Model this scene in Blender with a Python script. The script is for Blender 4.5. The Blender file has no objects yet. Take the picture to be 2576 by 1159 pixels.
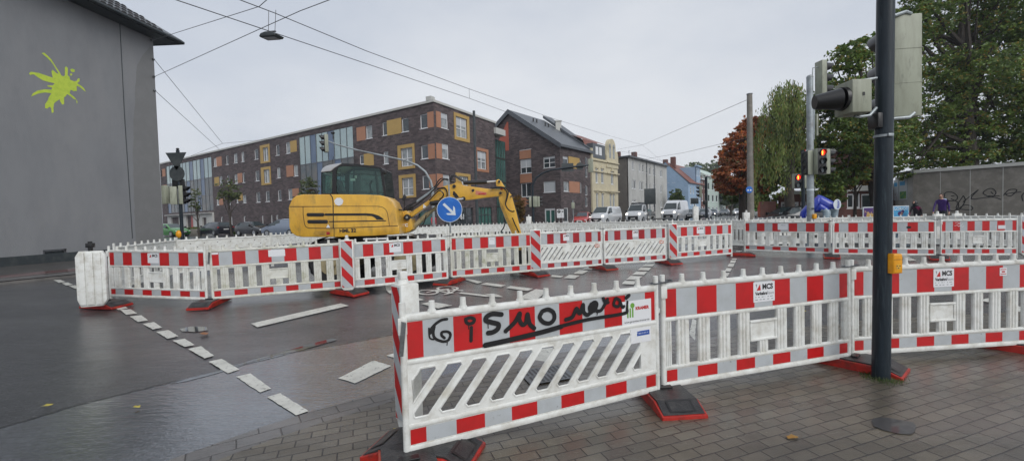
import bpy, bmesh, math, random
import numpy as np
from mathutils import Vector, Matrix
random.seed(7)
PI = math.pi
sc = bpy.context.scene
col = bpy.data.collections.new('street_scene'); sc.collection.children.link(col)

# ---------------------------------------------------------------- camera model (wide phone lens, slightly rolled)
F, ROLL, CAMH = 1060.0, 0.028, 1.65
PITCH = 34.0 / F
W0, H0 = 2576.0, 1159.0
def ray(X, Y):
    a, b = X - W0/2, Y - H0/2
    u = a*math.cos(ROLL) - b*math.sin(ROLL); v = a*math.sin(ROLL) + b*math.cos(ROLL)
    c = (u/F, 1.0, -v/F)
    return Vector((c[0], c[1]*math.cos(PITCH) + c[2]*math.sin(PITCH), -c[1]*math.sin(PITCH) + c[2]*math.cos(PITCH)))
def G(y):                                   # the street rises gently away from the near pavement
    t = min(1, max(0, (y - 4.0)/5.5)); s = t*t*(3 - 2*t)
    return .22*s + .008*min(50, max(0, y - 9.0))
def hp(X, Y, z):
    r = ray(X, Y); k = (z - CAMH)/r.z
    return Vector((r.x*k, r.y*k, z))
def gp(X, Y, off=0.0):                      # where a sight line meets the ground
    r = ray(X, Y); lo, hi = .5, 400.0
    for _ in range(50):
        m = (lo + hi)/2
        if CAMH + r.z*m/r.y > G(m): lo = m
        else: hi = m
    return Vector((r.x*lo/r.y, lo, G(lo) + off))
def dp(X, Y, d):
    r = ray(X, Y); k = d/r.y
    return Vector((r.x*k, d, CAMH + r.z*k))
def wp(X, Y, P0, P1):                       # sight line against the vertical plane P0-P1: (distance along, height)
    r = ray(X, Y); dx, dy = P1[0]-P0[0], P1[1]-P0[1]; L = math.hypot(dx, dy); dx /= L; dy /= L
    # P0 + s*d = k*r
    det = dx*(-r.y) - dy*(-r.x)
    s = (-P0[0]*(-r.y) + P0[1]*(-r.x))/det
    k = (dx*(-P0[1]) - dy*(-P0[0]))/det
    return s, CAMH + r.z*k

# ---------------------------------------------------------------- materials
def newmat(name):
    m = bpy.data.materials.new(name); m.use_nodes = True
    nt = m.node_tree; b = nt.nodes['Principled BSDF']
    return m, nt, b
def N(nt, t, **kw):
    n = nt.nodes.new(t)
    for k, v in kw.items():
        if k in n.inputs: n.inputs[k].default_value = v
        else: setattr(n, k, v)
    return n
def rgba(c): return (c[0], c[1], c[2], 1.0)
def ramp(nt, src, p0, p1, c0, c1):
    r = nt.nodes.new('ShaderNodeValToRGB'); e = r.color_ramp.elements
    e[0].position = p0; e[0].color = rgba(c0) if not isinstance(c0, (int, float)) else (c0, c0, c0, 1)
    e[1].position = p1; e[1].color = rgba(c1) if not isinstance(c1, (int, float)) else (c1, c1, c1, 1)
    nt.links.new(src, r.inputs[0]); return r.outputs[0]
def mixc(nt, fac, a, b, mode='MIX'):
    m = nt.nodes.new('ShaderNodeMix'); m.data_type = 'RGBA'; m.blend_type = mode
    for s, i in ((fac, 0), (a, 6), (b, 7)):
        if isinstance(s, (int, float)): m.inputs[i].default_value = s
        elif isinstance(s, tuple): m.inputs[i].default_value = rgba(s)
        else: nt.links.new(s, m.inputs[i])
    return m.outputs[2]
def mat(name, c, rough=.5, metal=0, c2=None, scale=6, lo=.45, hi=.65, bump=0, bscale=60, coat=0, detail=6, spec=.5, stretch=None, c3=None, scale3=1.5, lo3=.5, hi3=.7):
    m, nt, b = newmat(name)
    b.inputs['Base Color'].default_value = rgba(c); b.inputs['Roughness'].default_value = rough
    b.inputs['Metallic'].default_value = metal; b.inputs['Coat Weight'].default_value = coat
    b.inputs['Specular IOR Level'].default_value = spec
    tc = nt.nodes.new('ShaderNodeTexCoord'); src = tc.outputs['Object']
    oi = nt.nodes.new('ShaderNodeObjectInfo')
    va = nt.nodes.new('ShaderNodeVectorMath'); va.operation = 'ADD'
    cx = nt.nodes.new('ShaderNodeVectorMath'); cx.operation = 'SCALE'; cx.inputs[0].default_value = (37, 19, 11)
    nt.links.new(oi.outputs['Random'], cx.inputs['Scale']); nt.links.new(src, va.inputs[0]); nt.links.new(cx.outputs[0], va.inputs[1])
    v = va.outputs[0]
    if stretch:
        mp = nt.nodes.new('ShaderNodeMapping'); mp.inputs['Scale'].default_value = stretch
        nt.links.new(v, mp.inputs[0]); v = mp.outputs[0]
    cur = None
    if c2 is not None:
        n = N(nt, 'ShaderNodeTexNoise', Scale=scale, Detail=detail, Roughness=.65); nt.links.new(v, n.inputs['Vector'])
        f = ramp(nt, n.outputs['Fac'], lo, hi, 0.0, 1.0)
        cur = mixc(nt, f, c, c2)
        if c3 is not None:
            n3 = N(nt, 'ShaderNodeTexNoise', Scale=scale3, Detail=detail, Roughness=.7); nt.links.new(v, n3.inputs['Vector'])
            cur = mixc(nt, ramp(nt, n3.outputs['Fac'], lo3, hi3, 0.0, 1.0), cur, c3)
        nt.links.new(cur, b.inputs['Base Color'])
    if bump:
        n2 = N(nt, 'ShaderNodeTexNoise', Scale=bscale, Detail=4); nt.links.new(v, n2.inputs['Vector'])
        bp = N(nt, 'ShaderNodeBump', Strength=bump, Distance=.01); nt.links.new(n2.outputs['Fac'], bp.inputs['Height'])
        nt.links.new(bp.outputs[0], b.inputs['Normal'])
    return m
def emis(name, c, s):
    m, nt, b = newmat(name); b.inputs['Base Color'].default_value = rgba(c)
    b.inputs['Emission Color'].default_value = rgba(c); b.inputs['Emission Strength'].default_value = s
    return m
def brickmat(name, c1, c2, mortar, bw=.25, rh=.075, rough=.8, ms=.012, bias=0):
    m, nt, b = newmat(name)
    tc = nt.nodes.new('ShaderNodeTexCoord'); sp = nt.nodes.new('ShaderNodeSeparateXYZ'); cb = nt.nodes.new('ShaderNodeCombineXYZ')
    nt.links.new(tc.outputs['Object'], sp.inputs[0]); nt.links.new(sp.outputs['X'], cb.inputs['X']); nt.links.new(sp.outputs['Z'], cb.inputs['Y'])
    br = N(nt, 'ShaderNodeTexBrick', Scale=1.0); br.inputs['Brick Width'].default_value = bw; br.inputs['Row Height'].default_value = rh
    br.inputs['Mortar Size'].default_value = ms; br.inputs['Bias'].default_value = bias
    br.inputs['Color1'].default_value = rgba(c1); br.inputs['Color2'].default_value = rgba(c2); br.inputs['Mortar'].default_value = rgba(mortar)
    nt.links.new(cb.outputs[0], br.inputs['Vector'])
    n = N(nt, 'ShaderNodeTexNoise', Scale=.7, Detail=8, Roughness=.7); nt.links.new(tc.outputs['Object'], n.inputs['Vector'])
    f = ramp(nt, n.outputs['Fac'], .35, .7, (.72, .72, .72), (1.25, 1.2, 1.2))
    c = mixc(nt, 1.0, br.outputs['Color'], f, 'MULTIPLY')
    nt.links.new(c, b.inputs['Base Color']); b.inputs['Roughness'].default_value = rough
    return m
def foliage(name, c, c2, c3=None):
    m, nt, b = newmat(name)
    g = nt.nodes.new('ShaderNodeNewGeometry')
    a = mixc(nt, g.outputs['Random Per Island'], c, c2)
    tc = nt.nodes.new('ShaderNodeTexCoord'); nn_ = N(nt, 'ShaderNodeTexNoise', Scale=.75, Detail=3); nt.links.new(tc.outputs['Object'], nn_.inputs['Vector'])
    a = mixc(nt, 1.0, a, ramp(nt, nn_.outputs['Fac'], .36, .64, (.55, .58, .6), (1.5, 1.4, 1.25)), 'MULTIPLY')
    if c3:
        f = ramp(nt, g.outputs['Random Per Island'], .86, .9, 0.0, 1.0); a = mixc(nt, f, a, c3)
    nt.links.new(a, b.inputs['Base Color']); b.inputs['Roughness'].default_value = .55
    t = nt.nodes.new('ShaderNodeBsdfTranslucent'); nt.links.new(a, t.inputs[0])
    ms = nt.nodes.new('ShaderNodeMixShader'); ms.inputs[0].default_value = .3
    nt.links.new(b.outputs[0], ms.inputs[1]); nt.links.new(t.outputs[0], ms.inputs[2])
    nt.links.new(ms.outputs[0], nt.nodes['Material Output'].inputs[0])
    return m
M = {}
WHT = (.74, .75, .73)
def barrier_white(name, c, dirt, moss, m_lo):
    m, nt, b = newmat(name)
    tc = nt.nodes.new('ShaderNodeTexCoord'); oi = nt.nodes.new('ShaderNodeObjectInfo')
    va = nt.nodes.new('ShaderNodeVectorMath'); va.operation = 'ADD'
    cx = nt.nodes.new('ShaderNodeVectorMath'); cx.operation = 'SCALE'; cx.inputs[0].default_value = (37, 19, 11)
    nt.links.new(oi.outputs['Random'], cx.inputs['Scale']); nt.links.new(tc.outputs['Object'], va.inputs[0]); nt.links.new(cx.outputs[0], va.inputs[1])
    n = N(nt, 'ShaderNodeTexNoise', Scale=7, Detail=9, Roughness=.68); nt.links.new(va.outputs[0], n.inputs['Vector'])
    a = mixc(nt, ramp(nt, n.outputs['Fac'], .45, .78, 0.0, .85), c, dirt)
    n2 = N(nt, 'ShaderNodeTexNoise', Scale=3.2, Detail=10, Roughness=.75); nt.links.new(va.outputs[0], n2.inputs['Vector'])
    a = mixc(nt, ramp(nt, n2.outputs['Fac'], m_lo, m_lo + .18, 0.0, .85), a, moss)
    # grime settles along upward facing ledges
    g = nt.nodes.new('ShaderNodeNewGeometry'); sp = nt.nodes.new('ShaderNodeSeparateXYZ'); nt.links.new(g.outputs['Normal'], sp.inputs[0])
    n3 = N(nt, 'ShaderNodeTexNoise', Scale=30, Detail=6); nt.links.new(va.outputs[0], n3.inputs['Vector'])
    mu = nt.nodes.new('ShaderNodeMath'); mu.operation = 'MULTIPLY'; nt.links.new(ramp(nt, sp.outputs['Z'], .5, .95, 0.0, .55), mu.inputs[0]); nt.links.new(ramp(nt, n3.outputs['Fac'], .4, .7, 0.0, 1.0), mu.inputs[1])
    a = mixc(nt, mu.outputs[0], a, dirt)
    nt.links.new(a, b.inputs['Base Color']); b.inputs['Roughness'].default_value = .38
    return m
M['bw'] = barrier_white('barrier_plastic', (.76, .77, .74), (.40, .37, .30), (.58, .55, .46), .55)
M['bw2'] = barrier_white('barrier_plastic_mossy', (.68, .68, .62), (.38, .36, .27), (.27, .28, .11), .54)
M['refw'] = mat('reflective_white', (.46, .49, .51), .35, c2=(.37, .385, .39), scale=5, lo=.4, hi=.8, c3=(.2, .2, .19), scale3=22, lo3=.64, hi3=.72)
M['refr'] = mat('reflective_red', (.52, .012, .014), .32, c2=(.42, .012, .012), scale=4)
M['refd'] = mat('reflective_dull_red', (.36, .012, .018), .32, c2=(.28, .012, .016), scale=4)
M['rubber'] = mat('black_rubber', (.022, .022, .024), .38, c2=(.045, .043, .042), scale=12, bump=.4, bscale=80)
M['footred'] = mat('red_rubber', (.42, .02, .012), .36, c2=(.2, .02, .015), scale=9, bump=.3, c3=(.35, .12, .02), scale3=4, lo3=.58, hi3=.72)
M['black'] = mat('black_plastic', (.012, .012, .013), .35)
M['paint'] = mat('spray_paint', (.006, .006, .007), .45)
M['steel'] = mat('dull_steel', (.18, .19, .2), .35, .8, c2=(.1, .1, .1), scale=9)
M['galv'] = mat('galvanised', (.36, .4, .42), .42, .35, c2=(.27, .3, .31), scale=7, c3=(.2, .2, .19), scale3=2)
M['sticker'] = mat('sticker_white', (.74, .75, .77), .35)
M['yellow'] = mat('signal_yellow', (.83, .37, .008), .3, c2=(.7, .29, .008), scale=8)
M['bluesign'] = mat('sign_blue', (.008, .12, .48), .3, c2=(.02, .16, .55), scale=8)
M['signw'] = mat('sign_white', (.62, .68, .72), .35)
M['backsign'] = mat('sign_back', (.05, .06, .065), .5, .3, c2=(.08, .09, .09), scale=4)
M['head'] = mat('signal_housing', (.34, .36, .28), .5, c2=(.24, .25, .19), scale=3, c3=(.14, .15, .12), scale3=9, lo3=.55, hi3=.8, stretch=(2, 2, .5))
M['mast'] = mat('dark_mast', (.008, .015, .022), .42, spec=.3, c2=(.018, .028, .038), scale=3, c3=(.06, .08, .09), scale3=9, lo3=.54, hi3=.78, stretch=(4, 4, .3), bump=.2, coat=.08)
M['mark'] = mat('road_paint', (.60, .60, .55), .35, c2=(.42, .42, .38), scale=5, lo=.4, hi=.75, c3=(.09, .09, .09), scale3=24, lo3=.57, hi3=.66, bump=.3, bscale=150)
M['frame'] = mat('window_frame_white', (.75, .76, .77), .4)
M['sillm'] = mat('window_sill', (.6, .62, .63), .4)
M['blind'] = mat('roller_blind', (.5, .52, .54), .6)
M['glassd'] = mat('glass_dark', (.035, .045, .05), .06, c2=(.09, .1, .11), scale=.8, spec=.8)
M['glassc'] = mat('glass_curtained', (.32, .34, .34), .12, c2=(.16, .18, .19), scale=1.5, spec=.7)
M['glassg'] = mat('curtain_wall_glass', (.36, .44, .44), .06, .75, c2=(.44, .52, .50), scale=.3)  # upper bay panes: brighter glass colour, for the reflected sky
M['glassl'] = mat('curtain_glass_dark_reflection', (.10, .12, .13), .08, .35, c2=(.17, .16, .15), scale=.5, lo=.4, hi=.6)  # lower bay panes: dark reflection of unbuilt houses opposite put into the colour
M['glassblue'] = mat('blue_panel', (.11, .16, .25), .25, c2=(.14, .19, .28), scale=.5)
M['glassgreen'] = mat('green_glass', (.05, .14, .12), .1, c2=(.08, .2, .17), scale=.6, spec=.8)
M['trim'] = mat('roof_trim', (.5, .5, .47), .5)
M['orange'] = mat('orange_panel', (.42, .20, .12), .6, c2=(.38, .18, .10), scale=1)
M['ochre'] = mat('ochre_panel', (.47, .31, .10), .6, c2=(.43, .28, .09), scale=1)
M['brickd'] = brickmat('dark_clinker', (.058, .045, .046), (.135, .106, .106), (.088, .077, .078), .5, .16)
M['slate'] = mat('slate_roof', (.075, .083, .095), .4, c2=(.10, .11, .12), scale=3)
M['redtile'] = mat('red_tile_roof', (.22, .085, .06), .6, c2=(.15, .06, .05), scale=3)
M['bark'] = mat('bark', (.045, .036, .03), .9, c2=(.08, .068, .055), scale=9, stretch=(1, 1, .3), bump=.5, bscale=20)
M['rubbertyre'] = mat('tyre', (.018, .018, .019), .55, c2=(.03, .03, .03), scale=20, bump=.3)
M['rim'] = mat('wheel_rim', (.35, .36, .37), .35, .6)
M['carglass'] = mat('car_glass', (.03, .045, .05), .05, spec=.8)
M['lampon'] = emis('headlight_on', (1, .93, .8), 3)
M['lampw'] = mat('headlight_off', (.55, .57, .58), .15)
M['lampr'] = mat('tail_light', (.35, .01, .01), .2)
M['redon'] = emis('red_signal_on', (1, .02, .008), 2.2)
M['redmid'] = emis('red_signal_core', (1, .30, .03), 4)
M['plate'] = mat('number_plate', (.7, .7, .68), .4)
M['concrete'] = mat('concrete', (.2, .185, .16), .7, c2=(.27, .25, .22), scale=2.5, c3=(.12, .11, .095), scale3=.8, lo3=.5, hi3=.8, bump=.3, bscale=40)
M['cable'] = mat('cable', (.09, .09, .1), .5)
M['cyellow'] = mat('machine_yellow', (.72, .41, .045), .3, c2=(.58, .31, .035), scale=2.5, c3=(.30, .19, .05), scale3=4, lo3=.52, hi3=.8, stretch=(1, 1, .45), coat=.25)
M['cgrime'] = mat('machine_yellow_grimy', (.46, .26, .035), .45, c2=(.27, .15, .025), scale=5, c3=(.13, .09, .04), scale3=9, lo3=.55, hi3=.75)

# ---------------------------------------------------------------- mesh builder
class MB:
    def __init__(s): s.v = []; s.f = []; s.m = []
    def add(s, vs, fs, m=0):
        o = len(s.v); s.v += [tuple(v) for v in vs]; s.f += [tuple(i + o for i in f) for f in fs]; s.m += [m]*len(fs)
    def box(s, x0, x1, y0, y1, z0, z1, m=0):
        s.add([(x0,y0,z0),(x1,y0,z0),(x1,y1,z0),(x0,y1,z0),(x0,y0,z1),(x1,y0,z1),(x1,y1,z1),(x0,y1,z1)],
              [(0,3,2,1),(4,5,6,7),(0,1,5,4),(1,2,6,5),(2,3,7,6),(3,0,4,7)], m)
    def bbox(s, x0, x1, y0, y1, z0, z1, b=.01, m=0, seg=2):   # bevelled box
        bm = bmesh.new(); bmesh.ops.create_cube(bm, size=1)
        for v in bm.verts: v.co = Vector(((x0+x1)/2 + v.co.x*(x1-x0), (y0+y1)/2 + v.co.y*(y1-y0), (z0+z1)/2 + v.co.z*(z1-z0)))
        bmesh.ops.bevel(bm, geom=bm.edges[:], offset=b, segments=seg, affect='EDGES', profile=.5)
        s.bm(bm, m)
    def bm(s, bm, m=0, mtx=None):
        bm.verts.ensure_lookup_table()
        for i, v in enumerate(bm.verts): v.index = i
        s.add([(mtx @ v.co if mtx else v.co) for v in bm.verts], [[v.index for v in f.verts] for f in bm.faces], m); bm.free()
    def quad(s, a, b, c, d, m=0): s.add([a, b, c, d], [(0, 1, 2, 3)], m)
    def poly(s, pts, m=0): s.add(pts, [tuple(range(len(pts)))], m)
    def prism(s, pts, y0, y1, m=0, ax='y', bev=0):            # outline in (x,z) extruded along y (or other axis)
        bm = bmesh.new()
        def P(p, t): return {'y': (p[0], t, p[1]), 'x': (t, p[0], p[1]), 'z': (p[0], p[1], t)}[ax]
        a = [bm.verts.new(P(p, y0)) for p in pts]; c = [bm.verts.new(P(p, y1)) for p in pts]
        n = len(pts); f0 = bm.faces.new(a); f1 = bm.faces.new(c[::-1])
        for i in range(n): bm.faces.new((a[i], c[i], c[(i+1) % n], a[(i+1) % n]))
        bmesh.ops.recalc_face_normals(bm, faces=bm.faces[:])
        if bev: bmesh.ops.bevel(bm, geom=list(set(f0.edges[:] + f1.edges[:])), offset=bev, segments=3, affect='EDGES', profile=.5, clamp_overlap=True)
        s.bm(bm, m)
    def cyl(s, p0, p1, r0, r1=None, n=12, m=0, caps=True):
        if r1 is None: r1 = r0
        p0 = Vector(p0); p1 = Vector(p1); d = (p1 - p0).normalized()
        a = d.orthogonal().normalized(); b = d.cross(a)
        vs = []
        for p, r in ((p0, r0), (p1, r1)):
            for i in range(n):
                t = 2*PI*i/n; vs.append(p + a*(r*math.cos(t)) + b*(r*math.sin(t)))
        fs = [(i, (i+1) % n, n + (i+1) % n, n + i) for i in range(n)]
        if caps: fs += [tuple(range(n))[::-1], tuple(range(n, 2*n))]
        s.add(vs, fs, m)
    def tube(s, pts, r, n=8, m=0, rs=None):
        pts = [Vector(p) for p in pts]; vs = []; K = len(pts); prev = None
        for i, p in enumerate(pts):
            d = (pts[min(K-1, i+1)] - pts[max(0, i-1)]).normalized()
            a = d.orthogonal().normalized() if prev is None else (prev - d*prev.dot(d)).normalized()
            prev = a; b = d.cross(a); rr = rs[i] if rs else r
            for j in range(n):
                t = 2*PI*j/n; vs.append(p + a*(rr*math.cos(t)) + b*(rr*math.sin(t)))
        fs = [(i*n + j, i*n + (j+1) % n, (i+1)*n + (j+1) % n, (i+1)*n + j) for i in range(K-1) for j in range(n)]
        fs += [tuple(range(n))[::-1], tuple(range((K-1)*n, K*n))]
        s.add(vs, fs, m)
    def ball(s, c, rx, ry=None, rz=None, m=0, seg=14, rings=8):
        ry = ry or rx; rz = rz or rx; bm = bmesh.new(); bmesh.ops.create_uvsphere(bm, u_segments=seg, v_segments=rings, radius=1)
        for v in bm.verts: v.co = Vector((c[0] + v.co.x*rx, c[1] + v.co.y*ry, c[2] + v.co.z*rz))
        s.bm(bm, m)
    def ribbon(s, pts, w, T, m=0, h=0.0):                      # flat stroke; T maps (u,v,h) to a point
        P = [Vector((p[0], p[1])) for p in pts]
        for i, p in enumerate(P):
            n = 10; s.add([T(p.x + w/2*math.cos(2*PI*k/n), p.y + w/2*math.sin(2*PI*k/n), h + i*2e-5) for k in range(n)], [tuple(range(n))], m)
            if i + 1 < len(P):
                q = P[i+1]; d = (q - p)
                if d.length < 1e-6: continue
                nn = Vector((-d.y, d.x)).normalized()*w/2
                s.add([T(*(p + nn), h + i*2e-5 + 1e-5), T(*(p - nn), h + i*2e-5 + 1e-5), T(*(q - nn), h + i*2e-5 + 1e-5), T(*(q + nn), h + i*2e-5 + 1e-5)], [(0, 1, 2, 3)], m)
    def build(s, name, mats, parent=None, loc=(0, 0, 0), rot=0, smooth=True, ang=35):
        me = bpy.data.meshes.new(name); me.from_pydata(s.v, [], s.f)
        if not isinstance(mats, (list, tuple)): mats = [mats]
        for m in mats: me.materials.append(M[m] if isinstance(m, str) else m)
        me.polygons.foreach_set('material_index', s.m)
        if smooth:
            me.polygons.foreach_set('use_smooth', [True]*len(s.f)); me.update(); me.set_sharp_from_angle(angle=math.radians(ang))
        me.update(); o = bpy.data.objects.new(name, me); col.objects.link(o)
        if parent: o.parent = parent
        o.location = loc; o.rotation_euler = (0, 0, rot)
        return o
def arc(p0, p1, p2, n=10):                                     # quadratic curve points
    p0, p1, p2 = Vector(p0), Vector(p1), Vector(p2)
    return [p0*(1-t)**2 + p1*2*t*(1-t) + p2*t*t for t in [i/n for i in range(n+1)]]
def tag(o, label=None, cat=None, group=None, kind=None):
    if label: o['label'] = label
    if cat: o['category'] = cat
    if group: o['group'] = group
    if kind: o['kind'] = kind
    return o
def thing(name, label, cat, loc=(0, 0, 0), rot=0, group=None, pitch=None):
    o = bpy.data.objects.new(name, None); col.objects.link(o); o.location = loc; o.rotation_euler = (0, 0, rot); o.empty_display_size = .3
    return tag(o, label, cat, group)
def dup(o, parent=None):
    c = o.copy(); col.objects.link(c)
    if parent: c.parent = parent
    for ch in list(o.children): dup(ch, c)
    return c
_tx = {}
def textmesh(t, size, bold=0.0):
    cu = bpy.data.curves.new('t', 'FONT'); cu.body = t; cu.size = size; cu.offset = bold; cu.align_x = 'CENTER'; cu.align_y = 'CENTER'; cu.resolution_u = 3
    o = bpy.data.objects.new('t', cu); col.objects.link(o); dg = bpy.context.evaluated_depsgraph_get(); dg.update()
    me = bpy.data.meshes.new_from_object(o.evaluated_get(dg)); bpy.data.objects.remove(o); return me
def text(t, size, m, parent, loc, name='lettering', bold=0.0, rx=PI/2, rz=0, sx=1, ry=0):
    me = textmesh(t, size, bold); me.materials.clear(); me.materials.append(M[m])
    o = bpy.data.objects.new(name, me); col.objects.link(o); o.parent = parent; o.location = loc; o.rotation_euler = (rx, ry, rz); o.scale = (sx, 1, 1)
    return o
for n_, c_ in (('tred', (.5, .02, .02)), ('tdark', (.02, .02, .022)), ('tgrey', (.25, .26, .28)), ('tblue', (.02, .08, .35)), ('tgreen', (.15, .35, .05)), ('torange', (.55, .2, .12))): M[n_] = mat('ink_' + n_[1:], c_, .4)

# ---------------------------------------------------------------- ground sheets
YB = [3.5 + .25*i for i in range(27)] + [12, 16, 20, 30, 40, 59]
def sheet(name, pts, m, off, parent=None, rot=0):
    """flat outline (x,y) laid on the ground, cut where the ground bends"""
    bm = bmesh.new(); f = bm.faces.new([bm.verts.new((p[0], p[1], 0)) for p in pts])
    if f.normal.z < 0: f.normal_flip()
    ys = [p[1] for p in pts]
    for y in YB:
        if min(ys) < y < max(ys): bmesh.ops.bisect_plane(bm, geom=bm.verts[:] + bm.edges[:] + bm.faces[:], plane_co=(0, y, 0), plane_no=(0, 1, 0))
    for v in bm.verts: v.co.z = G(v.co.y) + off
    bmesh.ops.triangulate(bm, faces=bm.faces[:]); bm.normal_update()
    for f in bm.faces:
        if f.normal.z < 0: f.normal_flip()
        f.smooth = True
    me = bpy.data.meshes.new(name); bm.to_mesh(me); bm.free(); me.materials.append(M[m])
    o = bpy.data.objects.new(name, me); col.objects.link(o); o.parent = parent
    return o
def px(l): return [gp(X, Y).to_2d() for X, Y in l]
# ================================================================= GROUND
def gpz(X, Y, h):
    r = ray(X, Y); lo, hi = .5, 60.0
    for _ in range(50):
        m = (lo + hi)/2
        if CAMH + r.z*m/r.y > G(m) + h: lo = m
        else: hi = m
    return Vector((r.x*lo/r.y, lo, G(lo)))
def wetmat(name, base, base2, r0, r1, coatr=(.05, .35), spk=.5, bump=.35, cscale=.35, strength=1.0, ripple=.0):
    m, nt, b = newmat(name); tc = nt.nodes.new('ShaderNodeTexCoord'); v = tc.outputs['Object']
    mpp = nt.nodes.new('ShaderNodeMapping'); mpp.inputs['Rotation'].default_value = (0, 0, -.35); mpp.inputs['Scale'].default_value = (.45, 1.5, 1); nt.links.new(v, mpp.inputs[0])
    n = N(nt, 'ShaderNodeTexNoise', Scale=cscale, Detail=8, Roughness=.6); nt.links.new(mpp.outputs[0], n.inputs['Vector'])
    n2 = N(nt, 'ShaderNodeTexNoise', Scale=75, Detail=5); nt.links.new(v, n2.inputs['Vector'])
    n3 = N(nt, 'ShaderNodeTexNoise', Scale=3.0, Detail=8, Roughness=.7); nt.links.new(v, n3.inputs['Vector'])
    c = mixc(nt, ramp(nt, n3.outputs['Fac'], .35, .7, 0.0, 1.0), base, base2)
    ng = N(nt, 'ShaderNodeTexNoise', Scale=30, Detail=6, Roughness=.85); nt.links.new(v, ng.inputs['Vector']); c = mixc(nt, 1.0, c, ramp(nt, ng.outputs['Fac'], .4, .62, (.35, .35, .36), (2.3, 2.3, 2.3)), 'MULTIPLY')
    vo = N(nt, 'ShaderNodeTexVoronoi', Scale=90); nt.links.new(v, vo.inputs['Vector'])
    c = mixc(nt, ramp(nt, vo.outputs['Color'], .8, .97, 0.0, spk*.8), c, (.13, .13, .125))
    vs = N(nt, 'ShaderNodeTexVoronoi', Scale=26); nt.links.new(v, vs.inputs['Vector'])
    c = mixc(nt, ramp(nt, vs.outputs['Distance'], .06, .09, .8*spk, 0.0), c, (.15, .155, .16))
    nt.links.new(c, b.inputs['Base Color'])
    nt.links.new(ramp(nt, n.outputs['Fac'], .38, .62, r1, r0), b.inputs['Roughness'])
    b.inputs['Coat Weight'].default_value = strength; b.inputs['Coat IOR'].default_value = 1.33
    nt.links.new(ramp(nt, n.outputs['Fac'], .40, .62, coatr[1], coatr[0]), b.inputs['Coat Roughness'])
    w = ramp(nt, n.outputs['Fac'], .44, .6, bump, bump*.12)
    bp = N(nt, 'ShaderNodeBump', Strength=1.0, Distance=.006); nt.links.new(n2.outputs['Fac'], bp.inputs['Height']); nt.links.new(w, bp.inputs['Strength'])
    n4 = N(nt, 'ShaderNodeTexNoise', Scale=11, Detail=5, Roughness=.65); nt.links.new(mpp.outputs[0], n4.inputs['Vector'])
    bp4 = N(nt, 'ShaderNodeBump', Strength=ripple, Distance=.012); nt.links.new(n4.outputs['Fac'], bp4.inputs['Height']); nt.links.new(bp.outputs[0], bp4.inputs['Normal']); bp = bp4
    nt.links.new(bp.outputs[0], b.inputs['Normal']); nt.links.new(bp.outputs[0], b.inputs['Coat Normal'])
    return m, nt, b, c
M['asphalt'] = wetmat('wet_asphalt', (.012, .0128, .015), (.026, .0275, .031), .3, .6, (.04, .26), bump=.38, spk=1.0, ripple=.7)[0]
for n_ in M['asphalt'].node_tree.nodes:
    if n_.type == 'BSDF_PRINCIPLED': n_.inputs['Coat IOR'].default_value = 1.38; n_.inputs['Specular IOR Level'].default_value = .4
M['asphalt2'] = wetmat('wet_asphalt_smooth', (.030, .034, .040), (.052, .058, .066), .15, .3, (.03, .12), bump=.25, ripple=.38, cscale=.5, spk=.5)[0]
for n_ in M['asphalt2'].node_tree.nodes:
    if n_.type == 'BSDF_PRINCIPLED': n_.inputs['Coat IOR'].default_value = 1.65; n_.inputs['Specular IOR Level'].default_value = .8
M['puddle'] = wetmat('puddle_water', (.012, .013, .014), (.02, .02, .021), .05, .08, (.01, .03), spk=.1, bump=.03)[0]
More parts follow.
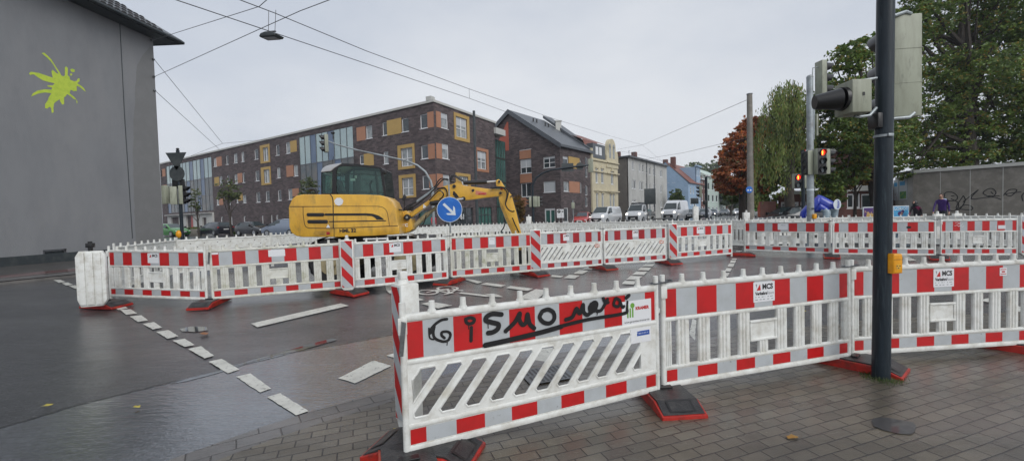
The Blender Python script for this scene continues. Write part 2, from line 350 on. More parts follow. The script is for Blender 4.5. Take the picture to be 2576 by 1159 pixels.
def pavermat(name, ang, bw, rh, c1, c2, mortar, patch):
    m, nt, b, c = wetmat(name, (.5, .5, .5), (.5, .5, .5), .32, .6, (.08, .5), bump=.3, cscale=1.1)
    tc = nt.nodes.new('ShaderNodeTexCoord'); mp = nt.nodes.new('ShaderNodeMapping'); mp.inputs['Rotation'].default_value = (0, 0, -ang)
    nt.links.new(tc.outputs['Object'], mp.inputs[0])
    nd = N(nt, 'ShaderNodeTexNoise', Scale=1.1, Detail=2); nt.links.new(mp.outputs[0], nd.inputs['Vector'])
    wv = nt.nodes.new('ShaderNodeVectorMath'); wv.operation = 'MULTIPLY_ADD'; wv.inputs[1].default_value = (.03, .03, 0)
    nt.links.new(nd.outputs['Color'], wv.inputs[0]); nt.links.new(mp.outputs[0], wv.inputs[2])
    br = N(nt, 'ShaderNodeTexBrick', Scale=1.0); br.inputs['Brick Width'].default_value = bw; br.inputs['Row Height'].default_value = rh
    br.inputs['Mortar Size'].default_value = .005; br.inputs['Mortar Smooth'].default_value = .5
    br.inputs['Color1'].default_value = rgba(c1); br.inputs['Color2'].default_value = rgba(c2); br.inputs['Mortar'].default_value = rgba(mortar)
    nt.links.new(wv.outputs[0], br.inputs['Vector'])
    n = N(nt, 'ShaderNodeTexNoise', Scale=1.3, Detail=9, Roughness=.7); nt.links.new(tc.outputs['Object'], n.inputs['Vector'])
    c = mixc(nt, 1.0, br.outputs['Color'], ramp(nt, n.outputs['Fac'], .3, .75, (.6, .6, .62), (1.35, 1.28, 1.2)), 'MULTIPLY')
    vo = N(nt, 'ShaderNodeTexVoronoi', Scale=55); nt.links.new(tc.outputs['Object'], vo.inputs['Vector'])
    c = mixc(nt, ramp(nt, vo.outputs['Distance'], .07, .12, .7, 0.0), c, patch)
    nt.links.new(c, b.inputs['Base Color'])
    n2 = N(nt, 'ShaderNodeTexNoise', Scale=120, Detail=4); nt.links.new(tc.outputs['Object'], n2.inputs['Vector'])
    bp0 = N(nt, 'ShaderNodeBump', Strength=1.0, Distance=.02); bp0.invert = True; nt.links.new(br.outputs['Fac'], bp0.inputs['Height'])
    bp = N(nt, 'ShaderNodeBump', Strength=.35, Distance=.006); nt.links.new(n2.outputs['Fac'], bp.inputs['Height']); nt.links.new(bp0.outputs[0], bp.inputs['Normal'])
    nt.links.new(bp.outputs[0], b.inputs['Normal']); nt.links.new(bp.outputs[0], b.inputs['Coat Normal'])
    return m
d_ = gp(2084, 983) - gp(1630, 1092); PANG = math.atan2(d_.y, d_.x)
M['paver'] = pavermat('concrete_pavers', PANG, .2, .1, (.060, .051, .036), (.108, .096, .070), (.010, .008, .007), (.30, .27, .23))
M['gutter'] = pavermat('gutter_stones', PANG + .25, .3, .16, (.085, .082, .08), (.125, .12, .115), (.022, .02, .018), (.2, .19, .18))
M['tar'] = mat('tar_seam', (.012, .012, .013), .25, coat=.5)
M['redpath'] = mat('red_cycle_path', (.12, .035, .03), .4, c2=(.09, .05, .042), scale=1.5, coat=.5)
M['kerb'] = mat('kerb_stone', (.17, .16, .15), .4, c2=(.11, .105, .1), scale=3, coat=.4)
M['walk'] = mat('grey_path', (.085, .075, .066), .4, c2=(.06, .054, .05), scale=2, coat=.5)

xs = [-400, -150, -60, -30, -15, 0, 15, 30, 60, 150, 400]; ys = [-60, 0, 3.5] + YB[1:] + [100, 200, 400, 900]
gm = MB(); gm.add([(x, y, G(y)) for y in ys for x in xs], [(j*11 + i, j*11 + i + 1, (j+1)*11 + i + 1, (j+1)*11 + i) for j in range(len(ys)-1) for i in range(10)])
tag(gm.build('road', 'asphalt'), kind='structure')
edge = [(560, 1159), (700, 1105), (830, 1062), (906, 1040), (984, 1015), (1082, 986), (1180, 960), (1297, 933), (1472, 906), (1690, 872), (1966, 832), (2183, 808), (2576, 786)]
E2 = px(edge); E2[0] = E2[0] + (E2[0] - E2[1])*1.5
pav = E2 + [E2[-1] + Vector((14, 2.2)), Vector((20, -4)), Vector((-3, -4))]
tag(sheet('pavement', pav, 'paver', .022), kind='structure')
gut = []
for i, p in enumerate(E2):
    a = E2[max(0, i-1)]; c = E2[min(len(E2)-1, i+1)]; d = (c - a).normalized(); gut.append(p + Vector((-d.y, d.x))*.30)
tag(sheet('gutter', E2[:11] + gut[:11][::-1], 'gutter', .012), kind='structure')
band = px([(0, 1078), (200, 1018), (430, 962), (560, 931), (700, 893), (860, 866), (1000, 840), (1150, 845), (1300, 850), (1500, 846), (1650, 840)])
band[0] = band[0] + (band[0] - band[1])*1.2
tag(sheet('smooth_asphalt', band + gut[:10][::-1] + [Vector((-3.2, 1.2))], 'asphalt2', .006), kind='structure')
for l in ([(425, 968), (500, 945), (560, 930), (640, 905), (700, 889), (770, 869), (835, 852), (850, 855), (770, 878), (700, 898), (620, 917), (540, 942), (470, 960)],
          [(452, 828), (480, 822), (520, 823), (524, 831), (490, 836), (458, 834)]):
    tag(sheet('puddle', px(l), 'puddle', .0095), kind='structure')
for pts_, w_ in (([(-30, 1084), (0, 1078), (200, 1018), (430, 962), (560, 931), (700, 893), (860, 866), (1000, 840), (1150, 845)], .022), ([(1010, 990), (1100, 962), (1250, 930), (1400, 905), (1560, 880), (1700, 862)], .012), ([(0, 770), (300, 800), (620, 800), (900, 830)], .006)):
    P_ = [gp(*p) for p in pts_]; sm = []
    rj = random.Random(1)
    for i in range(len(P_)-1):
        for k in range(14): sm.append((P_[i].x + (P_[i+1].x - P_[i].x)*k/14 + rj.uniform(-.012, .012), P_[i].y + (P_[i+1].y - P_[i].y)*k/14 + rj.uniform(-.012, .012)))
    s_ = MB(); s_.ribbon(sm, w_, lambda x, y, h: (x, y, G(y) + .0092 + h)); tag(s_.build('tar_seam', 'tar', smooth=False), kind='structure')
# far side path along the grey gable wall
a0, a1 = gp(-200, 737), gp(0, 716); a2 = gp(200, 695); dr = (a2 - a0).normalized(); eA, eB = (a0 - dr*25).to_2d(), (a0 + dr*22).to_2d()
nn = Vector((-dr.y, dr.x))
def strip(name, o0, o1, m, off, kind='structure'):
    return tag(sheet(name, [eA + nn*o0, eB + nn*o0, eB + nn*o1, eA + nn*o1], m, off), kind=kind)
strip('kerb', 0, .14, 'kerb', .09); strip('footpath', .141, 1.0, 'walk', .092); strip('cycle_path', 1.0, 2.1, 'redpath', .096); strip('path_border', 2.1, 2.2, 'kerb', .097); strip('footpath', 2.2, 6.5, 'walk', .092)
kb = MB(); kb.quad((*eA, -.1), (*eB, G(eB.y)), (*eB, G(eB.y) + .09), (*eA, G(eA.y) + .09)); tag(kb.build('kerb_face', 'kerb'), kind='structure')

# ---- painted markings
quads = [[(282,770),(305,766),(322,776),(297,781)],[(302,780),(329,779),(345,789),(318,793)],[(327,797),(356,794),(373,807),(347,811)],
 [(360,816),(388,811),(408,825),(384,830)],[(393,836),(424,831),(449,847),(422,853)],[(434,858),(465,853),(490,869),(465,874)],
 [(474,879),(506,872),(538,896),(515,903)],[(525,911),(558,904),(602,931),(573,941)],[(594,949),(630,941),(682,979),(655,989)],[(672,1001),(705,991),(776,1036),(745,1047)],
 [(135,705),(152,704),(165,710),(148,712)],[(155,713),(171,711),(184,717),(167,719)],[(173,720),(189,718),(203,724),(189,727)],
 [(631,815),(857,764),(878,770),(648,824)],[(851,953),(940,908),(984,922),(893,966)],[(972,896),(1000,887),(1022,894),(995,903)],
 [(1166,703),(1175,701),(1213,710),(1201,714)],[(1210,716),(1225,712),(1272,718),(1260,723)],[(1273,725),(1284,720),(1341,727),(1327,733)],
 [(1388,692),(1418,695),(1410,699),(1387,697)],[(1418,700),(1432,692),(1458,694),(1446,702)],[(1443,689),(1457,680),(1480,682),(1466,690)],[(1465,678),(1479,671),(1491,672),(1489,679)],
 [(1297,754),(1314,745),(1348,728),(1381,732),(1351,753)],[(1640,790),(1655,776),(1668,778),(1650,800)],
 [(1154,739),(1160,736),(1240,745),(1218,740),(1250,741),(1266,748),(1222,747)],
 [(1035,745),(1067,755),(1037,761)],[(1059,765),(1085,760),(1138,769),(1102,777)],[(969,718),(985,717),(985,728),(972,729)],[(971,730),(990,730),(1000,742),(980,739)],
 [(1633,656),(1651,655),(1648,662),(1626,663)],[(1624,664.5),(1648,664.5),(1641,670.5),(1616,670)],[(1612,674),(1639,674),(1632,681),(1604,680)],
 [(1601,684),(1629,684),(1620,692.5),(1590,691.5)],[(1587,695),(1616,696),(1604,705.5),(1575,704)],[(1572,707),(1601,708),(1594,717),(1564,715)],
 [(1852,632),(1866,632),(1864,637),(1850,636)],[(1842,651.5),(1854,651),(1852.5,654),(1840.5,654)],[(1839,655.5),(1852,655.5),(1849,662),(1836,662)],
 [(1834,664),(1848,664),(1844,672.5),(1830,672)],[(1828,675),(1841.5,675.5),(1837,684),(1823,683.5)],[(1821.5,687),(1835.5,687),(1831,696),(1815,695)],
 [(1326,904),(1357,880),(1410,875),(1377,912)],[(1734,842),(1742,802),(1752,808),(1748,858)],
 [(2463,757),(2500,747),(2508,765)],[(2540,765),(2576,775),(2572,795)],[(2260,641),(2275,641),(2306,656),(2288,657)]]
mk = tag(bpy.data.objects.new('road_markings', None), kind='structure'); col.objects.link(mk)
rj = random.Random(8)
def ragged(P):
    o = []
    for i in range(len(P)):
        a, c = P[i], P[(i+1) % len(P)]; n = max(1, min(14, int((c - a).length/.05))); d = (c - a).normalized() if (c - a).length > 1e-6 else Vector((1, 0))
        for k in range(n): o.append(a + (c - a)*k/n + Vector((-d.y, d.x))*(rj.uniform(-.004, .004) if k else rj.uniform(-.003, .003)))
    return o
for q in quads: sheet('marking', ragged(px(q)), 'mark', .0125, mk)
bk = MB()
def TG(u, v, h): p = gp(u, v); return (p.x, p.y, G(p.y) + .0125 + h)
def gstroke(pts, w):
    P = [gp(*p) for p in pts]
    bk.ribbon([(p.x, p.y) for p in P], w, lambda x, y, h: (x, y, G(y) + .013 + h))
for cx_, cy_, rx_, ry_ in ((1076, 736, 25, 5.6), (1126, 726.5, 25, 5)):
    gstroke([(cx_ + rx_*math.cos(t), cy_ + ry_*math.sin(t)) for t in [2*PI*i/22 for i in range(23)]], .055)
gstroke([(1076, 736), (1098, 731), (1131, 739)], .055); gstroke([(1093, 731.5), (1126, 727.5), (1131, 739), (1147, 730)], .05); gstroke([(1138, 726), (1147, 730), (1163, 732)], .05); gstroke([(1120, 741), (1138, 738)], .06)
bk.build('marking', 'mark', mk, smooth=False)
# iron drain grate with slots, and asphalt patches in the pavement
t = thing('drain_grate', 'iron drain grate with slots in the gutter behind the graffiti barrier', 'drain grate', gp(1375, 948))
ga, gb = gp(1338, 968), gp(1418, 955); ang = math.atan2((gb-ga).y, (gb-ga).x); t.rotation_euler = (0, 0, ang); t.location.z += .03
g = MB(); g.box(-.25, .25, -.2, .2, 0, .006); g.build('grate_plate', 'steel', t)
g = MB()
for j in (0, 1):
    for i in range(9): g.box(-.2 + i*.047, -.178 + i*.047, -.17 + j*.19, -.02 + j*.19, .0062, .0075)
g.build('slots', 'black', t)
M['patch'] = mat('dark_patch', (.03, .03, .032), .4, c2=(.05, .05, .048), scale=12, coat=.4)
tag(sheet('asphalt_patch', px([(2192, 1066), (2200, 1059), (2225, 1057), (2262, 1063), (2298, 1070), (2304, 1078), (2301, 1094), (2292, 1101), (2262, 1099), (2222, 1090), (2198, 1080)]), 'patch', .027), kind='structure')

# ================================================================= BARRIERS
L_, HP, ZB = 2.13, .93, .10
def zf(f): return ZB + HP*f
def plate(mb, outer, holes, y0, y1, m=0):
    bm = bmesh.new()
    def loop(p):
        vs = [bm.verts.new((a, y0, b)) for a, b in p]; return [bm.edges.new((vs[i], vs[(i+1) % len(vs)])) for i in range(len(vs))]
    e = loop(outer)
    for h in holes: e += loop(h)
    r = bmesh.ops.triangle_fill(bm, use_beauty=True, use_dissolve=False, edges=e)
    fs = [f for f in bm.faces]
    ex = bmesh.ops.extrude_face_region(bm, geom=fs)
    for v in ex['geom']:
        if isinstance(v, bmesh.types.BMVert): v.co.y = y1
    bmesh.ops.recalc_face_normals(bm, faces=bm.faces[:])
    mb.bm(bm, m)
def clipx(p, lo, hi):
    for k, s in ((lo, 1), (hi, -1)):
        o = []
        for i in range(len(p)):
            a, b = p[i], p[(i+1) % len(p)]; ia, ib = (a[0]-k)*s >= 0, (b[0]-k)*s >= 0
            if ia: o.append(a)
            if ia != ib:
                t_ = (k - a[0])/(b[0]-a[0]); o.append((k, a[1] + t_*(b[1]-a[1])))
        p = o
        if len(p) < 3: return None
    return p
def barrier_parts(kind, wm, rm, back=False):
    P = []
    f = MB()
    for x in (.022, L_ - .022): f.cyl((x, 0, .03), (x, 0, zf(1) + .075), .0235, .0215, 12)
    f.bbox(.03, L_-.03, -.024, .024, zf(.946), zf(1), .016); f.bbox(.03, L_-.03, -.019, .019, zf(.634), zf(.673), .012)
    f.bbox(.03, L_-.03, -.019, .019, zf(.172), zf(.21), .012); f.bbox(.03, L_-.03, -.021, .021, zf(0), zf(.054), .014)
    for k in range(1, 10):
        x = L_*k/10; f.cyl((x, 0, zf(1) - .01), (x, 0, zf(1) + .012), .031, .027, 10); f.cyl((x, 0, zf(1) + .01), (x, 0, zf(1) + .07), .0215, .0195, 10)
    if not back: f.bbox(-.012, .045, -.035, -.02, zf(.86), zf(.98), .004, 0)
    P.append(('frame', f, [wm]))
    def striped(z0, z1, name):
        b = MB(); b.box(.04, L_-.04, -.009, .011, z0, z1, 0)
        w = (L_ - .09)/10; xx = .045
        ed = [.045] + [.045 + w*(.5 + i) for i in range(10)] + [L_-.045]
        for i in range(11): b.quad((ed[i], -.0115, z0+.004), (ed[i+1], -.0115, z0+.004), (ed[i+1], -.0115, z1-.004), (ed[i], -.0115, z1-.004), 2 if i % 2 == 0 else 1)
        if name == 'reflective_board':
            for i in range(14):
                x = .14 + i*.142; z = z0 + (.07 if i % 2 else .18)
                b.add([(x + .012*math.cos(a), .0118, z + .012*math.sin(a)) for a in [2*PI*k/10 for k in range(10)]], [tuple(range(10))], 3)
        P.append((name, b, [wm, 'refw', rm, 'black']))
    striped(zf(.673), zf(.946), 'reflective_board'); striped(zf(.054), zf(.172), 'reflective_strip')
    g = MB()
    z0, z1 = zf(.20), zf(.64)
    if kind == 'picket':
        def picket(x0, x1, za, zb_):
            n = 3; w = (x1-x0)/(2*n+1); fr = []
            for i in range(n):
                a = x0 + w*(2*i) ; fr += [(a, -.004), (a + w*.5, -.016), (a + w*1.5, -.016), (a + 2*w, -.004)]
            fr.append((x1, -.004)); g.prism(fr + [(x1, .012), (x0, .012)], za, zb_, ax='z')
        picket(.04, .1, z0, z1); picket(L_-.1, L_-.04, z0, z1)
        for k in range(1, 10):
            x = L_*k/10
            if k == 5:
                picket(x-.055, x+.055, z0, zf(.33)); g.bbox(x-.15, x+.15, -.018, .012, zf(.33), zf(.355), .006); g.bbox(x-.15, x+.15, -.018, .012, zf(.52), zf(.545), .006)
                g.box(x-.145, x+.145, -.006, .008, zf(.355), zf(.52)); g.box(x-.15, x-.13, -.014, .01, zf(.355), zf(.52)); g.box(x+.13, x+.15, -.014, .01, zf(.355), zf(.52))
            else: picket(x-.062, x+.062, z0, z1)
        P.append(('picket_grille', g, [wm]))
    else:
        sw, sp, dx = (.112, .178, .235) if kind == 'slant' else (.052, .152, .27)
        holes = []; za, zb_ = zf(.245), zf(.60)
        k = -3
        while True:
            xb = .06 + k*sp
            if xb > L_: break
            h = zb_ - za; c = .028
            p = [(xb, za + c), (xb + c*.7, za), (xb + sw - c*.2, za), (xb + sw + c*.6, za + c), (xb + sw + dx, zb_ - c), (xb + sw + dx - c*.4, zb_), (xb + dx + c*.2, zb_), (xb + dx - c*.5, zb_ - c)]
            if kind == 'slim' and k in (4, 5): p = [(xb, za + c), (xb + c*.7, za), (xb + sw, za), (xb + sw*1.1 + dx*.55, za + h*.52), (xb + dx*.55 + sw*.6, za + h*.6), (xb + dx*.55, za + h*.55)]
            k += 1
            q = clipx(p, .07, L_ - (.2 if kind == 'slant' else .09) if True else 0)
            if q and len(q) > 2:
                w_ = max(a[0] for a in q) - min(a[0] for a in q)
                if w_ > .05: holes.append(q)
        plate(g, [(.04, z0), (L_-.04, z0), (L_-.04, z1), (.04, z1)], holes, -.012, .010)
        for q in holes:                                       # raised rim round each slot
            n = len(q); g.tube([(a, -.010, b) for a, b in q] + [(q[0][0], -.010, q[0][1]), (q[1][0], -.010, q[1][1])], .0085, 6)
        P.append(('slotted_grille', g, [wm]))
    return P
_proto = {}
def barrier(p0, p1, kind, label, wm='bw', rm='refr', back=False, name='construction_barrier', fit=True):
    key = (kind, wm, rm, back); d = (p1 - p0).to_2d().length
    if back: p0, p1 = p1, p0
    if key not in _proto:
        t = thing(name, label, 'barrier', group='red and white plastic construction barriers')
        for n_, mb, ms in barrier_parts(kind, wm, rm, back): mb.build(n_, ms, t)
        _proto[key] = t
    else: t = dup(_proto[key])
    for ch in list(t.children):
        if ch.name.split('.')[0] not in ('frame', 'reflective_board', 'reflective_strip', 'picket_grille', 'slotted_grille'):
            for c2 in list(ch.children): bpy.data.objects.remove(c2)
            bpy.data.objects.remove(ch)
    t['label'] = label; t.location = (p0.x, p0.y, G(p0.y)); dl = p1 - p0
    t.rotation_euler = (0, -math.atan2(G(p1.y) - G(p0.y), d), math.atan2(dl.y, dl.x)); t.scale = (d/L_, 1, 1)
    return t
B = {}
def bp(k, X0, Y0, X1, Y1, kind, label, **kw):
    a, b_ = gpz(X0, Y0, .1), gpz(X1, Y1, .1); d = (b_ - a).normalized(); e = .042 if k[0] == 'N' else .03
    B[k] = barrier(a - d*e, b_ + d*e, kind, label, **kw); return B[k]
bp('NA', 1032, 1137, 1649, 983, 'slant', 'nearest barrier, slanted slots, with black sprayed graffiti writing across its board')
bp('NB', 1675, 974, 2130, 898, 'picket', 'near picket barrier directly right of the one sprayed with graffiti')
pc0 = gpz(2147, 893, .1); pc1 = gpz(2576, 865.5, .1); pc0 = pc0 - (pc1 - pc0).normalized()*.042; pc1 = pc0 + (pc1 - pc0)*(2.13/(pc1 - pc0).to_2d().length)
B['NC'] = barrier(pc0, pc1, 'picket', 'near picket barrier crossing behind the thick dark mast')
bp('MA', 280, 745.6, 519.4, 754.1, 'picket', 'clean picket barrier beside the tall white delineator at the left end of the middle row')
bp('MB', 538, 753.2, 860, 726.5, 'picket', 'mossy green stained picket barrier in front of the rear of the excavator', wm='bw2')
bp('MC', 876, 727, 1125, 702, 'picket', 'picket barrier right of the upright striped beacon, below the excavator boom foot')
bp('MD', 1137.5, 699, 1336, 683, 'picket', 'bright red picket barrier with green algae just right of the blue arrow sign post', wm='bw2')
bp('ME', 1352, 680.5, 1513, 667.6, 'slim', 'left one of two bright white barriers with narrow slanted slots', rm='refd')
bp('MF', 1521.7, 666.5, 1674, 655.3, 'slim', 'right one of two bright white barriers with narrow slanted slots', rm='refd')
bp('MG', 1688, 652, 1840, 639, 'picket', 'picket barrier before the gap in the fence, right end of the middle row')
bp('RA', 1874.6, 630, 2086.4, 638.5, 'picket', 'first picket barrier right of the gap, in front of the grey signal mast')
bp('RB', 2096.7, 640, 2350, 643, 'picket', 'far picket barrier seen on both sides of the thick dark mast')
bp('RC', 2368, 642, 2555, 642, 'picket', 'picket barrier with scraped red field beside the beacon at the right edge')

# stickers and writing
def sticker(t, x, z, w, h, name='sticker', m='sticker', y=-.0135):
    s = MB(); s.box(-w/2, w/2, -.0008, .0008, -h/2, h/2); o = s.build(name, m, t, (x, y, z)); o['label'] = 'white paper sticker'; return o
def mcs(t, x=1.065, z=None, w=.24, h=.19, full=True, faded=False):
    z = z or zf(.83)
    s = sticker(t, x, z, w, h)
    if faded: text('MCS', h*.28, 'tgrey', s, (.01, -.002, h*.22), sx=1.1); return s
    a = MB(); a.poly([(-.36*w, -.0012, .08*h), (-.16*w, -.0012, .08*h), (-.19*w, -.0012, .40*h)]); a.build('red_logo', 'tred', s)
    a = MB(); a.poly([(-.40*w, -.0014, .40*h), (-.33*w, -.0014, .40*h), (-.35*w, -.0014, .2*h)]); a.build('grey_logo', 'tgrey', s)
    text('MCS', h*.36, 'tdark', s, (.16*w, -.0016, .24*h), bold=.003, sx=.9)
    if full:
        text('Verkehrs', h*.22, 'tdark', s, (-.14*w, -.0016, -.08*h), bold=.002, sx=.85); text('Raum', h*.22, 'tgrey', s, (.3*w, -.0016, -.08*h), sx=.85)
        text('Tiefbau Service', h*.11, 'tgrey', s, (0, -.0016, -.27*h), sx=1); text('Tel. 0231 000000', h*.11, 'tgrey', s, (0, -.0016, -.4*h), sx=1)
    return s
# the tiny lines of the sticker are unreadable in the picture: keep them as short grey ticks instead of words
def mcs_near(t, **k):
    s = mcs(t, full=False, **k); w, h = .24, .19
    text('Verkehrs', h*.22, 'tdark', s, (-.14*w, -.0016, -.08*h), bold=.002, sx=.85); text('Raum', h*.22, 'tgrey', s, (.3*w, -.0016, -.08*h), sx=.85)
    rr = random.Random(3)
    for r_ in (-.27, -.4):
        a = MB(); x = -.42*w
        while x < .36*w:
            l = rr.uniform(.02, .1)*w*1.4; a.quad((x, -.0012, r_*h), (x + l, -.0012, r_*h), (x + l, -.0012, (r_+.035)*h), (x, -.0012, (r_+.035)*h)); x += l + rr.uniform(.04, .12)*w
        a.build('print_line', 'tgrey', s)
mcs_near(B['NB'], x=1.07, z=zf(.83)); mcs_near(B['NC'], x=1.07, z=zf(.83))
mcs(B['MA'], x=1.03, full=False); mcs(B['MC'], x=1.0, full=False); mcs(B['ME'], x=.95, w=.19, h=.16, full=False); mcs(B['MF'], x=1.05, w=.19, h=.16, full=False); mcs(B['MG'], x=1.0, full=False); mcs(B['RA'], x=1.02, w=.25, full=False, faded=True)
s = sticker(B['MB'], 1.05, zf(.86), .27, .13)
s = sticker(B['MB'], .09, zf(.92), .1, .035, 'torn_sticker')
s = sticker(B['MD'], 1.06, zf(.84), .15, .16); text('MCS', .045, 'tgrey', s, (0, -.002, .04))
s = sticker(B['RC'], 1.7, zf(.77), .2, .09)
for k in ('ME', 'MF'):
    s = sticker(B[k], L_-.17, zf(.56), .17, .085, 'orange_sticker', 'torange', -.0145); s['label'] = 'faded orange sticker'; a = MB(); a.box(-.05, .05, -.0016, -.0012, -.012, .012); a.build('faded_print', 'sticker', s)
s = MB(); s.add([(1.6 + .05*math.cos(a), -.013, zf(.8) + .033*math.sin(a)) for a in [2*PI*k/16 for k in range(16)]], [tuple(range(16))]); s.build('black_paint_spot', 'paint', B['RB'])
s = MB()
for i, (x, z) in enumerate(((.42, .9), (.47, .86), (.40, .82), (.5, .8))): s.ribbon([(x, zf(z)), (x + .06, zf(z) + .02), (x + .13, zf(z) - .015), (x + .16, zf(z) + .02)], .008, lambda u, v, h: (u, -.013 - h, v))
s.build('scratches', 'sticker', B['RC'])
s = sticker(B['NC'], 1.78, zf(.87), .085, .085, 'notice_sticker'); a = MB(); a.box(-.035, .035, -.0016, -.001, .02, .028); a.box(-.035, .035, -.0016, -.001, -.028, -.02); a.box(-.02, .02, -.0016, -.001, -.008, .008); a.build('red_print', 'tred', s)
# gardening firm sticker and phone sticker on the graffiti barrier
s = sticker(B['NA'], 1.895, zf(.775), .30, .20); s.rotation_euler = (0, .0, 0)
a = MB(); a.box(-.10, -.085, -.0016, -.001, -.04, .07); a.box(-.075, -.06, -.0016, -.001, -.04, .04); a.box(-.05, -.035, -.0016, -.001, -.04, .06); a.add([(-.045 + .022*math.cos(i*PI/6), -.002, .06 + .022*math.sin(i*PI/6)) for i in range(12)], [tuple(range(12))]); a.build('green_logo', 'tgreen', s)
text('KRAMER', .036, 'tred', s, (.055, -.002, .03), bold=.002); text('www.gartenbau-kramer.de', .025, 'tdark', s, (0, -.002, -.075), sx=.95)
s = sticker(B['NA'], 1.93, zf(.56), .21, .125, y=-.016); a = MB(); a.box(-.04, .09, -.0016, -.001, -.005, .035); a.build('blue_field', 'tblue', s); text('0800-44 555 44', .017, 'sticker', s, (.025, -.002, .015), sx=.95)

# graffiti: sprayed strokes on the board
t = B['NA']; P0g = Vector(t.location); P1g = gpz(1649, 983, .1)
def gz(zx, zy):
    s_, z_ = wp(905.8 + .3908*zx, 706.5 + .3908*zy, P0g, P1g); return (s_/t.scale[0], z_ - s_*(G(P1g.y) - G(P0g.y))/(P1g - P0g).length)
gr = MB()
def spray(pts, w=.026, curve=True):
    p = [Vector(gz(*q)) for q in pts]
    if curve and len(p) > 2:
        o = []
        for i in range(len(p)-1):
            a = p[max(0, i-1)]; b_ = p[i]; c = p[i+1]; d = p[min(len(p)-1, i+2)]
            for k in range(5):
                u = k/5; o.append(.5*((2*b_) + (c-a)*u + (2*a-5*b_+4*c-d)*u*u + (3*b_-a-3*c+d)*u**3))
        o.append(p[-1]); p = o
    spray.h += 2e-4
    gr.ribbon(p, w*1.12, lambda u, v, h: (u, -.0138 - spray.h - h, v))
spray.h = 0
spray([(555, 242), (520, 248), (480, 275), (450, 310)], .018); spray([(475, 290), (468, 330), (480, 365), (530, 385), (565, 375), (578, 340), (560, 322), (525, 325), (522, 345), (540, 362)], .017); spray([(560, 375), (556, 408)], .006)
spray([(440, 300), (445, 360), (470, 372)], .010); spray([(450, 330), (458, 300)], .02)
spray([(676, 240), (680, 262), (700, 272), (725, 262), (730, 242), (705, 232), (680, 240)], .022); spray([(695, 275), (695, 305)], .006)
spray([(712, 295), (710, 380)], .022)
spray([(905, 212), (850, 208), (812, 225), (805, 250), (840, 262), (885, 275), (880, 305), (850, 325), (820, 330)], .032); spray([(818, 262), (820, 300)], .006)
spray([(932, 318), (990, 262), (1022, 205), (1020, 245), (1040, 278), (1062, 262), (1072, 210), (1085, 270), (1115, 300)], .03); spray([(928, 320), (935, 330)], .008)
spray([(1165, 195), (1150, 230), (1175, 262), (1215, 268), (1243, 240), (1238, 200), (1205, 180), (1170, 190), (1165, 195)], .03)
spray([(1318, 245), (1360, 228), (1385, 175), (1400, 200), (1412, 200), (1428, 150), (1432, 195), (1455, 215), (1480, 195)], .03); spray([(1480, 195), (1475, 165), (1500, 140), (1512, 150), (1495, 185), (1482, 150)], .04)
spray([(1512, 145), (1512, 185), (1520, 195)], .022); spray([(1522, 180), (1518, 215)], .007)
spray([(1525, 190), (1548, 180), (1585, 115)], .026); spray([(1555, 100), (1570, 135), (1590, 135)], .024)
spray([(1635, 110), (1625, 150), (1655, 160), (1665, 125), (1640, 108)], .024); spray([(1665, 130), (1680, 165), (1690, 160)], .024)
spray([(1705, 105), (1722, 90)], .03); spray([(1712, 130), (1708, 175)], .018)
spray([(1710, 180), (1705, 200), (1640, 215), (1480, 240), (1380, 262), (1290, 285)], .026); spray([(1290, 288), (1180, 320), (1050, 352), (930, 380), (800, 408)], .034)
gr.build('graffiti', 'paint', t, smooth=False)

# clips that hold neighbouring barriers together
def clip(k, x, long=.16):
    c = MB(); zc = zf(1) + .012
    c.tube([(x - .03, -.03, zc), (x + long, -.028, zc + .012), (x + long + .02, .0, zc + .012), (x + long, .028, zc + .01), (x - .03, .03, zc), (x - .05, 0, zc), (x - .03, -.03, zc)], .006, 6); c.box(x + .0, x + long*.8, -.02, .02, zc - .004, zc + .005)
    c.build('clip', 'steel', B[k])
clip('NA', L_ - .02); clip('NB', L_ - .04, .13); clip('MC', L_ - .03); clip('ME', L_ - .03, .12); clip('MF', L_-.05, .13); clip('RA', L_-.03); clip('RB', L_-.05)
for k in ('NA', 'MB'):
    c = MB(); c.prism([(-.005, zf(.72)), (.02, zf(.72)), (.045, zf(.95)), (.02, zf(.96))], -.06, -.035); c.build('latch', 'steel', B[k], (-.01, 0, 0))

# ---- back row: the plain white rear sides
rear = [(285, 620.5), (442, 603.5), (683, 591), (790, 584.5), (905, 579), (1020, 573), (1125, 568.5), (1214, 565), (1304, 562.5), (1395, 560.3), (1511, 558.3), (1638, 556), (1778, 554), (1873, 553.5),
        (1985, 549.5), (2135, 546.2), (2325, 543.5), (2600, 541)]
where = ['closing the left end of the fenced pit', 'in front of the parked green car and dark cars', 'directly left of the excavator tail', 'hidden below the excavator tail',
         'below the excavator cab', 'behind the boom foot of the excavator', 'behind the blue arrow sign, below the person in red', 'between the blue arrow sign and the lowered boom', 'where the excavator stick comes down', 'in front of the door of the gabled clinker house',
         'in front of the white small van', 'in front of the white flatbed truck and tall van', 'in front of the dark queueing cars, crossing the gap', 'behind the foot of the concrete mast', 'behind the grey signal mast', 'behind the thick dark mast, below the posters', 'below the two walkers']
RP = [gpz(x, y, 1.03) for x, y in rear]
for i in range(len(RP)-1):
    barrier(RP[i], RP[i+1], 'picket', 'white rear side of a barrier ' + where[i], back=True)
for k in range(6):       # a few white backs of a second far line at the right
    pass
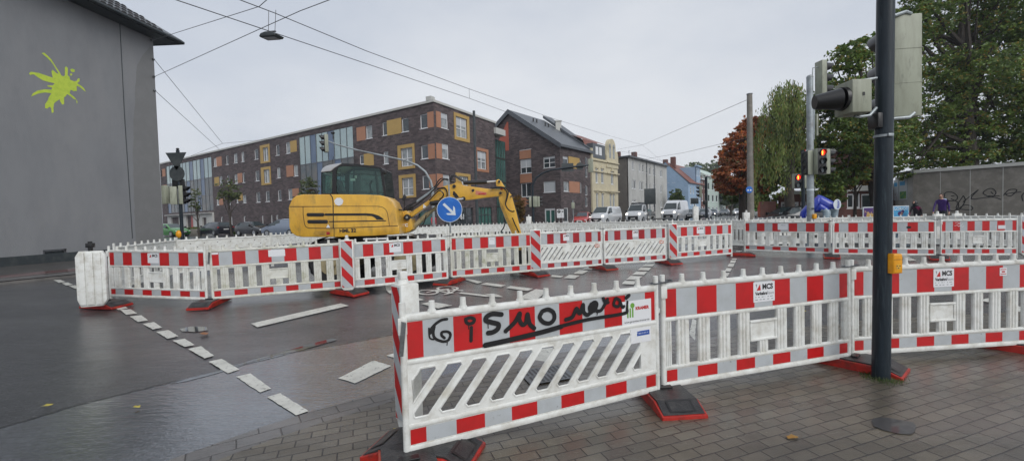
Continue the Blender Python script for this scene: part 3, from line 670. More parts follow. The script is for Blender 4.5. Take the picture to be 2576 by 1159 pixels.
# ================================================================= FEET, BEACONS
def foot_parts():
    P = []
    a = MB()    # long body with sloping ends, in (y,z) outline extruded along x
    o = [(-.42, 0), (.42, 0), (.42, .035), (.24, .098), (-.24, .098), (-.42, .035)]
    a.prism(o, -.2, .2, 0, 'x', .008); P.append(('red_base', a, ['footred']))
    b = MB()
    o2 = [(-.405, .045), (-.255, .112), (.255, .112), (.405, .045), (.36, .035), (-.36, .035)]
    b.prism(o2, -.182, .182, 0, 'x', .004); P.append(('black_top', b, ['rubber']))
    for sy in (-1, 1):
        c = MB(); z = lambda y: .113 - (y-.265)*(.063/.13) + .003
        c.quad((-.115, sy*.275, z(.275)), (.115, sy*.275, z(.275)), (.115, sy*.385, z(.385)), (-.115, sy*.385, z(.385)), 0)
        c.quad((-.095, sy*.285, z(.285) + .001), (.095, sy*.285, z(.285) + .001), (.095, sy*.375, z(.375) + .001), (-.095, sy*.375, z(.375) + .001), 1); P.append(('recessed_panel', c, ['black', 'rubber']))
    c = MB(); c.bbox(-.07, .07, -.03, .03, .113, .128, .004); P.append(('socket', c, ['black']))
    return P
fp = None
def foot(X, Y, rot, label, h=.03, p=None):
    global fp
    p = p if p is not None else gpz(X, Y, h)
    if fp is None:
        fp = thing('barrier_foot', label, 'barrier foot', group='red and black rubber barrier feet')
        for n_, mb, ms in foot_parts(): mb.build(n_, ms, fp, smooth=False)
        t = fp
    else: t = dup(fp)
    t['label'] = label; t.scale = (.93, .93, .95); t.location = (p.x, p.y, G(p.y) + .012); sl_ = (G(p.y + .1) - G(p.y - .1))/.2
    t.rotation_euler = (0, 0, 0); q = Matrix.Rotation(math.atan(sl_), 3, 'X') @ Matrix.Rotation(rot, 3, 'Z'); t.rotation_euler = q.to_euler()
    return t
def hd(k): return B[k].rotation_euler.z
def midp(a, b): return (a + b)/2
def endp(k): t = B[k]; return Vector(t.location) + Vector((math.cos(hd(k)), math.sin(hd(k)), 0))*L_*t.scale[0]
AX = [((1100, 1200), (1075, 1110)), ((1690, 1046), (1640, 993)), ((2190, 945), (2040, 912)), ((2620, 893), (2490, 872)), ((535, 771), (592, 746)), ((912, 753), (842, 741)), ((1120, 717), (1165, 703)), ((1376, 697), (1318, 686)), ((1553, 681), (1497, 671)), ((1714, 662), (1662, 653)), ((1814, 646), (1892, 648)), ((2095, 655), (2085, 640)), ((2390, 655), (2365, 640))]
def axr(k):
    a, b_ = gp(*AX[k][0]), gp(*AX[k][1]); d = b_ - a; return math.atan2(d.y, d.x) - PI/2
J = [(Vector(B['NA'].location) + Vector((.06, -.10, 0)), hd('NA') + .05, 'foot under the left end of the graffiti barrier, cut by the photo edge'),
     (midp(endp('NA'), Vector(B['NB'].location)) + Vector((.03, -.01, 0)), hd('NA') - .08, 'worn foot with orange edge at the right end of the graffiti barrier'),
     (midp(endp('NB'), Vector(B['NC'].location)) + Vector((.02, -.05, 0)), hd('NB') + .62, 'bright red sided foot leaning against the thick dark mast'),
     (endp('NC'), hd('NC') + .9, 'foot at the right edge of the photo, only its red side in view'),
     (midp(endp('MA'), Vector(B['MB'].location)) + Vector((.0, 0, 0)), hd('MA') - .62, 'foot below the joint of the clean and the mossy picket barrier'),
     (midp(endp('MB'), Vector(B['MC'].location)) + Vector((.08, .0, 0)), hd('MB') + .5, 'bright red foot below the striped beacon in front of the excavator'),
     (midp(endp('MC'), Vector(B['MD'].location)), hd('MC') - .75, 'foot below the blue arrow sign, next to the bicycle marking'),
     (midp(endp('MD'), Vector(B['ME'].location)), hd('MD') + .45, 'foot below the striped beacon at the end of the algae green barrier'),
     (midp(endp('ME'), Vector(B['MF'].location)), hd('ME') + .45, 'foot at the joint of the two barriers with narrow slanted slots'),
     (midp(endp('MF'), Vector(B['MG'].location)), hd('MF') + .4, 'foot below the rightmost striped beacon of the middle row'),
     (midp(endp('MG'), Vector(B['RA'].location)) + Vector((.0, -.15, 0)), 1.45, 'long sided foot lying across the gap in the fence'),
     (midp(endp('RA'), Vector(B['RB'].location)), hd('RA') + .3, 'dark foot right of the grey signal mast'),
     (midp(endp('RB'), Vector(B['RC'].location)), hd('RB') + .5, 'foot half hidden behind the right near barrier')]
for k_, (p, r_, l) in enumerate(J): foot(0, 0, axr(k_), l, p=p)
fa, fb = gp(935, 1128), gp(1100, 1150); fd = (fb - fa).normalized(); foot(0, 0, math.atan2(fd.y, fd.x) - PI/2, 'foot under the narrow beacon behind the graffiti barrier', p=fa + fd*.42)
m0 = gpz(268, 768, .03); foot(0, 0, 1.35, 'foot with a yellow label at the far left, carrying the tall white delineator', p=m0)
yl = MB(); yl.box(-.12, .12, -.05, .05, 0, .003); o = yl.build('yellow_label', 'yellow', None)
ft = [x for x in col.objects if x.get('label', '').startswith('foot with a yellow')][0]; o.parent = ft; o.location = (-.0, .345, .083); o.rotation_euler = (-.45, 0, 0)

def beacon(p, rot, label, w=.25, h=1.0, z0=.10, flip=False, side=.09, group='red and white striped beacons'):
    t = thing('warning_beacon', label, 'beacon', (p.x, p.y, G(p.y)), rot, group)
    b = MB(); b.bbox(-w/2, w/2, -.03, side, z0 + .05, z0 + h, .012); b.prism([(-w/2 + .01, z0 + .05), (w/2 - .01, z0 + .05), (.04, z0 - .02), (-.04, z0 - .02)], -.02, side - .01); b.build('body', 'bw', t)
    s = MB(); sw = w/2 - .02; za, zb_ = z0 + .07, z0 + h - .02; st = .185; k = -3
    s.box(-sw, sw, -.0325, -.0305, za, zb_, 1)
    while True:
        zc = za + k*st*2; k += 1
        if zc > zb_ + .4: break
        pl = [(-sw, zc + .24), (sw, zc), (sw, zc + st), (-sw, zc + .24 + st)]
        if flip: pl = [(-a, b_) for a, b_ in pl][::-1]
        # clip in z
        q = clipx([(b_, a) for a, b_ in pl], za, zb_)
        if q and len(q) > 2: s.add([(a, -.0335, b_) for b_, a in q], [tuple(range(len(q)))])
    s.build('striped_panel', ['refr', 'refw'], t)
    c = MB(); c.cyl((0, .03, z0 + h), (0, .03, z0 + h + .03), .045, .04, 12); c.bbox(-.025, .025, .0, .06, z0 + h + .03, z0 + h + .09, .008); c.build('lamp_mount', 'bw', t)
    return t
beacon(gpz(881, 728, .1) + Vector((0, -.09, 0)), .15, 'striped beacon standing before the front edge of the excavator body')
beacon(gpz(1348, 681, .1) + Vector((0, -.09, 0)), .12, 'wide striped beacon left of the barriers with narrow slanted slots', w=.27)
beacon(gpz(1690, 652, .1) + Vector((0, -.09, 0)), .1, 'striped beacon right of the barriers with narrow slanted slots', w=.25)
beacon(gpz(2566, 641, .1) + Vector((.05, -.09, 0)), -.3, 'striped beacon at the right edge of the photo', w=.25)
beacon(gpz(1012, 1085, .1) + Vector((.0, .06, 0)), -.82, 'white beacon with one striped side, just behind the left post of the graffiti barrier', w=.16, side=.12, h=1.08)
# rear beacons whose tops look over the back row
for X, Y, l in ((1330, 545, 'white beacon top looking over the back row by the lowered boom'), (1749, 520, 'white beacon top between the tall van and the queue'), (1876, 535, 'white beacon top left of the concrete mast')):
    pp = dp(X, Y, 20.5 if X < 1800 else 17); beacon(Vector((pp.x, pp.y, 0)), PI, l, h=.96 + max(0, pp.z - G(pp.y) - 1.05))
for X, Y, l in ((2356, 527, 'white beacon top below the walker with the black hood'), (2405, 532, 'white beacon top below the walker in the purple jacket')):
    pp = dp(X, Y, 14.5); beacon(Vector((pp.x, pp.y, 0)), PI, l, h=.98)
# tall white delineator with ribbed back
p = gpz(236, 768, .12); t = thing('delineator', 'tall ribbed dirty white delineator with a black lamp stub, leftmost in the middle row', 'delineator', (p.x, p.y, G(p.y)), .25)
b = MB(); hw = .22
b.prism([(-hw + .05, .10), (hw - .07, .11), (hw, .22), (hw, 1.02), (hw - .05, 1.10), (-hw + .06, 1.10), (-hw, 1.0), (-hw, .24)], -.035, .035, bev=.012)
for x0, x1 in ((-.17, -.075), (-.055, .05), (.07, .165)): b.prism([(x0, .14), (x1, .14), (x1, 1.07), (x0, 1.07)], -.06, -.03, bev=.014)
b.build('ribbed_body', 'bw', t); c = MB(); c.cyl((.0, 0, 1.1), (0, 0, 1.16), .035, n=12); c.bbox(-.05, .05, -.045, .045, 1.16, 1.24, .008); c.cyl((0, 0, 1.24), (0, 0, 1.27), .032, n=12); c.build('lamp_stub', 'black', t)

# ================================================================= THICK DARK MAST WITH SIGNALS
pm = gp(2216, 955); pt_ = dp(2228, 0, pm.y)
t = thing('signal_mast', 'thick dark blue mast rising out of the pavement in the foreground', 'signal mast', (pm.x, pm.y, G(pm.y)))
lean = Vector((pt_.x - pm.x, 0, pt_.z - pm.z)).normalized()
b = MB(); b.cyl((0, 0, 0), lean*5.2, .0715, .066, 32); b.build('pole', 'mast', t)
def at_m(X, Y): q = dp(X, Y, pm.y); return q - pm
q = at_m(2221, 343); b = MB(); b.cyl(q - lean*.011, q + lean*.011, .071, n=32); b.bbox(q.x - .02, q.x + .03, -.085, -.068, q.z - .014, q.z + .014, .004); b.build('steel_band', 'galv', t)
q = at_m(2230, 660); b = MB(); b.prism([(-.062, -.105), (.062, -.105), (.064, .07), (.055, .105), (-.055, .108), (-.062, .09)], -.05, .05, bev=.016); o = b.build('push_button_box', 'yellow', t, (q.x + .0, -.078, q.z)); o.rotation_euler = (0, 0, .12); o.scale = (.78, .8, .86)
d = MB(); d.box(-.06, .06, -.0525, -.05, .045, .048)
for cx, cz in ((0, -.045), (-.018, -.022), (.018, -.022)): d.add([(cx + .008*math.cos(a), -.053, cz + .006*math.sin(a)) for a in [2*PI*k/12 for k in range(12)]], [tuple(range(12))])
d.add([(.03*math.cos(a), -.0515, -.03 + .03*math.sin(a)) for a in [2*PI*k/20 for k in range(20)]], [tuple(range(20))], 1); d.build('dots_and_seam', ['black', 'cyellow'], o)
b = MB(); q = at_m(2203, 308); b.bbox(q.x - .03, q.x + .02, -.06, .06, q.z - .06, q.z + .08, .01); b.build('junction_box', 'black', t)
def visor(mb, c, r, l, dirv, n=16, m=0):                        # hood: 3/4 tube cut obliquely
    dirv = Vector(dirv).normalized(); a = dirv.cross(Vector((0, 0, 1))).normalized(); u = a.cross(dirv)
    c = Vector(c); vs = []; 
    angs = [(-60 + 300*i/n) for i in range(n+1)]
    for i, g in enumerate(angs):
        th = math.radians(g); off = a*(r*math.cos(th)) + u*(r*math.sin(th)); ll = l*(.38 + .62*(.5 + .5*math.sin(th)))
        vs += [c + off, c + off*.93 + dirv*ll, c + off*.96, c + off*.89 + dirv*(ll)]
    fs = []
    for i in range(n): k = 4*i; fs += [(k, k+4, k+5, k+1), (k+2, k+3, k+7, k+6), (k+1, k+5, k+7, k+3)]
    mb.add(vs, fs, m)
def signal_head(parent, loc, rot, n=3, s=.3, lens=None, back='head', front='black', visl=.22, w=None, name='signal_head', lit=None):
    """front faces local -y"""
    w = w or s; h = n*s
    e = MB(); e.bbox(-w/2, w/2, -.07, .10, -h/2, h/2, .012)
    for i in range(1, n): e.box(-w/2 - .002, w/2 + .002, .02, .103, -h/2 + i*s - .003, -h/2 + i*s + .003)
    o = e.build(name, back, parent, loc, rot)
    f = MB(); f.bbox(-w/2 + .004, w/2 - .004, -.085, -.068, -h/2 + .004, h/2 - .004, .006)
    for i in range(n): visor(f, (0, -.085, -h/2 + s*(i + .5)), s*.4, visl, (0, -1, -.05))
    f.build('visors', front, o)
    g = MB()
    for i in range(n):
        if lit == i: continue
        z = -h/2 + s*(i + .5); g.add([(s*.34*math.cos(a), -.088, z + s*.34*math.sin(a)) for a in [2*PI*k/16 for k in range(16)]], [tuple(range(16))])
    g.build('lenses', 'carglass', o)
    if lit is not None:
        z = -h/2 + s*(lit + .5); g = MB(); g.add([(s*.34*math.cos(a), -.089, z + s*.34*math.sin(a)) for a in [2*PI*k/16 for k in range(16)]], [tuple(range(16))]); gl = g.build('lit_lens', 'redon', o)
        k = MB(); k.ball((0, -.09, z + s*.2), s*.055, .001, s*.055); k.box(-s*.09, s*.09, -.0905, -.0895, z - s*.08, z + s*.15); k.box(-s*.06, s*.06, -.0905, -.0895, z - s*.28, z - s*.08); k.build('standing_figure', 'redmid', gl)
    return o
# small head seen from the side with its long hood, left of the mast
q = at_m(2146, 250); b = MB(); b.bbox(-.09, .09, -.11, .11, -.15, .15, .014); o = b.build('signal_head', 'head', t, (q.x - .02, -.02, q.z)); o['label'] = 'single lamp housing with a long black hood'
b = MB(); b.cyl((-.09, 0, 0), (-.12, 0, 0), .108, .104, 24); b.cyl((-.12, 0, .0), (-.32, .05, -.012), .098, .064, 24); b.build('hood', 'black', o)
b = MB(); b.box(-.0, .02, -.114, -.111, .0, .03); b.build('latch_holes', 'black', o)
b = MB(); q1, q2 = at_m(2150, 212), at_m(2205, 197); b.tube([q1 + Vector((.02, 0, -.01)), q1 + Vector((.06, 0, .03)), q2], .014, 8); q1, q2 = at_m(2150, 292), at_m(2205, 285); b.tube([q1, q1 + Vector((.04, 0, -.01)), q1 + Vector((.14, 0, .0)), q2 + Vector((0, 0, .05))], .014, 8); b.build('bracket', 'galv', t)
q = at_m(2287, 164); o = signal_head(t, (q.x, .10, q.z), PI - .12, 3, .315, w=.25); o['label'] = 'three-lamp housing seen from behind'
q1, q2 = at_m(2235, 45), at_m(2292, 30); b = MB(); b.tube([q1, q2 + Vector((-.05, 0, 0)), q2 + Vector((0, 0, -.02))], .016, 8); q1, q2 = at_m(2235, 300), at_m(2300, 295); b.tube([q1, q2 + Vector((-.05, 0, 0)), q2 + Vector((0, 0, .04))], .016, 8); b.build('bracket', 'galv', t)
# moss and grass tuft round the foot of the mast
M['grass'] = foliage('grass_blades', (.05, .10, .015), (.09, .14, .03), (.16, .15, .05))
rr = random.Random(5); b = MB()
for i in range(420):
    a = rr.uniform(0, 2*PI); r_ = .09 + abs(rr.gauss(0, .045)); x, y = pm.x + r_*math.cos(a), pm.y + r_*math.sin(a); h = rr.uniform(.01, .05); w_ = .003; dx, dy = rr.uniform(-.03, .03), rr.uniform(-.03, .03); z = G(y) + .02
    b.add([(x - w_, y, z), (x + w_, y, z), (x + dx, y + dy, z + h)], [(0, 1, 2)])
tag(b.build('grass', 'grass', smooth=False), 'ring of short green grass and moss round the foot of the thick dark mast', 'grass', kind='stuff')
# fallen leaves
M['leaf'] = mat('fallen_leaf', (.25, .09, .02), .5, c2=(.3, .2, .03), scale=2)
def leaf(X, Y, s, l, c='leaf'):
    p = gp(X, Y); a = rr.uniform(0, 6); b = MB(); pts = [(s*(1 - .25*(i % 2))*math.cos(i*PI/5)*1.0, s*.6*(1 - .25*(i % 2))*math.sin(i*PI/5), .004*(i % 3)) for i in range(10)]
    b.add(pts + [(0, 0, .008)], [(i, (i+1) % 10, 10) for i in range(10)]); tag(b.build('fallen_leaf', c, None, (p.x, p.y, G(p.y) + .028), a), l, 'leaf', 'fallen autumn leaves')
M['leafy'] = mat('yellow_leaf', (.4, .33, .05), .5)
leaf(1992, 1108, .05, 'brown leaf on the pavers below the near picket barrier'); leaf(2018, 786, .06, 'pale leaf on the asphalt behind the near picket barrier', 'leafy'); leaf(2184, 748, .06, 'yellow leaf just left of the thick dark mast', 'leafy')
leaf(514, 843, .09, 'reddish leaf by the small puddle near the mossy barrier'); pass; leaf(992, 831, .05, 'small leaf on asphalt left of the narrow beacon', 'leaf'); leaf(998, 1088, .04, 'tan leaf on the gutter stones by the graffiti barrier', 'leafy'); leaf(120, 1026, .05, 'pale yellow leaf on dark asphalt at the lower left', 'leafy'); leaf(345, 1030, .04, 'small yellow leaf right of the long seam of asphalt', 'leafy')

# blue arrow sign
p = dp(1131, 527, 10.2); t = thing('arrow_sign', 'round blue sign with a white arrow pointing down to the right, on a thin post', 'sign', (p.x, p.y, G(p.y)), .12)
b = MB(); b.cyl((0, .02, 0), (0, .02, 2.35), .02, n=12); b.build('post', 'galv', t)
zc = p.z - G(p.y); R_ = .305; b = MB(); b.cyl((0, -.004, zc), (0, .004, zc), R_, n=48); o = b.build('sign_disc', 'backsign', t)
b = MB(); b.add([(R_*math.cos(a), -.006, zc + R_*math.sin(a)) for a in [2*PI*k/48 for k in range(48)]], [tuple(range(48))], 1); b.add([((R_-.012)*math.cos(a), -.0075, zc + (R_-.012)*math.sin(a)) for a in [2*PI*k/48 for k in range(48)]], [tuple(range(48))], 0)
b.build('blue_face', ['bluesign', 'signw'], o)
def rot45(u, v): c = math.sqrt(.5); return ((u*c + v*c), (-u*c + v*c))
pts = [(-.2, .03), (.09, .03), (.0, .125), (.055, .125), (.2, 0), (.055, -.125), (.0, -.125), (.09, -.03), (-.2, -.03)]
b = MB(); P = [rot45(u*1.0, v*1.0) for u, v in pts]
b.add([(x, -.009, zc + z) for x, z in [P[0], P[1], P[7], P[8]]], [(0, 1, 2, 3)]); b.add([(x, -.0092, zc + z) for x, z in [P[1], P[2], P[3], P[4]]], [(0, 1, 2, 3)]); b.add([(x, -.0092, zc + z) for x, z in [P[4], P[5], P[6], P[7]]], [(0, 1, 2, 3)]); b.add([(x, -.0094, zc + z) for x, z in [P[1], P[4], P[7]]], [(0, 1, 2)])
b.build('white_arrow', 'signw', o)

# ================================================================= OTHER SIGNAL POSTS
def post(X, Ytop, d, r, label, m='galv', cat='signal mast', name='signal_mast', r1=None, off=0):
    q = dp(X, Ytop, d); t = thing(name, label, cat, (q.x, q.y, G(q.y))); h = q.z - G(q.y)
    b = MB(); b.cyl((0, 0, 0), (off, 0, h), r, r1 or r, 20); b.build('pole', m, t); return t, q
def loc(t, X, Y, d=None): q = dp(X, Y, d or t.location.y); return q - Vector(t.location)
# left post, signs seen from behind
t, q = post(447, 378, 18, .065, 'dark signal post with backs of triangular and round signs, by the grey wall', 'mast', off=-.0)
b = MB(); c_ = loc(t, 447, 400); s_ = .44; b.prism([(-s_, .26), (s_, .26), (.03, -.46), (-.03, -.46)], -.01, .01); o = b.build('triangular_sign_back', 'backsign', t, (c_.x, -.08, c_.z)); 
c_ = loc(t, 449, 437); b = MB(); b.cyl((0, -.01, 0), (0, .01, 0), .32, n=28); b.build('round_sign_back', 'backsign', t, (c_.x, -.08, c_.z))
c_ = loc(t, 450, 463); b = MB(); b.bbox(-.26, .26, -.03, .03, -.2, .2, .02); b.build('black_sign_box', 'black', t, (c_.x, -.02, c_.z))
c_ = loc(t, 447, 378); b = MB(); b.ball((0, 0, .05), .06, .06, .05); b.build('camera_dome', 'black', t, (c_.x, 0, c_.z))
c_ = loc(t, 442, 492); signal_head(t, (c_.x, -.1, c_.z), PI + .5, 3, .25, w=.24); c_ = loc(t, 417, 490); signal_head(t, (c_.x, .0, c_.z), PI - .3, 3, .26, w=.24)
c_ = loc(t, 459, 490); signal_head(t, (c_.x, .0, c_.z), PI/2 + .1, 3, .26, w=.2)
for yy_ in (470, 512): b = MB(); b.tube([loc(t, 410, yy_), loc(t, 450, yy_)], .02); b.build('bracket', 'galv', t)
c_ = loc(t, 464, 590); b = MB(); b.ball((0, 0, 0), .12, .1, .17); b.build('yellow_button_box', 'yellow', t, (-.1, -.05, 1.02))
# curved grey arm over the excavator
t, q = post(1088, 470, 21, .075, 'pale mast with a long curved arm reaching left over the excavator cab', 'galv')
A_ = [loc(t, *p) for p in ((1088, 475), (1083, 455), (1070, 432), (1050, 416), (1020, 404), (960, 391), (900, 378), (848, 364), (826, 355))]
b = MB(); b.tube(A_, .06, 10, rs=[.06, .06, .055, .052, .048, .044, .04, .034, .03]); b.build('arm', 'galv', t)
c_ = loc(t, 820, 361); signal_head(t, (c_.x, 0, c_.z), -PI/2 + .5, 3, .29, w=.3); c_ = loc(t, 838, 350); b = MB(); b.cyl((0, 0, 0), (0, 0, .25), .02); b.ball((0, 0, .3), .1, .1, .06); b.build('detector', 'black', t, c_)
# dark curved arm in front of the gabled house
t, q = post(1340, 480, 30, .085, 'dark signal mast with a curved arm reaching right in front of the gabled clinker house', 'mast')
A_ = [loc(t, *p) for p in ((1340, 482), (1340, 465), (1348, 448), (1364, 436), (1385, 428), (1430, 421), (1486, 415))]
b = MB(); b.tube(A_, .07, 8); b.build('arm', 'mast', t)
c_ = loc(t, 1486, 417); signal_head(t, (c_.x, 0, c_.z), PI - .3, 3, .32, w=.34)
c_ = loc(t, 1428, 421); b = MB(); b.box(-.42, .42, .07, .09, -.28, .3); b.build('sign_panel_back', 'backsign', t, (c_.x, 0, c_.z)); c_ = loc(t, 1459, 418); b = MB(); b.cyl((0, .07, 0), (0, .09, 0), .27, n=20); b.build('round_sign_back', 'backsign', t, (c_.x, 0, c_.z))
c_ = loc(t, 1346, 507); signal_head(t, (c_.x, -.1, c_.z), PI - .2, 3, .25, w=.28); c_ = loc(t, 1333, 508); signal_head(t, (c_.x, -.1, c_.z), -PI/2, 3, .24, w=.2); c_ = loc(t, 1355, 507); signal_head(t, (c_.x, -.05, c_.z), PI/2, 3, .24, w=.2)
# tall catenary mast
post(1192, 279, 30, .105, 'tall plain dark grey steel mast in front of the clinker block', 'backsign', 'mast', 'catenary_mast', .09)
# small post beside it, and another in the street
t, q = post(1441, 503, 42, .05, 'slim grey post with a small signal by the glass door', 'galv'); c_ = loc(t, 1441, 517); signal_head(t, (c_.x, -.1, c_.z), PI, 2, .3)
t, q = post(1776, 445, 30, .09, 'thin dark signal mast among the queueing cars', 'mast'); c_ = loc(t, 1762, 482); signal_head(t, (c_.x, 0, c_.z), PI/2 - .4 + PI, 3, .27, w=.3)
c_ = loc(t, 1772, 510); b = MB(); b.bbox(-.12, .12, -.1, .1, -.15, .15, .02); b.build('button_box', 'black', t, (c_.x, -.1, c_.z))
# direction sign backs on posts
for X0, X1, Y0, Y1, d, l in ((1621, 1649, 474, 514, 36, 'large grey back of a road sign behind the flatbed truck'), (1738, 1757, 498, 513, 55, 'small dark sign back in front of the blue house')):
    a, b_ = dp(X0, Y1, d), dp(X1, Y0, d); cx = (a.x + b_.x)/2; t = thing('road_sign', l, 'sign', (cx, d, G(d))); w_ = (b_.x - a.x)/2
    b = MB(); b.bbox(-w_, w_, -.02, .02, a.z - G(d), b_.z - G(d), .008); b.build('sign_panel', 'backsign', t)
    b = MB(); b.cyl((0, .05, 0), (0, .05, b_.z - G(d)), .05, n=10); b.build('post', 'galv', t)
# concrete mast with round bicycle sign
t, q = post(1885.5, 238, 26.5, .21, 'tapering concrete mast carrying wires, with a small round blue sign', 'concrete', 'mast', 'concrete_mast', .155)
c_ = loc(t, 1886, 477, 26.2); b = MB(); b.cyl((0, -.01, 0), (0, .01, 0), .21, n=28); o = b.build('round_sign', 'bluesign', t, (c_.x, -.25, c_.z)); b = MB()
for cx in (-.08, .08): b.add([(cx + .055*math.cos(a), -.012, -.03 + .055*math.sin(a)) for a in [2*PI*k/12 for k in range(12)]], [tuple(range(12))])
b.build('white_bicycle', 'signw', o); b = MB(); b.cyl((0, 0, 0), (0, 0, .05), .17, n=20); b.build('cap', 'steel', t, loc(t, 1885.5, 238))
# grey signal mast with many heads
t, q = post(2037, 195, 13.8, .105, 'galvanised grey signal mast with a red pedestrian light', 'galv', r1=.095, off=0)
top = loc(t, 2037, 195); b = MB(); b.ball((top.x, 0, top.z), .10, .1, .08); b.tube([top + Vector((.08, 0, -.05)), top + Vector((.1, 0, .3)), top + Vector((.35, 0, .34))], .015); b.tube([top + Vector((.12, 0, -2.0)), top + Vector((.13, 0, -1.0))], .03); b.build('bracket', 'galv', t)
c_ = loc(t, 2066, 197); o = signal_head(t, (c_.x, 0, c_.z), PI/2 + .1, 3, .36, w=.3, visl=.3); c_ = loc(t, 2078, 407); signal_head(t, (c_.x, .05, c_.z), PI/2 + .1, 3, .27, w=.28, visl=.26)
c_ = loc(t, 2051, 408); o = signal_head(t, (c_.x, -.22, c_.z), .1, 3, .27, w=.3, visl=.1, lit=2, name='pedestrian_signal'); o['label'] = 'pedestrian signal showing a lit red standing figure'
c_ = loc(t, 2031, 410); signal_head(t, (c_.x, .0, c_.z), PI/2 + PI, 3, .26, w=.26, visl=.02)
c_ = loc(t, 2046, 544); b = MB(); b.bbox(-.05, .05, -.05, .05, -.08, .08, .02); b.build('yellow_button_box', 'yellow', t, (.03, -.14, c_.z)); 
q1 = loc(t, 2044, 315); b = MB(); b.bbox(-.03, .03, -.03, .03, -.35, .35, .01); b.build('cable_box', 'head', t, (q1.x + .13, -.02, q1.z))
q1 = loc(t, 2046, 498); b = MB(); b.box(-.045, .045, -.112, -.108, -.03, .03); b.build('small_label', 'backsign', t, (.0, 0, q1.z - .35)); b = MB(); b.cyl((0, 0, -.025), (0, 0, .025), .108, n=20); b.build('tape_band', 'signw', t, (0, 0, q1.z + .27))
# darker post left of it
t, q = post(2020, 378, 21, .085, 'dark signal post with a red standing figure lit, left of the grey mast', 'mast'); c_ = loc(t, 2001, 456); signal_head(t, (c_.x, -.1, c_.z), .1, 2, .36, w=.36, visl=.1, lit=1, name='pedestrian_signal')
c_ = loc(t, 2026, 455); signal_head(t, (c_.x, 0, c_.z), PI/2, 2, .36, w=.2)
c_ = loc(t, 2021, 397); b = MB(); b.prism([(-.04, .36), (.04, .36), (.02, -.36), (-.02, -.36)], -.02, .02); b.build('triangular_sign_edge', ['signw'], t, (c_.x + .05, -.1, c_.z)); b = MB(); b.prism([(-.045, .40), (-.03, .40), (0, -.38), (-.01, -.38)], -.03, .03); b.build('red_rim', 'refr', t, (c_.x + .05, -.1, c_.z))
# bent mast that carries the upper signal is part of the grey one; plain light post far away
# ================================================================= EXCAVATOR
TH = .05; PN = gp(865, 700); PN = dp(865, 560, 9.6); U_ = Vector((math.cos(TH), math.sin(TH), 0)); V_ = Vector((-math.sin(TH), math.cos(TH), 0))
EX = PN + V_*1.2; EX.z = G(EX.y)
def ex_plane(y): p = EX + V_*y; return (p.x, p.y), (p.x + U_.x, p.y + U_.y)
def e1(pts, y=-1.2):                                   # measured outline -> local (x, z) on the plane y
    P0, P1 = ex_plane(y); o = []
    for zx, zy in pts: s_, z_ = wp(706.5 + .21102*zx, 380.4 + .21102*zy, P0, P1); o.append((s_, z_ - EX.z))
    return o
def e2(pts, y=-.2):
    P0, P1 = ex_plane(y); o = []
    for zx, zy in pts: s_, z_ = wp(996.4 + .17193*zx, 416.7 + .17193*zy, P0, P1); o.append((s_, z_ - EX.z))
    return o
def smooth2(pts, k=5, closed=False):
    P = [Vector(p) for p in pts]; o = []; n = len(P)
    for i in range(n if closed else n-1):
        g = (lambda j: P[j % n]) if closed else (lambda j: P[min(n-1, max(0, j))])
        a, b, c, d = g(i-1), g(i), g(i+1), g(i+2)
        for q in range(k): u = q/k; o.append(tuple(.5*((2*b) + (c-a)*u + (2*a-5*b+4*c-d)*u*u + (3*b-a-3*c+d)*u**3)))
    if not closed: o.append(tuple(P[-1]))
    return o
M['cabglass'] = newmat('cab_glass')[0]
nt_ = M['cabglass'].node_tree; tr = nt_.nodes.new('ShaderNodeBsdfTransparent'); tr.inputs[0].default_value = (.52, .72, .65, 1); gl_ = nt_.nodes.new('ShaderNodeBsdfGlossy'); gl_.inputs['Roughness'].default_value = .04; gl_.inputs[0].default_value = (.6, .78, .74, 1)
fr_ = nt_.nodes.new('ShaderNodeFresnel'); fr_.inputs[0].default_value = 1.5; ad_ = nt_.nodes.new('ShaderNodeMath'); ad_.operation = 'ADD'; ad_.inputs[1].default_value = .05; nt_.links.new(fr_.outputs[0], ad_.inputs[0])
mx_ = nt_.nodes.new('ShaderNodeMixShader'); nt_.links.new(ad_.outputs[0], mx_.inputs[0]); nt_.links.new(tr.outputs[0], mx_.inputs[1]); nt_.links.new(gl_.outputs[0], mx_.inputs[2]); nt_.links.new(mx_.outputs[0], nt_.nodes['Material Output'].inputs[0])
X = thing('excavator', 'yellow wheeled excavator with a glazed black cab, its boom lowered to the right', 'excavator', EX, TH)
body = [(92, 662), (108, 625), (135, 565), (180, 530), (260, 514), (600, 514), (1000, 516), (1180, 524), (1270, 550), (1330, 605), (1370, 690), (1388, 800), (1398, 892), (1412, 896), (1412, 985), (1330, 995), (1100, 1008), (700, 1022), (260, 1022), (180, 1008), (125, 970), (98, 900)]
b = MB(); b.prism(e1(body), -1.2, -.42, 0, 'y', .15); ob = b.build('upper_body', 'cyellow', X)
b = MB(); b.prism(e1([(130, 640), (200, 560), (1150, 560), (1180, 640), (1180, 985), (700, 1005), (200, 1005), (130, 960)]), -.43, 1.15, 0, 'y', .05); b.build('cab_base', 'cyellow', X)
SD = lambda y: (lambda u, v, h: (u, y - h, v))
def decal(name, m, items, parent, y=-1.2, f=e1, off=.004):
    d = MB()
    for it in items:
        if it[0] == 'l': d.ribbon([p for p in f(it[1], y)], it[2], SD(y - off), 0)
        elif it[0] == 'p':
            pp = f(it[1], y); d.add([(a, y - off, c) for a, c in pp], [tuple(range(len(pp)))])
    return d.build(name, m, parent, smooth=False)
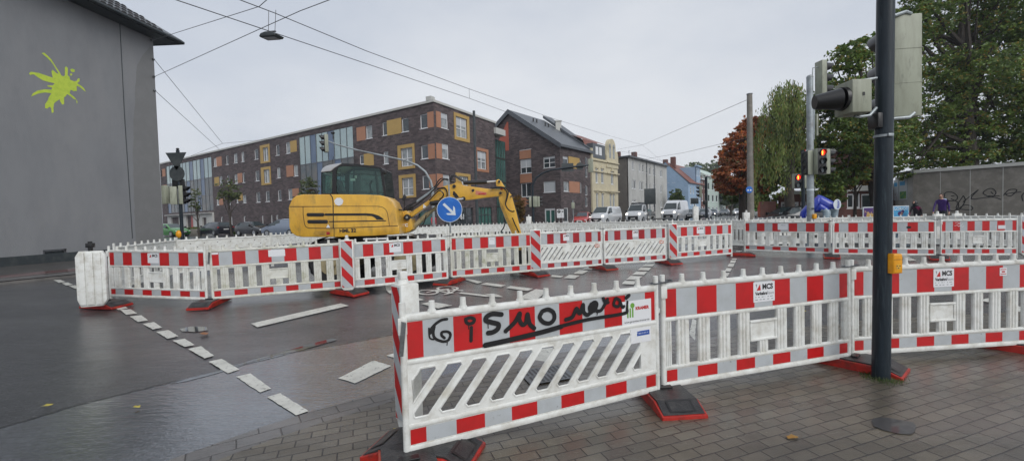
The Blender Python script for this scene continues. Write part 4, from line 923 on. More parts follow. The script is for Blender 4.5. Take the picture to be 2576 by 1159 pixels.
decal('panel_seams', 'black', [('l', smooth2([(590, 518), (612, 545), (622, 600), (624, 700)]) + [(626, 800), (626, 915)], .022), ('l', [(96, 659), (265, 659), (600, 657)], .014), ('l', [(265, 659), (267, 760), (282, 860)] + smooth2([(282, 860), (300, 900), (340, 916)])[1:] + [(620, 918), (1392, 888)], .014),
    ('l', [(632, 655), (1150, 655)] + smooth2([(1150, 655), (1215, 668), (1262, 712), (1280, 790), (1296, 888)])[1:], .010), ('l', [(636, 918), (636, 1015)], .012)], ob)
decal('styling_stripes', 'black', [('l', [(535, 754), (1030, 752)], .052), ('p', [(1030, 739), (1100, 745), (1165, 765), (1205, 790), (1232, 815), (1145, 815), (1120, 790), (1085, 772), (1030, 768)]), ('l', [(580, 838), (1250, 827)], .022)], ob, off=.006)
d = MB()
for z0, z1, x0, x1 in ((735, 776, 308, 520), (817, 860, 317, 562)):
    pp = e1([(x0 + 12, z0), (x1 - 12, z0), (x1, z0 + 14), (x1, z1 - 12), (x1 - 14, z1), (x0 + 14, z1), (x0, z1 - 14), (x0, z0 + 12)]); d.prism(pp, -1.212, -1.19, 0, 'y', .004)
d.build('air_louvres', 'black', ob)
pp = e1([(400, 955), (430, 946), (560, 946), (585, 960), (588, 990), (560, 1002), (440, 1000), (395, 985)]); d = MB(); d.add([(a, -1.206, c) for a, c in pp], [tuple(range(len(pp)))]); d.build('foot_recess', 'cgrime', ob, smooth=False)
pp = e1([(545, 958), (585, 962), (585, 992), (545, 994)]); d = MB(); d.add([(a, -1.21, c) for a, c in pp], [(0, 1, 2, 3)]); d.build('reflector', 'refd', ob)
M['soil'] = mat('soot_stain', (.18, .12, .045), .6, c2=(.42, .25, .04), scale=10, lo=.42, hi=.62, stretch=(1, 1, 2.5))
cpt = e1([(692, 600)])[0]; d = MB(); d.add([(cpt[0] + (.098 + .006*math.sin(5*a))*math.cos(a), -1.207, cpt[1] + (.088 + .006*math.sin(7*a))*math.sin(a)) for a in [2*PI*k/24 for k in range(24)]], [tuple(range(24))]); d.build('peeled_sticker', 'sticker', ob)
for zx, zy, s_ in ((565, 892, .045),):
    c_ = e1([(zx, zy)])[0]; d = MB(); d.add([(c_[0] - s_, -1.208, c_[1] - s_*.8), (c_[0] + s_, -1.208, c_[1] - s_*.8), (c_[0], -1.208, c_[1] + s_)], [(0, 1, 2)]); d.build('warning_triangle', 'sticker', ob)
c_ = e1([(760, 948)])[0]; text('HML', .115, 'tdark', X, (c_[0], -1.21, c_[1]), bold=.004); c_ = e1([(868, 944)])[0]; text('32', .115, 'tdark', X, (c_[0], -1.21, c_[1]), bold=.004)
# exhaust, antenna
d = MB(); d.tube([(a, -.7, c) for a, c in smooth2(e1([(345, 458), (385, 456), (415, 468), (435, 515)], -.7))] , .035, 10); d.build('exhaust_pipe', 'black', X)
# cab on the far half
CY0, CY1 = -.02, .98
out = smooth2([(480, 250), (500, 210), (545, 180), (640, 156), (730, 145)]) + [(900, 152), (1100, 175), (1190, 192), (1215, 215)] + [(1258, 560), (480, 545)]
h1 = [(487, 258), (612, 246), (612, 500), (485, 502)]; h2 = smooth2([(662, 260), (668, 220), (690, 190), (740, 178)])+ [(900, 182), (1090, 200), (1182, 212), (1228, 528), (660, 505)]
for y0, y1 in ((CY0, CY0 + .05), (CY1 - .05, CY1)):
    b = MB(); plate(b, e1(out, CY0), [e1(h1, CY0), e1(h2, CY0)], y0, y1); b.build('cab_frame', 'black', X)
    b = MB()
    for h_ in (h1, h2): pp = e1(h_, CY0); b.add([(a, (y0 + y1)/2, c) for a, c in pp], [tuple(range(len(pp)))])
    b.build('cab_window', 'cabglass', X, smooth=False)
rp = e1([(480, 250), (500, 212), (545, 182), (640, 158), (730, 147), (900, 154), (1100, 177), (1190, 194), (1215, 215)], CY0)
b = MB(); n_ = len(rp)
for i in range(n_ - 1): b.add([(rp[i][0], CY0, rp[i][1]), (rp[i+1][0], CY0, rp[i+1][1]), (rp[i+1][0], CY1, rp[i+1][1]), (rp[i][0], CY1, rp[i][1])], [(0, 1, 2, 3)])
b.build('cab_roof', 'black', X); b = MB(); rq = e1(smooth2([(478, 250), (498, 207), (543, 176), (600, 160), (640, 153), (720, 141)]) , CY0); 
rq2 = e1([(640, 200), (600, 236)], CY0); b.prism(rq + [(rq[-1][0], rq[-1][1] - .02)] + rq2, CY0 - .015, CY1 + .01, 0, 'y', .01); M['cabgrey'] = mat('cab_roof_grey', (.42, .44, .47), .3); b.build('cab_roof_rear', 'cabgrey', X)
re = e1([(480, 250), (480, 545)], CY0); fe = e1([(1215, 215), (1258, 560)], CY0)
for e_, nm in ((re, 'rear_window'), (fe, 'windscreen')):
    b = MB(); b.add([(e_[0][0], CY0 + .06, e_[0][1] - .02), (e_[0][0], CY1 - .06, e_[0][1] - .02), (e_[1][0], CY1 - .06, e_[1][1]), (e_[1][0], CY0 + .06, e_[1][1])], [(0, 1, 2, 3)]); b.build(nm, 'cabglass', X)
b = MB(); yy = CY0 + .03
for l, w_ in (([(640, 268), (1000, 272), (1190, 290)], .03), ([(655, 485), (1225, 492)], .022), ([(735, 185), (735, 500)], .04), ([(937, 280), (940, 490)], .014), ([(1010, 200), (1045, 510)], .045), ([(700, 215), (700, 490)], .02)):
    pp = e1(l, CY0); b.tube([(a, CY1 - .1 if w_ > .03 else yy + .03, c) for a, c in pp], w_/2, 6)
b.build('cab_bars', 'black', X)
sp_ = e1([(640, 510), (640, 400), (665, 330), (700, 345), (715, 400), (770, 510)], .45); b = MB(); b.prism(sp_, .25, .7, 0, 'y', .04); b.build('seat', 'black', X)
b = MB(); b.tube([(a, .45, c) for a, c in smooth2(e1([(745, 355), (775, 380), (785, 430), (780, 500)], .45))], .018, 6); b.tube([(a, .3, c) for a, c in e1([(1080, 500), (1060, 400), (1085, 350)], .3)], .03, 6); b.build('levers', 'black', X)
b = MB(); pp = e1([(880, 290), (905, 290), (905, 320), (880, 320)], .3); b.prism(pp, .3, .31); pp = e1([(830, 325), (885, 325), (885, 352), (830, 352)], .3); b.prism(pp, .3, .31); b.build('papers', 'sticker', X)
b = MB(); c_ = e1([(1228, 243)], CY0)[0]; b.bbox(c_[0] - .06, c_[0] + .06, -.05, .08, c_[1] - .06, c_[1] + .05, .015); b.build('work_lamp', 'black', X)
b = MB(); a_, c_ = e1([(595, 225), (628, 62)], .2); b.tube([(a_[0], .2, a_[1]), (c_[0], .2, c_[1])], .007, 5); b.build('antenna', 'black', X)
mp_ = e1([(1470, 508), (1500, 540), (1475, 600), (1442, 575)], -.9); b = MB(); b.prism(mp_, -.93, -.88, 0, 'y', .01); m2 = e1([(1472, 600), (1468, 705), (1380, 690)], -.9); b.tube([(a, -.9, c) for a, c in m2], .014, 6); b.build('side_mirror', 'black', X)
# swing bracket
b = MB(); b.prism(e2([(30, 640), (100, 640), (100, 995), (20, 1000)], -.35), -.5, .5, 0, 'y'); b.build('hitch_recess', 'black', X)
b = MB(); b.prism(e2([(92, 668), (150, 655), (190, 690), (208, 770), (235, 840), (242, 930), (200, 965), (120, 995), (92, 995)], -.45), -.45, .15, 0, 'y', .02); br_ = b.build('swing_bracket', 'cyellow', X)
c_ = e2([(165, 755)], -.47)[0]; b = MB(); b.cyl((c_[0], -.52, c_[1]), (c_[0], .2, c_[1]), .075, n=20); b.cyl((c_[0], -.535, c_[1]), (c_[0], -.5, c_[1]), .03, n=12, m=1); b.build('boom_pin', ['black', 'galv'], X)
c_ = e2([(132, 872)], -.46)[0]; text('KC', .1, 'sticker', X, (c_[0], -.463, c_[1]), bold=.006)
# boom and stick
bo = [(150, 715), (200, 688), (370, 578), (470, 505), (545, 420), (600, 365), (680, 305), (760, 280), (850, 262), (900, 218), (945, 222), (975, 285), (1060, 300), (1380, 342), (1530, 340), (1572, 380), (1560, 425), (1500, 448), (1300, 470), (1090, 500), (1005, 505), (960, 470), (880, 455), (700, 490), (560, 512), (450, 592), (330, 680), (205, 768), (150, 790), (135, 750)]
b = MB(); b.prism(e2(bo, -.33), -.33, -.03, 0, 'y', .012); bm_ = b.build('boom', 'cyellow', X)
decal('boom_slot', 'black', [('p', [(835, 375), (850, 372), (890, 415), (925, 470), (880, 470), (830, 430)])], X, -.33, e2); decal('boom_hole', 'black', [('p', [(1105, 350), (1130, 340), (1148, 350), (1140, 378), (1115, 388), (1103, 370)])], X, -.33, e2)
decal('orange_plate', 'torange', [('p', [(1165, 362), (1325, 392), (1322, 430), (1162, 425)])], X, -.33, e2, .005); decal('red_scraps', 'footred', [('p', [(1525, 325), (1560, 328), (1562, 355), (1530, 352)])], X, -.33, e2, .006)
c_ = e2([(1263, 412)], -.34)[0]; text('SCHMIDT', .045, 'tred', X, (c_[0], -.342, c_[1]), bold=.003)
decal('warning_triangle', 'sticker', [('p', [(398, 558), (445, 602), (395, 628)])], X, -.33, e2)
b = MB()
for zx, zy, r_ in ((850, 302, .042), (1527, 402, .035), (1683, 448, .02), (522, 550, .055), (985, 485, .055), (1508, 232, .03)): c_ = e2([(zx, zy)], -.33)[0]; b.cyl((c_[0], -.37, c_[1]), (c_[0], .0, c_[1]), r_, n=16)
b.build('pins', 'black', X)
st_ = [(1462, 215), (1500, 198), (1535, 225), (1600, 325), (1690, 430), (1702, 480), (1760, 680), (1800, 850), (1835, 1000), (1900, 1240), (1790, 1260), (1700, 1000), (1640, 870), (1530, 600), (1500, 470), (1530, 400), (1545, 330), (1465, 290)]
b = MB(); b.prism(e2(st_, -.28), -.3, -.06, 0, 'y', .01); b.build('stick', 'cyellow', X)
decal('worn_edge', 'cgrime', [('p', [(1500, 470), (1530, 600), (1640, 870), (1700, 1000), (1740, 1090), (1760, 1050), (1700, 900), (1590, 640)])], X, -.3, e2)
b = MB(); b.prism(e2([(1780, 1240), (1910, 1230), (1960, 1300), (1900, 1480), (1700, 1560), (1660, 1480), (1760, 1400)], -.5), -.55, .2, 0, 'y', .01); b.build('bucket', 'rubber', X)
def cylp(name, a, c, r, m, y=-.18, y2=None):
    pa, pc = e2([a, c], y); b = MB(); b.cyl((pa[0], y, pa[1]), (pc[0], y, pc[1]), r, n=14); return b.build(name, m, X)
cylp('arm_cylinder', (985, 250), (1330, 238), .052, 'black'); cylp('piston_rod', (1330, 238), (1478, 228), .022, 'lampw')
cylp('boom_cylinder', (522, 550), (880, 500), .055, 'black', -.42); cylp('piston_rod', (880, 500), (985, 485), .024, 'lampw', -.42)
M['beige'] = mat('beige_guard', (.42, .36, .22), .5, c2=(.3, .25, .14), scale=7); cylp('lift_cylinder', (255, 895), (470, 700), .065, 'beige', -.1); cylp('lift_cylinder_rod', (450, 715), (620, 590), .045, 'beige', -.1)
cylp('bucket_cylinder', (1690, 480), (1795, 830), .04, 'black', -.18)
hs_ = [[(110, 650), (170, 590), (300, 520), (420, 430), (560, 310), (620, 220), (680, 185), (780, 215), (850, 235)], [(130, 660), (250, 560), (420, 455), (580, 320), (660, 230), (740, 195), (800, 240)], [(150, 670), (260, 600), (400, 500), (560, 350), (640, 250), (700, 205), (760, 215), (830, 245)],
    [(790, 205), (810, 150), (860, 140), (920, 180), (990, 220)], [(800, 215), (830, 165), (870, 165), (930, 205), (1000, 235)], [(490, 510), (590, 400), (650, 370), (695, 410), (685, 460), (640, 490)], [(600, 350), (700, 320), (745, 380), (745, 450)],
    [(1380, 330), (1500, 312), (1590, 325), (1640, 380), (1625, 470), (1600, 550)], [(1400, 338), (1530, 320), (1610, 370), (1620, 450), (1600, 560), (1640, 640), (1700, 672), (1730, 660)], [(1575, 750), (1590, 830), (1575, 900), (1530, 970)], [(1700, 760), (1740, 860), (1800, 980)], [(180, 640), (220, 610), (260, 600), (240, 640), (200, 650)], [(370, 900), (420, 800), (440, 720)]]
for i, h_ in enumerate(hs_):
    b = MB(); b.tube([(a, -.36 - .03*(i % 3), c) for a, c in smooth2(e2(h_, -.36), 4)], .016, 6); b.build('hydraulic_hose', 'black', X)
b = MB()
for i in range(4):
    h_ = [(300, 510 + i*8), (400, 440 + i*9), (500, 370 + i*10), (560, 320 + i*12)]; b.tube([(a, -.40, c) for a, c in smooth2(e2(h_, -.4), 3)], .008, 5)
b.build('steel_pipes', 'galv', X)
# undercarriage and wheels
b = MB(); xs0 = e1([(560, 700)])[0][0]; xs1 = e1([(1480, 700)])[0][0]
b.bbox(xs0 - .5, xs1 + .5, -.5, .5, .5, 1.0, .05); b.cyl((.1, 0, .9), (.1, 0, 1.3), .55, n=24); b.bbox(xs0 - .15, xs0 + .15, -1, 1, .45, .7, .03); b.bbox(xs1 - .15, xs1 + .15, -1, 1, .45, .7, .03); b.build('undercarriage', 'rubber', X)
b = MB(); b.bbox(.4, .95, -1.15, -.6, .98, 1.02, .01); b.bbox(.3, .8, -1.15, -.6, .86, .9, .01); b.build('steps', 'sticker', X)
for x in (xs0, xs1):
    for s_ in (-1, 1):
        b = MB(); y0 = s_*1.18; y1 = s_*.72; r_ = .50
        n = 40; ring = []
        pr = [(y0 - s_*.02, r_*.62), (y0, r_*.9), (y0 - s_*.04, r_), (y1 + s_*.04, r_), (y1, r_*.9), (y1 + s_*.02, r_*.62)]
        for k in range(n):
            a = 2*PI*k/n
            for j, (yy_, rr_) in enumerate(pr): q_ = rr_ + (.025 if (k % 2 and j in (2, 3)) else 0); ring.append((x + q_*math.cos(a), yy_, r_ + q_*math.sin(a)))
        b.add(ring, [(k*6 + j, ((k+1) % n)*6 + j, ((k+1) % n)*6 + j + 1, k*6 + j + 1) for k in range(n) for j in range(5)])
        w_ = b.build('wheel', 'rubbertyre', X); b = MB(); b.cyl((x, y0 - s_*.07, r_), (x, y0 - s_*.2, r_), r_*.62, n=28); b.cyl((x, y0 - s_*.01, r_), (x, y0 - s_*.2, r_), r_*.25, n=18); b.build('rim', 'beige', w_)
for x in (xs0, xs1): 
    b = MB(); f_ = [(x + .62*math.cos(a), .5 + .58*math.sin(a)) for a in [math.radians(g) for g in range(35, 150, 10)]]
    for i in range(len(f_)-1): b.add([(f_[i][0], -1.2, f_[i][1]), (f_[i+1][0], -1.2, f_[i+1][1]), (f_[i+1][0], -.75, f_[i+1][1]), (f_[i][0], -.75, f_[i][1])], [(0, 1, 2, 3)])
    b.build('mudguard', 'rubber', X)
# ================================================================= BUILDINGS
def wall_mesh(s0, s1, z0, z1, holes, depth=.16):
    mb = MB(); X_ = sorted(set([s0, s1] + [round(v, 3) for h in holes for v in (h[0], h[1])])); Z_ = sorted(set([z0, z1] + [round(v, 3) for h in holes for v in (h[2], h[3])]))
    X_ = [x for x in X_ if s0 <= x <= s1]; Z_ = [z for z in Z_ if z0 <= z <= z1]
    for i in range(len(X_)-1):
        for j in range(len(Z_)-1):
            cx, cz = (X_[i]+X_[i+1])/2, (Z_[j]+Z_[j+1])/2
            if any(h[0] < cx < h[1] and h[2] < cz < h[3] for h in holes): continue
            mb.quad((X_[i], 0, Z_[j]), (X_[i+1], 0, Z_[j]), (X_[i+1], 0, Z_[j+1]), (X_[i], 0, Z_[j+1]))
    for a, b, c, d in holes:
        mb.quad((a, 0, c), (a, depth, c), (a, depth, d), (a, 0, d)); mb.quad((b, 0, c), (b, 0, d), (b, depth, d), (b, depth, c))
        mb.quad((a, 0, d), (a, depth, d), (b, depth, d), (b, 0, d)); mb.quad((a, 0, c), (b, 0, c), (b, depth, c), (a, depth, c))
    return mb
rw = random.Random(11)
def window(parent, loc0, rot, a, b, c, d, depth=.12, mull=None, sill=True, pane='glassc', blind=0, fw_=.07, name='window'):
    w_ = b - a; mb = MB()
    for q in ((a, a+fw_, c, d), (b-fw_, b, c, d), (a+fw_, b-fw_, c, c+fw_), (a+fw_, b-fw_, d-fw_, d)): mb.box(q[0], q[1], depth-.04, depth+.03, q[2], q[3])
    if mull is None: mull = w_ > 1.1
    if mull: mb.box(a + w_*.5 - .04, a + w_*.5 + .04, depth-.045, depth+.02, c+fw_, d-fw_)
    if mull == 'T': mb.box(a+fw_, b-fw_, depth-.045, depth+.02, c + (d-c)*.42, c + (d-c)*.42 + .07)
    if sill: mb.box(a-.06, b+.06, -.05, depth, c-.05, c-.002)
    o = mb.build(name, 'frame', parent, loc0, rot, smooth=False)
    g = MB(); g.box(a+.02, b-.02, depth+.0, depth+.012, c+.02, d-.02); g.build('pane', pane, o, smooth=False)
    if blind: g = MB(); g.box(a+fw_, b-fw_, depth-.03, depth-.012, d - (d-c)*blind, d-fw_); g.build('blind', 'blind', o, smooth=False)
    return o
class Facade:
    def __init__(s, root, P0, P1, f=None):
        s.root = root; s.P0 = Vector((P0[0], P0[1], 0)); s.P1 = Vector((P1[0], P1[1], 0)); d = s.P1 - s.P0; s.L = d.length; s.rot = math.atan2(d.y, d.x)
        s.loc = s.P0 - Vector((root.location.x, root.location.y, root.location.z)); s.f = f or (lambda x, y: (x, y)); s.holes = []; s.items = []
    def r(s, x0, y0, x1, y1):
        xm, ym = (x0+x1)/2, (y0+y1)/2; X, Y = s.f(x0, ym); a = wp(X, Y, s.P0, s.P1)[0]; X, Y = s.f(x1, ym); b = wp(X, Y, s.P0, s.P1)[0]
        X, Y = s.f(xm, y0); d = wp(X, Y, s.P0, s.P1)[1]; X, Y = s.f(xm, y1); c = wp(X, Y, s.P0, s.P1)[1]
        return [max(.02, a), min(s.L - .02, b), c, d]
    def win(s, *r, **k): q = s.r(*r); s.holes.append([round(v, 3) for v in q]); s.items.append(('w', s.holes[-1], k))
    def panel(s, *r, m='orange', **k): s.items.append(('p', s.r(*r), dict(m=m)))
    def surround(s, o, i, m='ochre', **k): q, w_ = s.r(*o), s.r(*i); s.holes.append([round(v, 3) for v in w_]); s.items.append(('s', q, dict(m=m, i=s.holes[-1]))); s.items.append(('w', s.holes[-1], k))
    def build(s, z0, z1, wm, name='wall'):
        w_ = wall_mesh(0, s.L, z0, z1, s.holes).build(name, wm, s.root, s.loc, s.rot, smooth=False)
        for t_, q, k in s.items:
            if t_ == 'w': window(s.root, s.loc, s.rot, *q, **k)
            elif t_ == 'p':
                mb = MB(); mb.box(q[0], q[1], -.02, .02, q[2], q[3]); mb.build('coloured_panel', k['m'], s.root, s.loc, s.rot, smooth=False)
            elif t_ == 's':
                i = k['i']; mb = MB()
                for a in ((q[0], i[0]-.001, q[2], q[3]), (i[1]+.001, q[1], q[2], q[3]), (i[0]-.001, i[1]+.001, q[2], i[2]-.001), (i[0]-.001, i[1]+.001, i[3]+.001, q[3])): mb.box(a[0], a[1], -.06, .01, a[2], a[3])
                mb.build('window_surround', k['m'], s.root, s.loc, s.rot, smooth=False)
        return w_
def slab(root, pts, z0, z1, m, name, bev=0):
    mb = MB(); o = root.location; mb.prism([(p[0]-o.x, p[1]-o.y) for p in pts], z0 - o.z, z1 - o.z, 0, 'z'); return mb.build(name, m, root, smooth=False)
def walls(root, pts, z0, z1, m, name='side_wall', skip=()):
    o = root.location
    for i in range(len(pts)-1):
        if i in skip: continue
        a, b_ = Vector((*pts[i], 0)), Vector((*pts[i+1], 0)); d = b_ - a; mb = MB(); mb.box(0, d.length, 0, .2, z0, z1); mb.build(name, m, root, a - Vector((o.x, o.y, o.z)), math.atan2(d.y, d.x), smooth=False)
fz2 = lambda x, y: (380.4 + .32815*x, 217.4 + .32815*y)
fz3 = lambda x, y: (706.5 + .3438*x, 217.4 + .3438*y)
fz4 = lambda x, y: (1250 + .2814*x, 253.6 + .2814*y)
fz5 = lambda x, y: (1630.4 + .2188*x, 326 + .2188*y)
# ---- clinker block with two wings
H1 = 12.5; C1 = hp(1090, 257, H1); L1 = hp(402, 414, H1); R1 = hp(1245, 311, H1)
T = thing('clinker_block', 'long dark clinker corner block with orange and ochre panels and a flat roof', 'apartment block', (C1.x, C1.y, 0))
A = Facade(T, L1, C1, fz2)
CH = ['glassc', 'glassc', 'glassd']
def W(fc, l, **k):
    for q in l: fc.win(*q, pane=rw.choice(CH), **k)
W(A, [(478,548,505,615),(573,530,592,600),(632,513,660,588),(690,502,712,578),(790,482,820,560),(955,448,983,530),(1032,428,1065,515)])
W(A, [(522,690,545,760),(580,680,600,750),(637,672,662,745),(699,662,718,738),(797,647,828,725),(963,620,990,703),(1093,602,1125,688)])
W(A, [(500,858,520,910),(590,850,608,905),(652,835,667,893),(702,833,728,893),(804,810,836,888),(877,803,908,883),(970,795,998,875),(1050,785,1082,868)])
for q in [(500,540,540,612),(663,665,698,738),(1037,605,1091,692),(521,860,552,908),(1083,782,1132,842)]: A.panel(*q)
for q in [(1066,416,1116,503),(485,695,521,762),(668,825,701,875)]: A.panel(*q, m='ochre')
A.surround((838,447,910,588), (858,468,900,573)); A.surround((845,617,918,755), (865,637,910,740))
W(A, [(68,638,84,695),(72,762,86,790)], sill=False); A.panel(85,632,108,690); A.panel(88,755,118,785)
for q in [(533,1000,549,1062),(612,1000,622,1085),(708,995,724,1088),(848,990,860,1062),(918,985,930,1100),(957,985,975,1062)]: A.win(*q, pane='glassd', fw_=.12, sill=False)
A.f = fz3
for q in [(555,297,620,397),(1073,185,1130,300),(1078,420,1132,530),(1085,642,1134,740)]: A.panel(*q)
for q in [(777,240,883,352),(608,490,680,580)]: A.panel(*q, m='ochre')
W(A, [(622,287,668,382),(742,262,776,360),(884,232,935,333)]); W(A, [(1018,203,1072,308)]); W(A, [(575,502,607,570),(750,475,787,568),(1025,430,1077,530),(765,682,795,775),(1035,652,1084,752)])
A.surround((858,425,980,605), (880,450,965,585), mull='T'); A.surround((867,645,988,815), (888,668,972,800), mull='T')
A.holes.append([round(v, 3) for v in A.r(1000, 905, 1120, 1010)]); hh = A.holes[-1]
# two glazed bays in the left wing
def bay(x0, x1, yt, yb, cols, f, lab, h0):
    A.f = f; q = A.r(x0, yt, x1, yb); q[3] = H1 - .55; q[2] = h0; A.holes.append([round(v, 3) for v in q]); a, b_, c, d = A.holes[-1]
    mb = MB(); n = len(cols[0]); w_ = (b_-a)/n; zs = [c, c + (d-c)*.30, c + (d-c)*.62, d]
    g = MB(); gt = MB(); BL = []
    for r_ in range(3):
        for i in range(n):
            if cols[2-r_][i]: bl = MB(); BL.append(bl)
            (bl if cols[2-r_][i] else gt if r_ == 2 else g).box(a + i*w_ + .04, a + (i+1)*w_ - .04, .06, .10, zs[r_] + .04, zs[r_+1] - .04)
    for i in range(n+1): mb.box(a + i*w_ - (.04 if i else 0), a + i*w_ + (.04 if i < n else 0), .02, .12, c, d)
    for z in zs[1:3]: mb.box(a + .04, b_ - .04, .025, .115, z-.04, z+.04)
    o = mb.build('glazed_bay', 'steel', T, A.loc, A.rot, smooth=False); g.build('lower_panes', 'glassl', o, smooth=False); gt.build('upper_panes', 'glassg', o, smooth=False); [bl.build('blue_panel', 'glassblue', o, smooth=False) for bl in BL]
bay(138, 535, 300, 830, [[0,0,1,0,0,1,0,0,0],[0,0,0,1,0,0,1,0,0],[0,0,0,1,0,0,0,0,0]], fz3, 'right', 3.2)
bay(120, 470, 570, 975, [[0,0,0,1,0,0,0,1,0,0,1,0,0],[0,0,1,0,0,0,1,0,0,0,1,0,0],[1,0,0,0,0,1,0,0,0,1,0,0,0]], fz2, 'left', 3.9)
A.build(-.5, H1, 'brickd')
a, b_, c, d = hh; mb = MB(); mb.box(a, b_, .3, .34, c, d); mb.build('shop_window', 'glassgreen', T, A.loc, A.rot, smooth=False)
A.f = fz2; q = A.r(140, 975, 487, 1120)
mb = MB(); M['render'] = mat('pale_render', (.5, .5, .48), .7, c2=(.42, .42, .4), scale=1)
dq = A.r(283, 990, 335, 1075); dq2 = A.r(165, 1000, 225, 1065); dq3 = A.r(405, 1005, 437, 1065)
for x0, x1 in ((q[0], dq2[0]), (dq2[1], dq[0]), (dq[1], dq3[0]), (dq3[1], q[1])): mb.box(x0, x1, -.25, -.02, -.3, q[3])
for k in (dq, dq2, dq3): mb.box(k[0], k[1], -.25, -.02, k[3], q[3])
o = mb.build('entrance_front', 'render', T, A.loc, A.rot, smooth=False); mb = MB(); mb.box(dq[0] + (dq[1]-dq[0])*.5, dq[1], -.06, -.025, -.3, dq[3]); mb.build('red_door', 'footred', T, A.loc, A.rot, smooth=False)
mb = MB(); mb.box(q[0], q[1], -.7, -.251, q[3] - .12, q[3]); mb.build('canopy', 'render', T, A.loc, A.rot, smooth=False)
# right wing
Bf = Facade(T, C1, R1, fz3)
for q in [(1136,185,1170,300),(1137,418,1178,528),(1142,640,1186,740)]: Bf.panel(*q)
W(Bf, [(1172,197,1222,308),(1180,422,1228,530),(1188,647,1236,740)], blind=.35)
Bf.surround((1267,207,1377,400), (1280,230,1360,375), mull='T', blind=.42); Bf.surround((1432,455,1518,625), (1436,475,1503,605), m='orange', mull='T', blind=.4); Bf.surround((1280,637,1387,820), (1300,658,1370,800), mull='T')
Bf.holes += [[round(v, 3) for v in Bf.r(*q)] for q in ((1200,885,1410,1035), (1448,882,1548,1035))]; hs2 = Bf.holes[-2:]
Bf.build(-.5, H1, 'brickd')
for h, m_ in zip(hs2, ('glassd', 'glassgreen')):
    mb = MB(); n = 4
    for i in range(n+1): mb.box(h[0] + (h[1]-h[0])*i/n - .05, h[0] + (h[1]-h[0])*i/n + .05, .1, .16, h[2], h[3])
    mb.box(h[0], h[1], .11, .15, h[3] - .9, h[3] - .8); o = mb.build('shop_window', 'steel', T, Bf.loc, Bf.rot, smooth=False); mb = MB(); mb.box(h[0], h[1], .17, .2, h[2], h[3]); mb.build('pane', m_, o, smooth=False)
X_, Y_ = fz3(1326, 955); s_, z_ = wp(X_, Y_, Bf.P0, Bf.P1); o = text('61', .75, 'sticker', T, (0, 0, 0), bold=.02); dd = (Bf.P1 - Bf.P0).normalized(); o.location = Bf.loc + dd*s_ + Vector((dd.y, -dd.x, 0))*.06 + Vector((0, 0, z_)); o.rotation_euler = (PI/2, 0, Bf.rot)
dA = (Vector(C1) - Vector(L1)).normalized(); dB = (Vector(R1) - Vector(C1)).normalized(); nA = Vector((-dA.y, dA.x, 0)); nB = Vector((-dB.y, dB.x, 0))
back = [L1 + nA*11, C1 + nA*11 + nB*0]
pl = [L1, C1, R1, R1 + nB*12, C1 + nB*12 + dB*11, L1 + nA*11]
slab(T, [(p.x, p.y) for p in [L1 + nA*.15, C1 + nA*.15 + nB*.15, R1 + nB*.15, R1 + nB*12, C1 + nB*12 + nA*3, L1 + nA*11]], H1 - .5, H1 - .35, 'slate', 'roof')
walls(T, [(R1.x, R1.y), (R1 + nB*12).to_2d()[:]], -.5, H1, 'brickd')
walls(T, [(L1 + nA*11).to_2d()[:], L1.to_2d()[:]], -.5, H1, 'brickd')
for F_, P_, n_ in ((A, L1, 0), (Bf, C1, 0)): mb = MB(); mb.box(-.1, F_.L + .1, -.12, .3, H1 + .002, H1 + .22); mb.build('roof_edge', 'trim', T, F_.loc, F_.rot, smooth=False)
mb = MB(); mb.box(-.1, .5, -.3, .3, H1 + .22, H1 + .6); mb.build('roof_box', 'trim', T, Bf.loc + nB*.5, Bf.rot, smooth=False)
# green glass stair link, canopy slab
q0 = R1; q1 = R1 + dB*3.2
G2 = Facade(T, q0 + nB*.6, q1 + nB*.6 , fz3); hz = hp(1260, 337, 11)[2]
mb = MB(); mb.box(0, G2.L, 0, .3, -.5, 10.9)
mb.build('glass_stairwell', 'glassgreen', T, G2.loc, G2.rot, smooth=False); mb = MB()
for i in range(9): mb.box(G2.L*i/8 - .035, G2.L*i/8 + .035, -.06, -.002, -.5, 10.9)
for z in (2.9, 5.8, 8.7): mb.box(0, G2.L, -.08, -.062, z, z + .12)
mb.build('stair_mullions', 'steel', T, G2.loc, G2.rot, smooth=False)
mb = MB(); mb.box(-.3, 1.9, -.9, 2, 11.3, 12.0); mb.build('roof_slab', 'trim', T, G2.loc, G2.rot, smooth=False)

# ---- gabled clinker house
C2 = dp(1408, 366, 51); E2_ = dp(1488, 384.5, 57.6); dS = (E2_ - C2); dS.z = 0; LS = dS.length; dS.normalize(); dG = Vector((-dS.y, dS.x, 0)); zE, zR = 10.1, 15.3; HW = 7.47
T2 = thing('gabled_house', 'dark clinker house with a slate gable roof and one column of windows over orange panels', 'house', (C2.x, C2.y, 0))
gl0 = C2 + dG*14.9
A2 = Facade(T2, gl0, C2, fz4)
for q in [(205,310,302,437),(210,522,308,648)]: A2.win(*q, mull='T', blind=.6, pane='glassd')
A2.win(217,735,306,858, mull=True, blind=.0, pane='glassd'); A2.win(415,498,520,598, mull='T', pane='glassd', blind=.2); A2.win(417,718,523,818, blind=.97, mull=False)
for q in [(203,442,304,518),(208,652,312,732),(215,862,300,940)]: A2.panel(*q)
A2.holes.append([round(v, 3) for v in A2.r(428, 960, 522, 1085)]); h_ = A2.holes[-1]
A2.build(-.5, zE, 'brickd')
mb = MB(); mb.box(h_[0], h_[1], .12, .15, h_[2], h_[3]); o = mb.build('glass_door', 'glassgreen', T2, A2.loc, A2.rot, smooth=False); mb = MB()
for x in (h_[0], h_[0] + .75, h_[1] - .12): mb.box(x, x + .12, .05, .11, h_[2], h_[3])
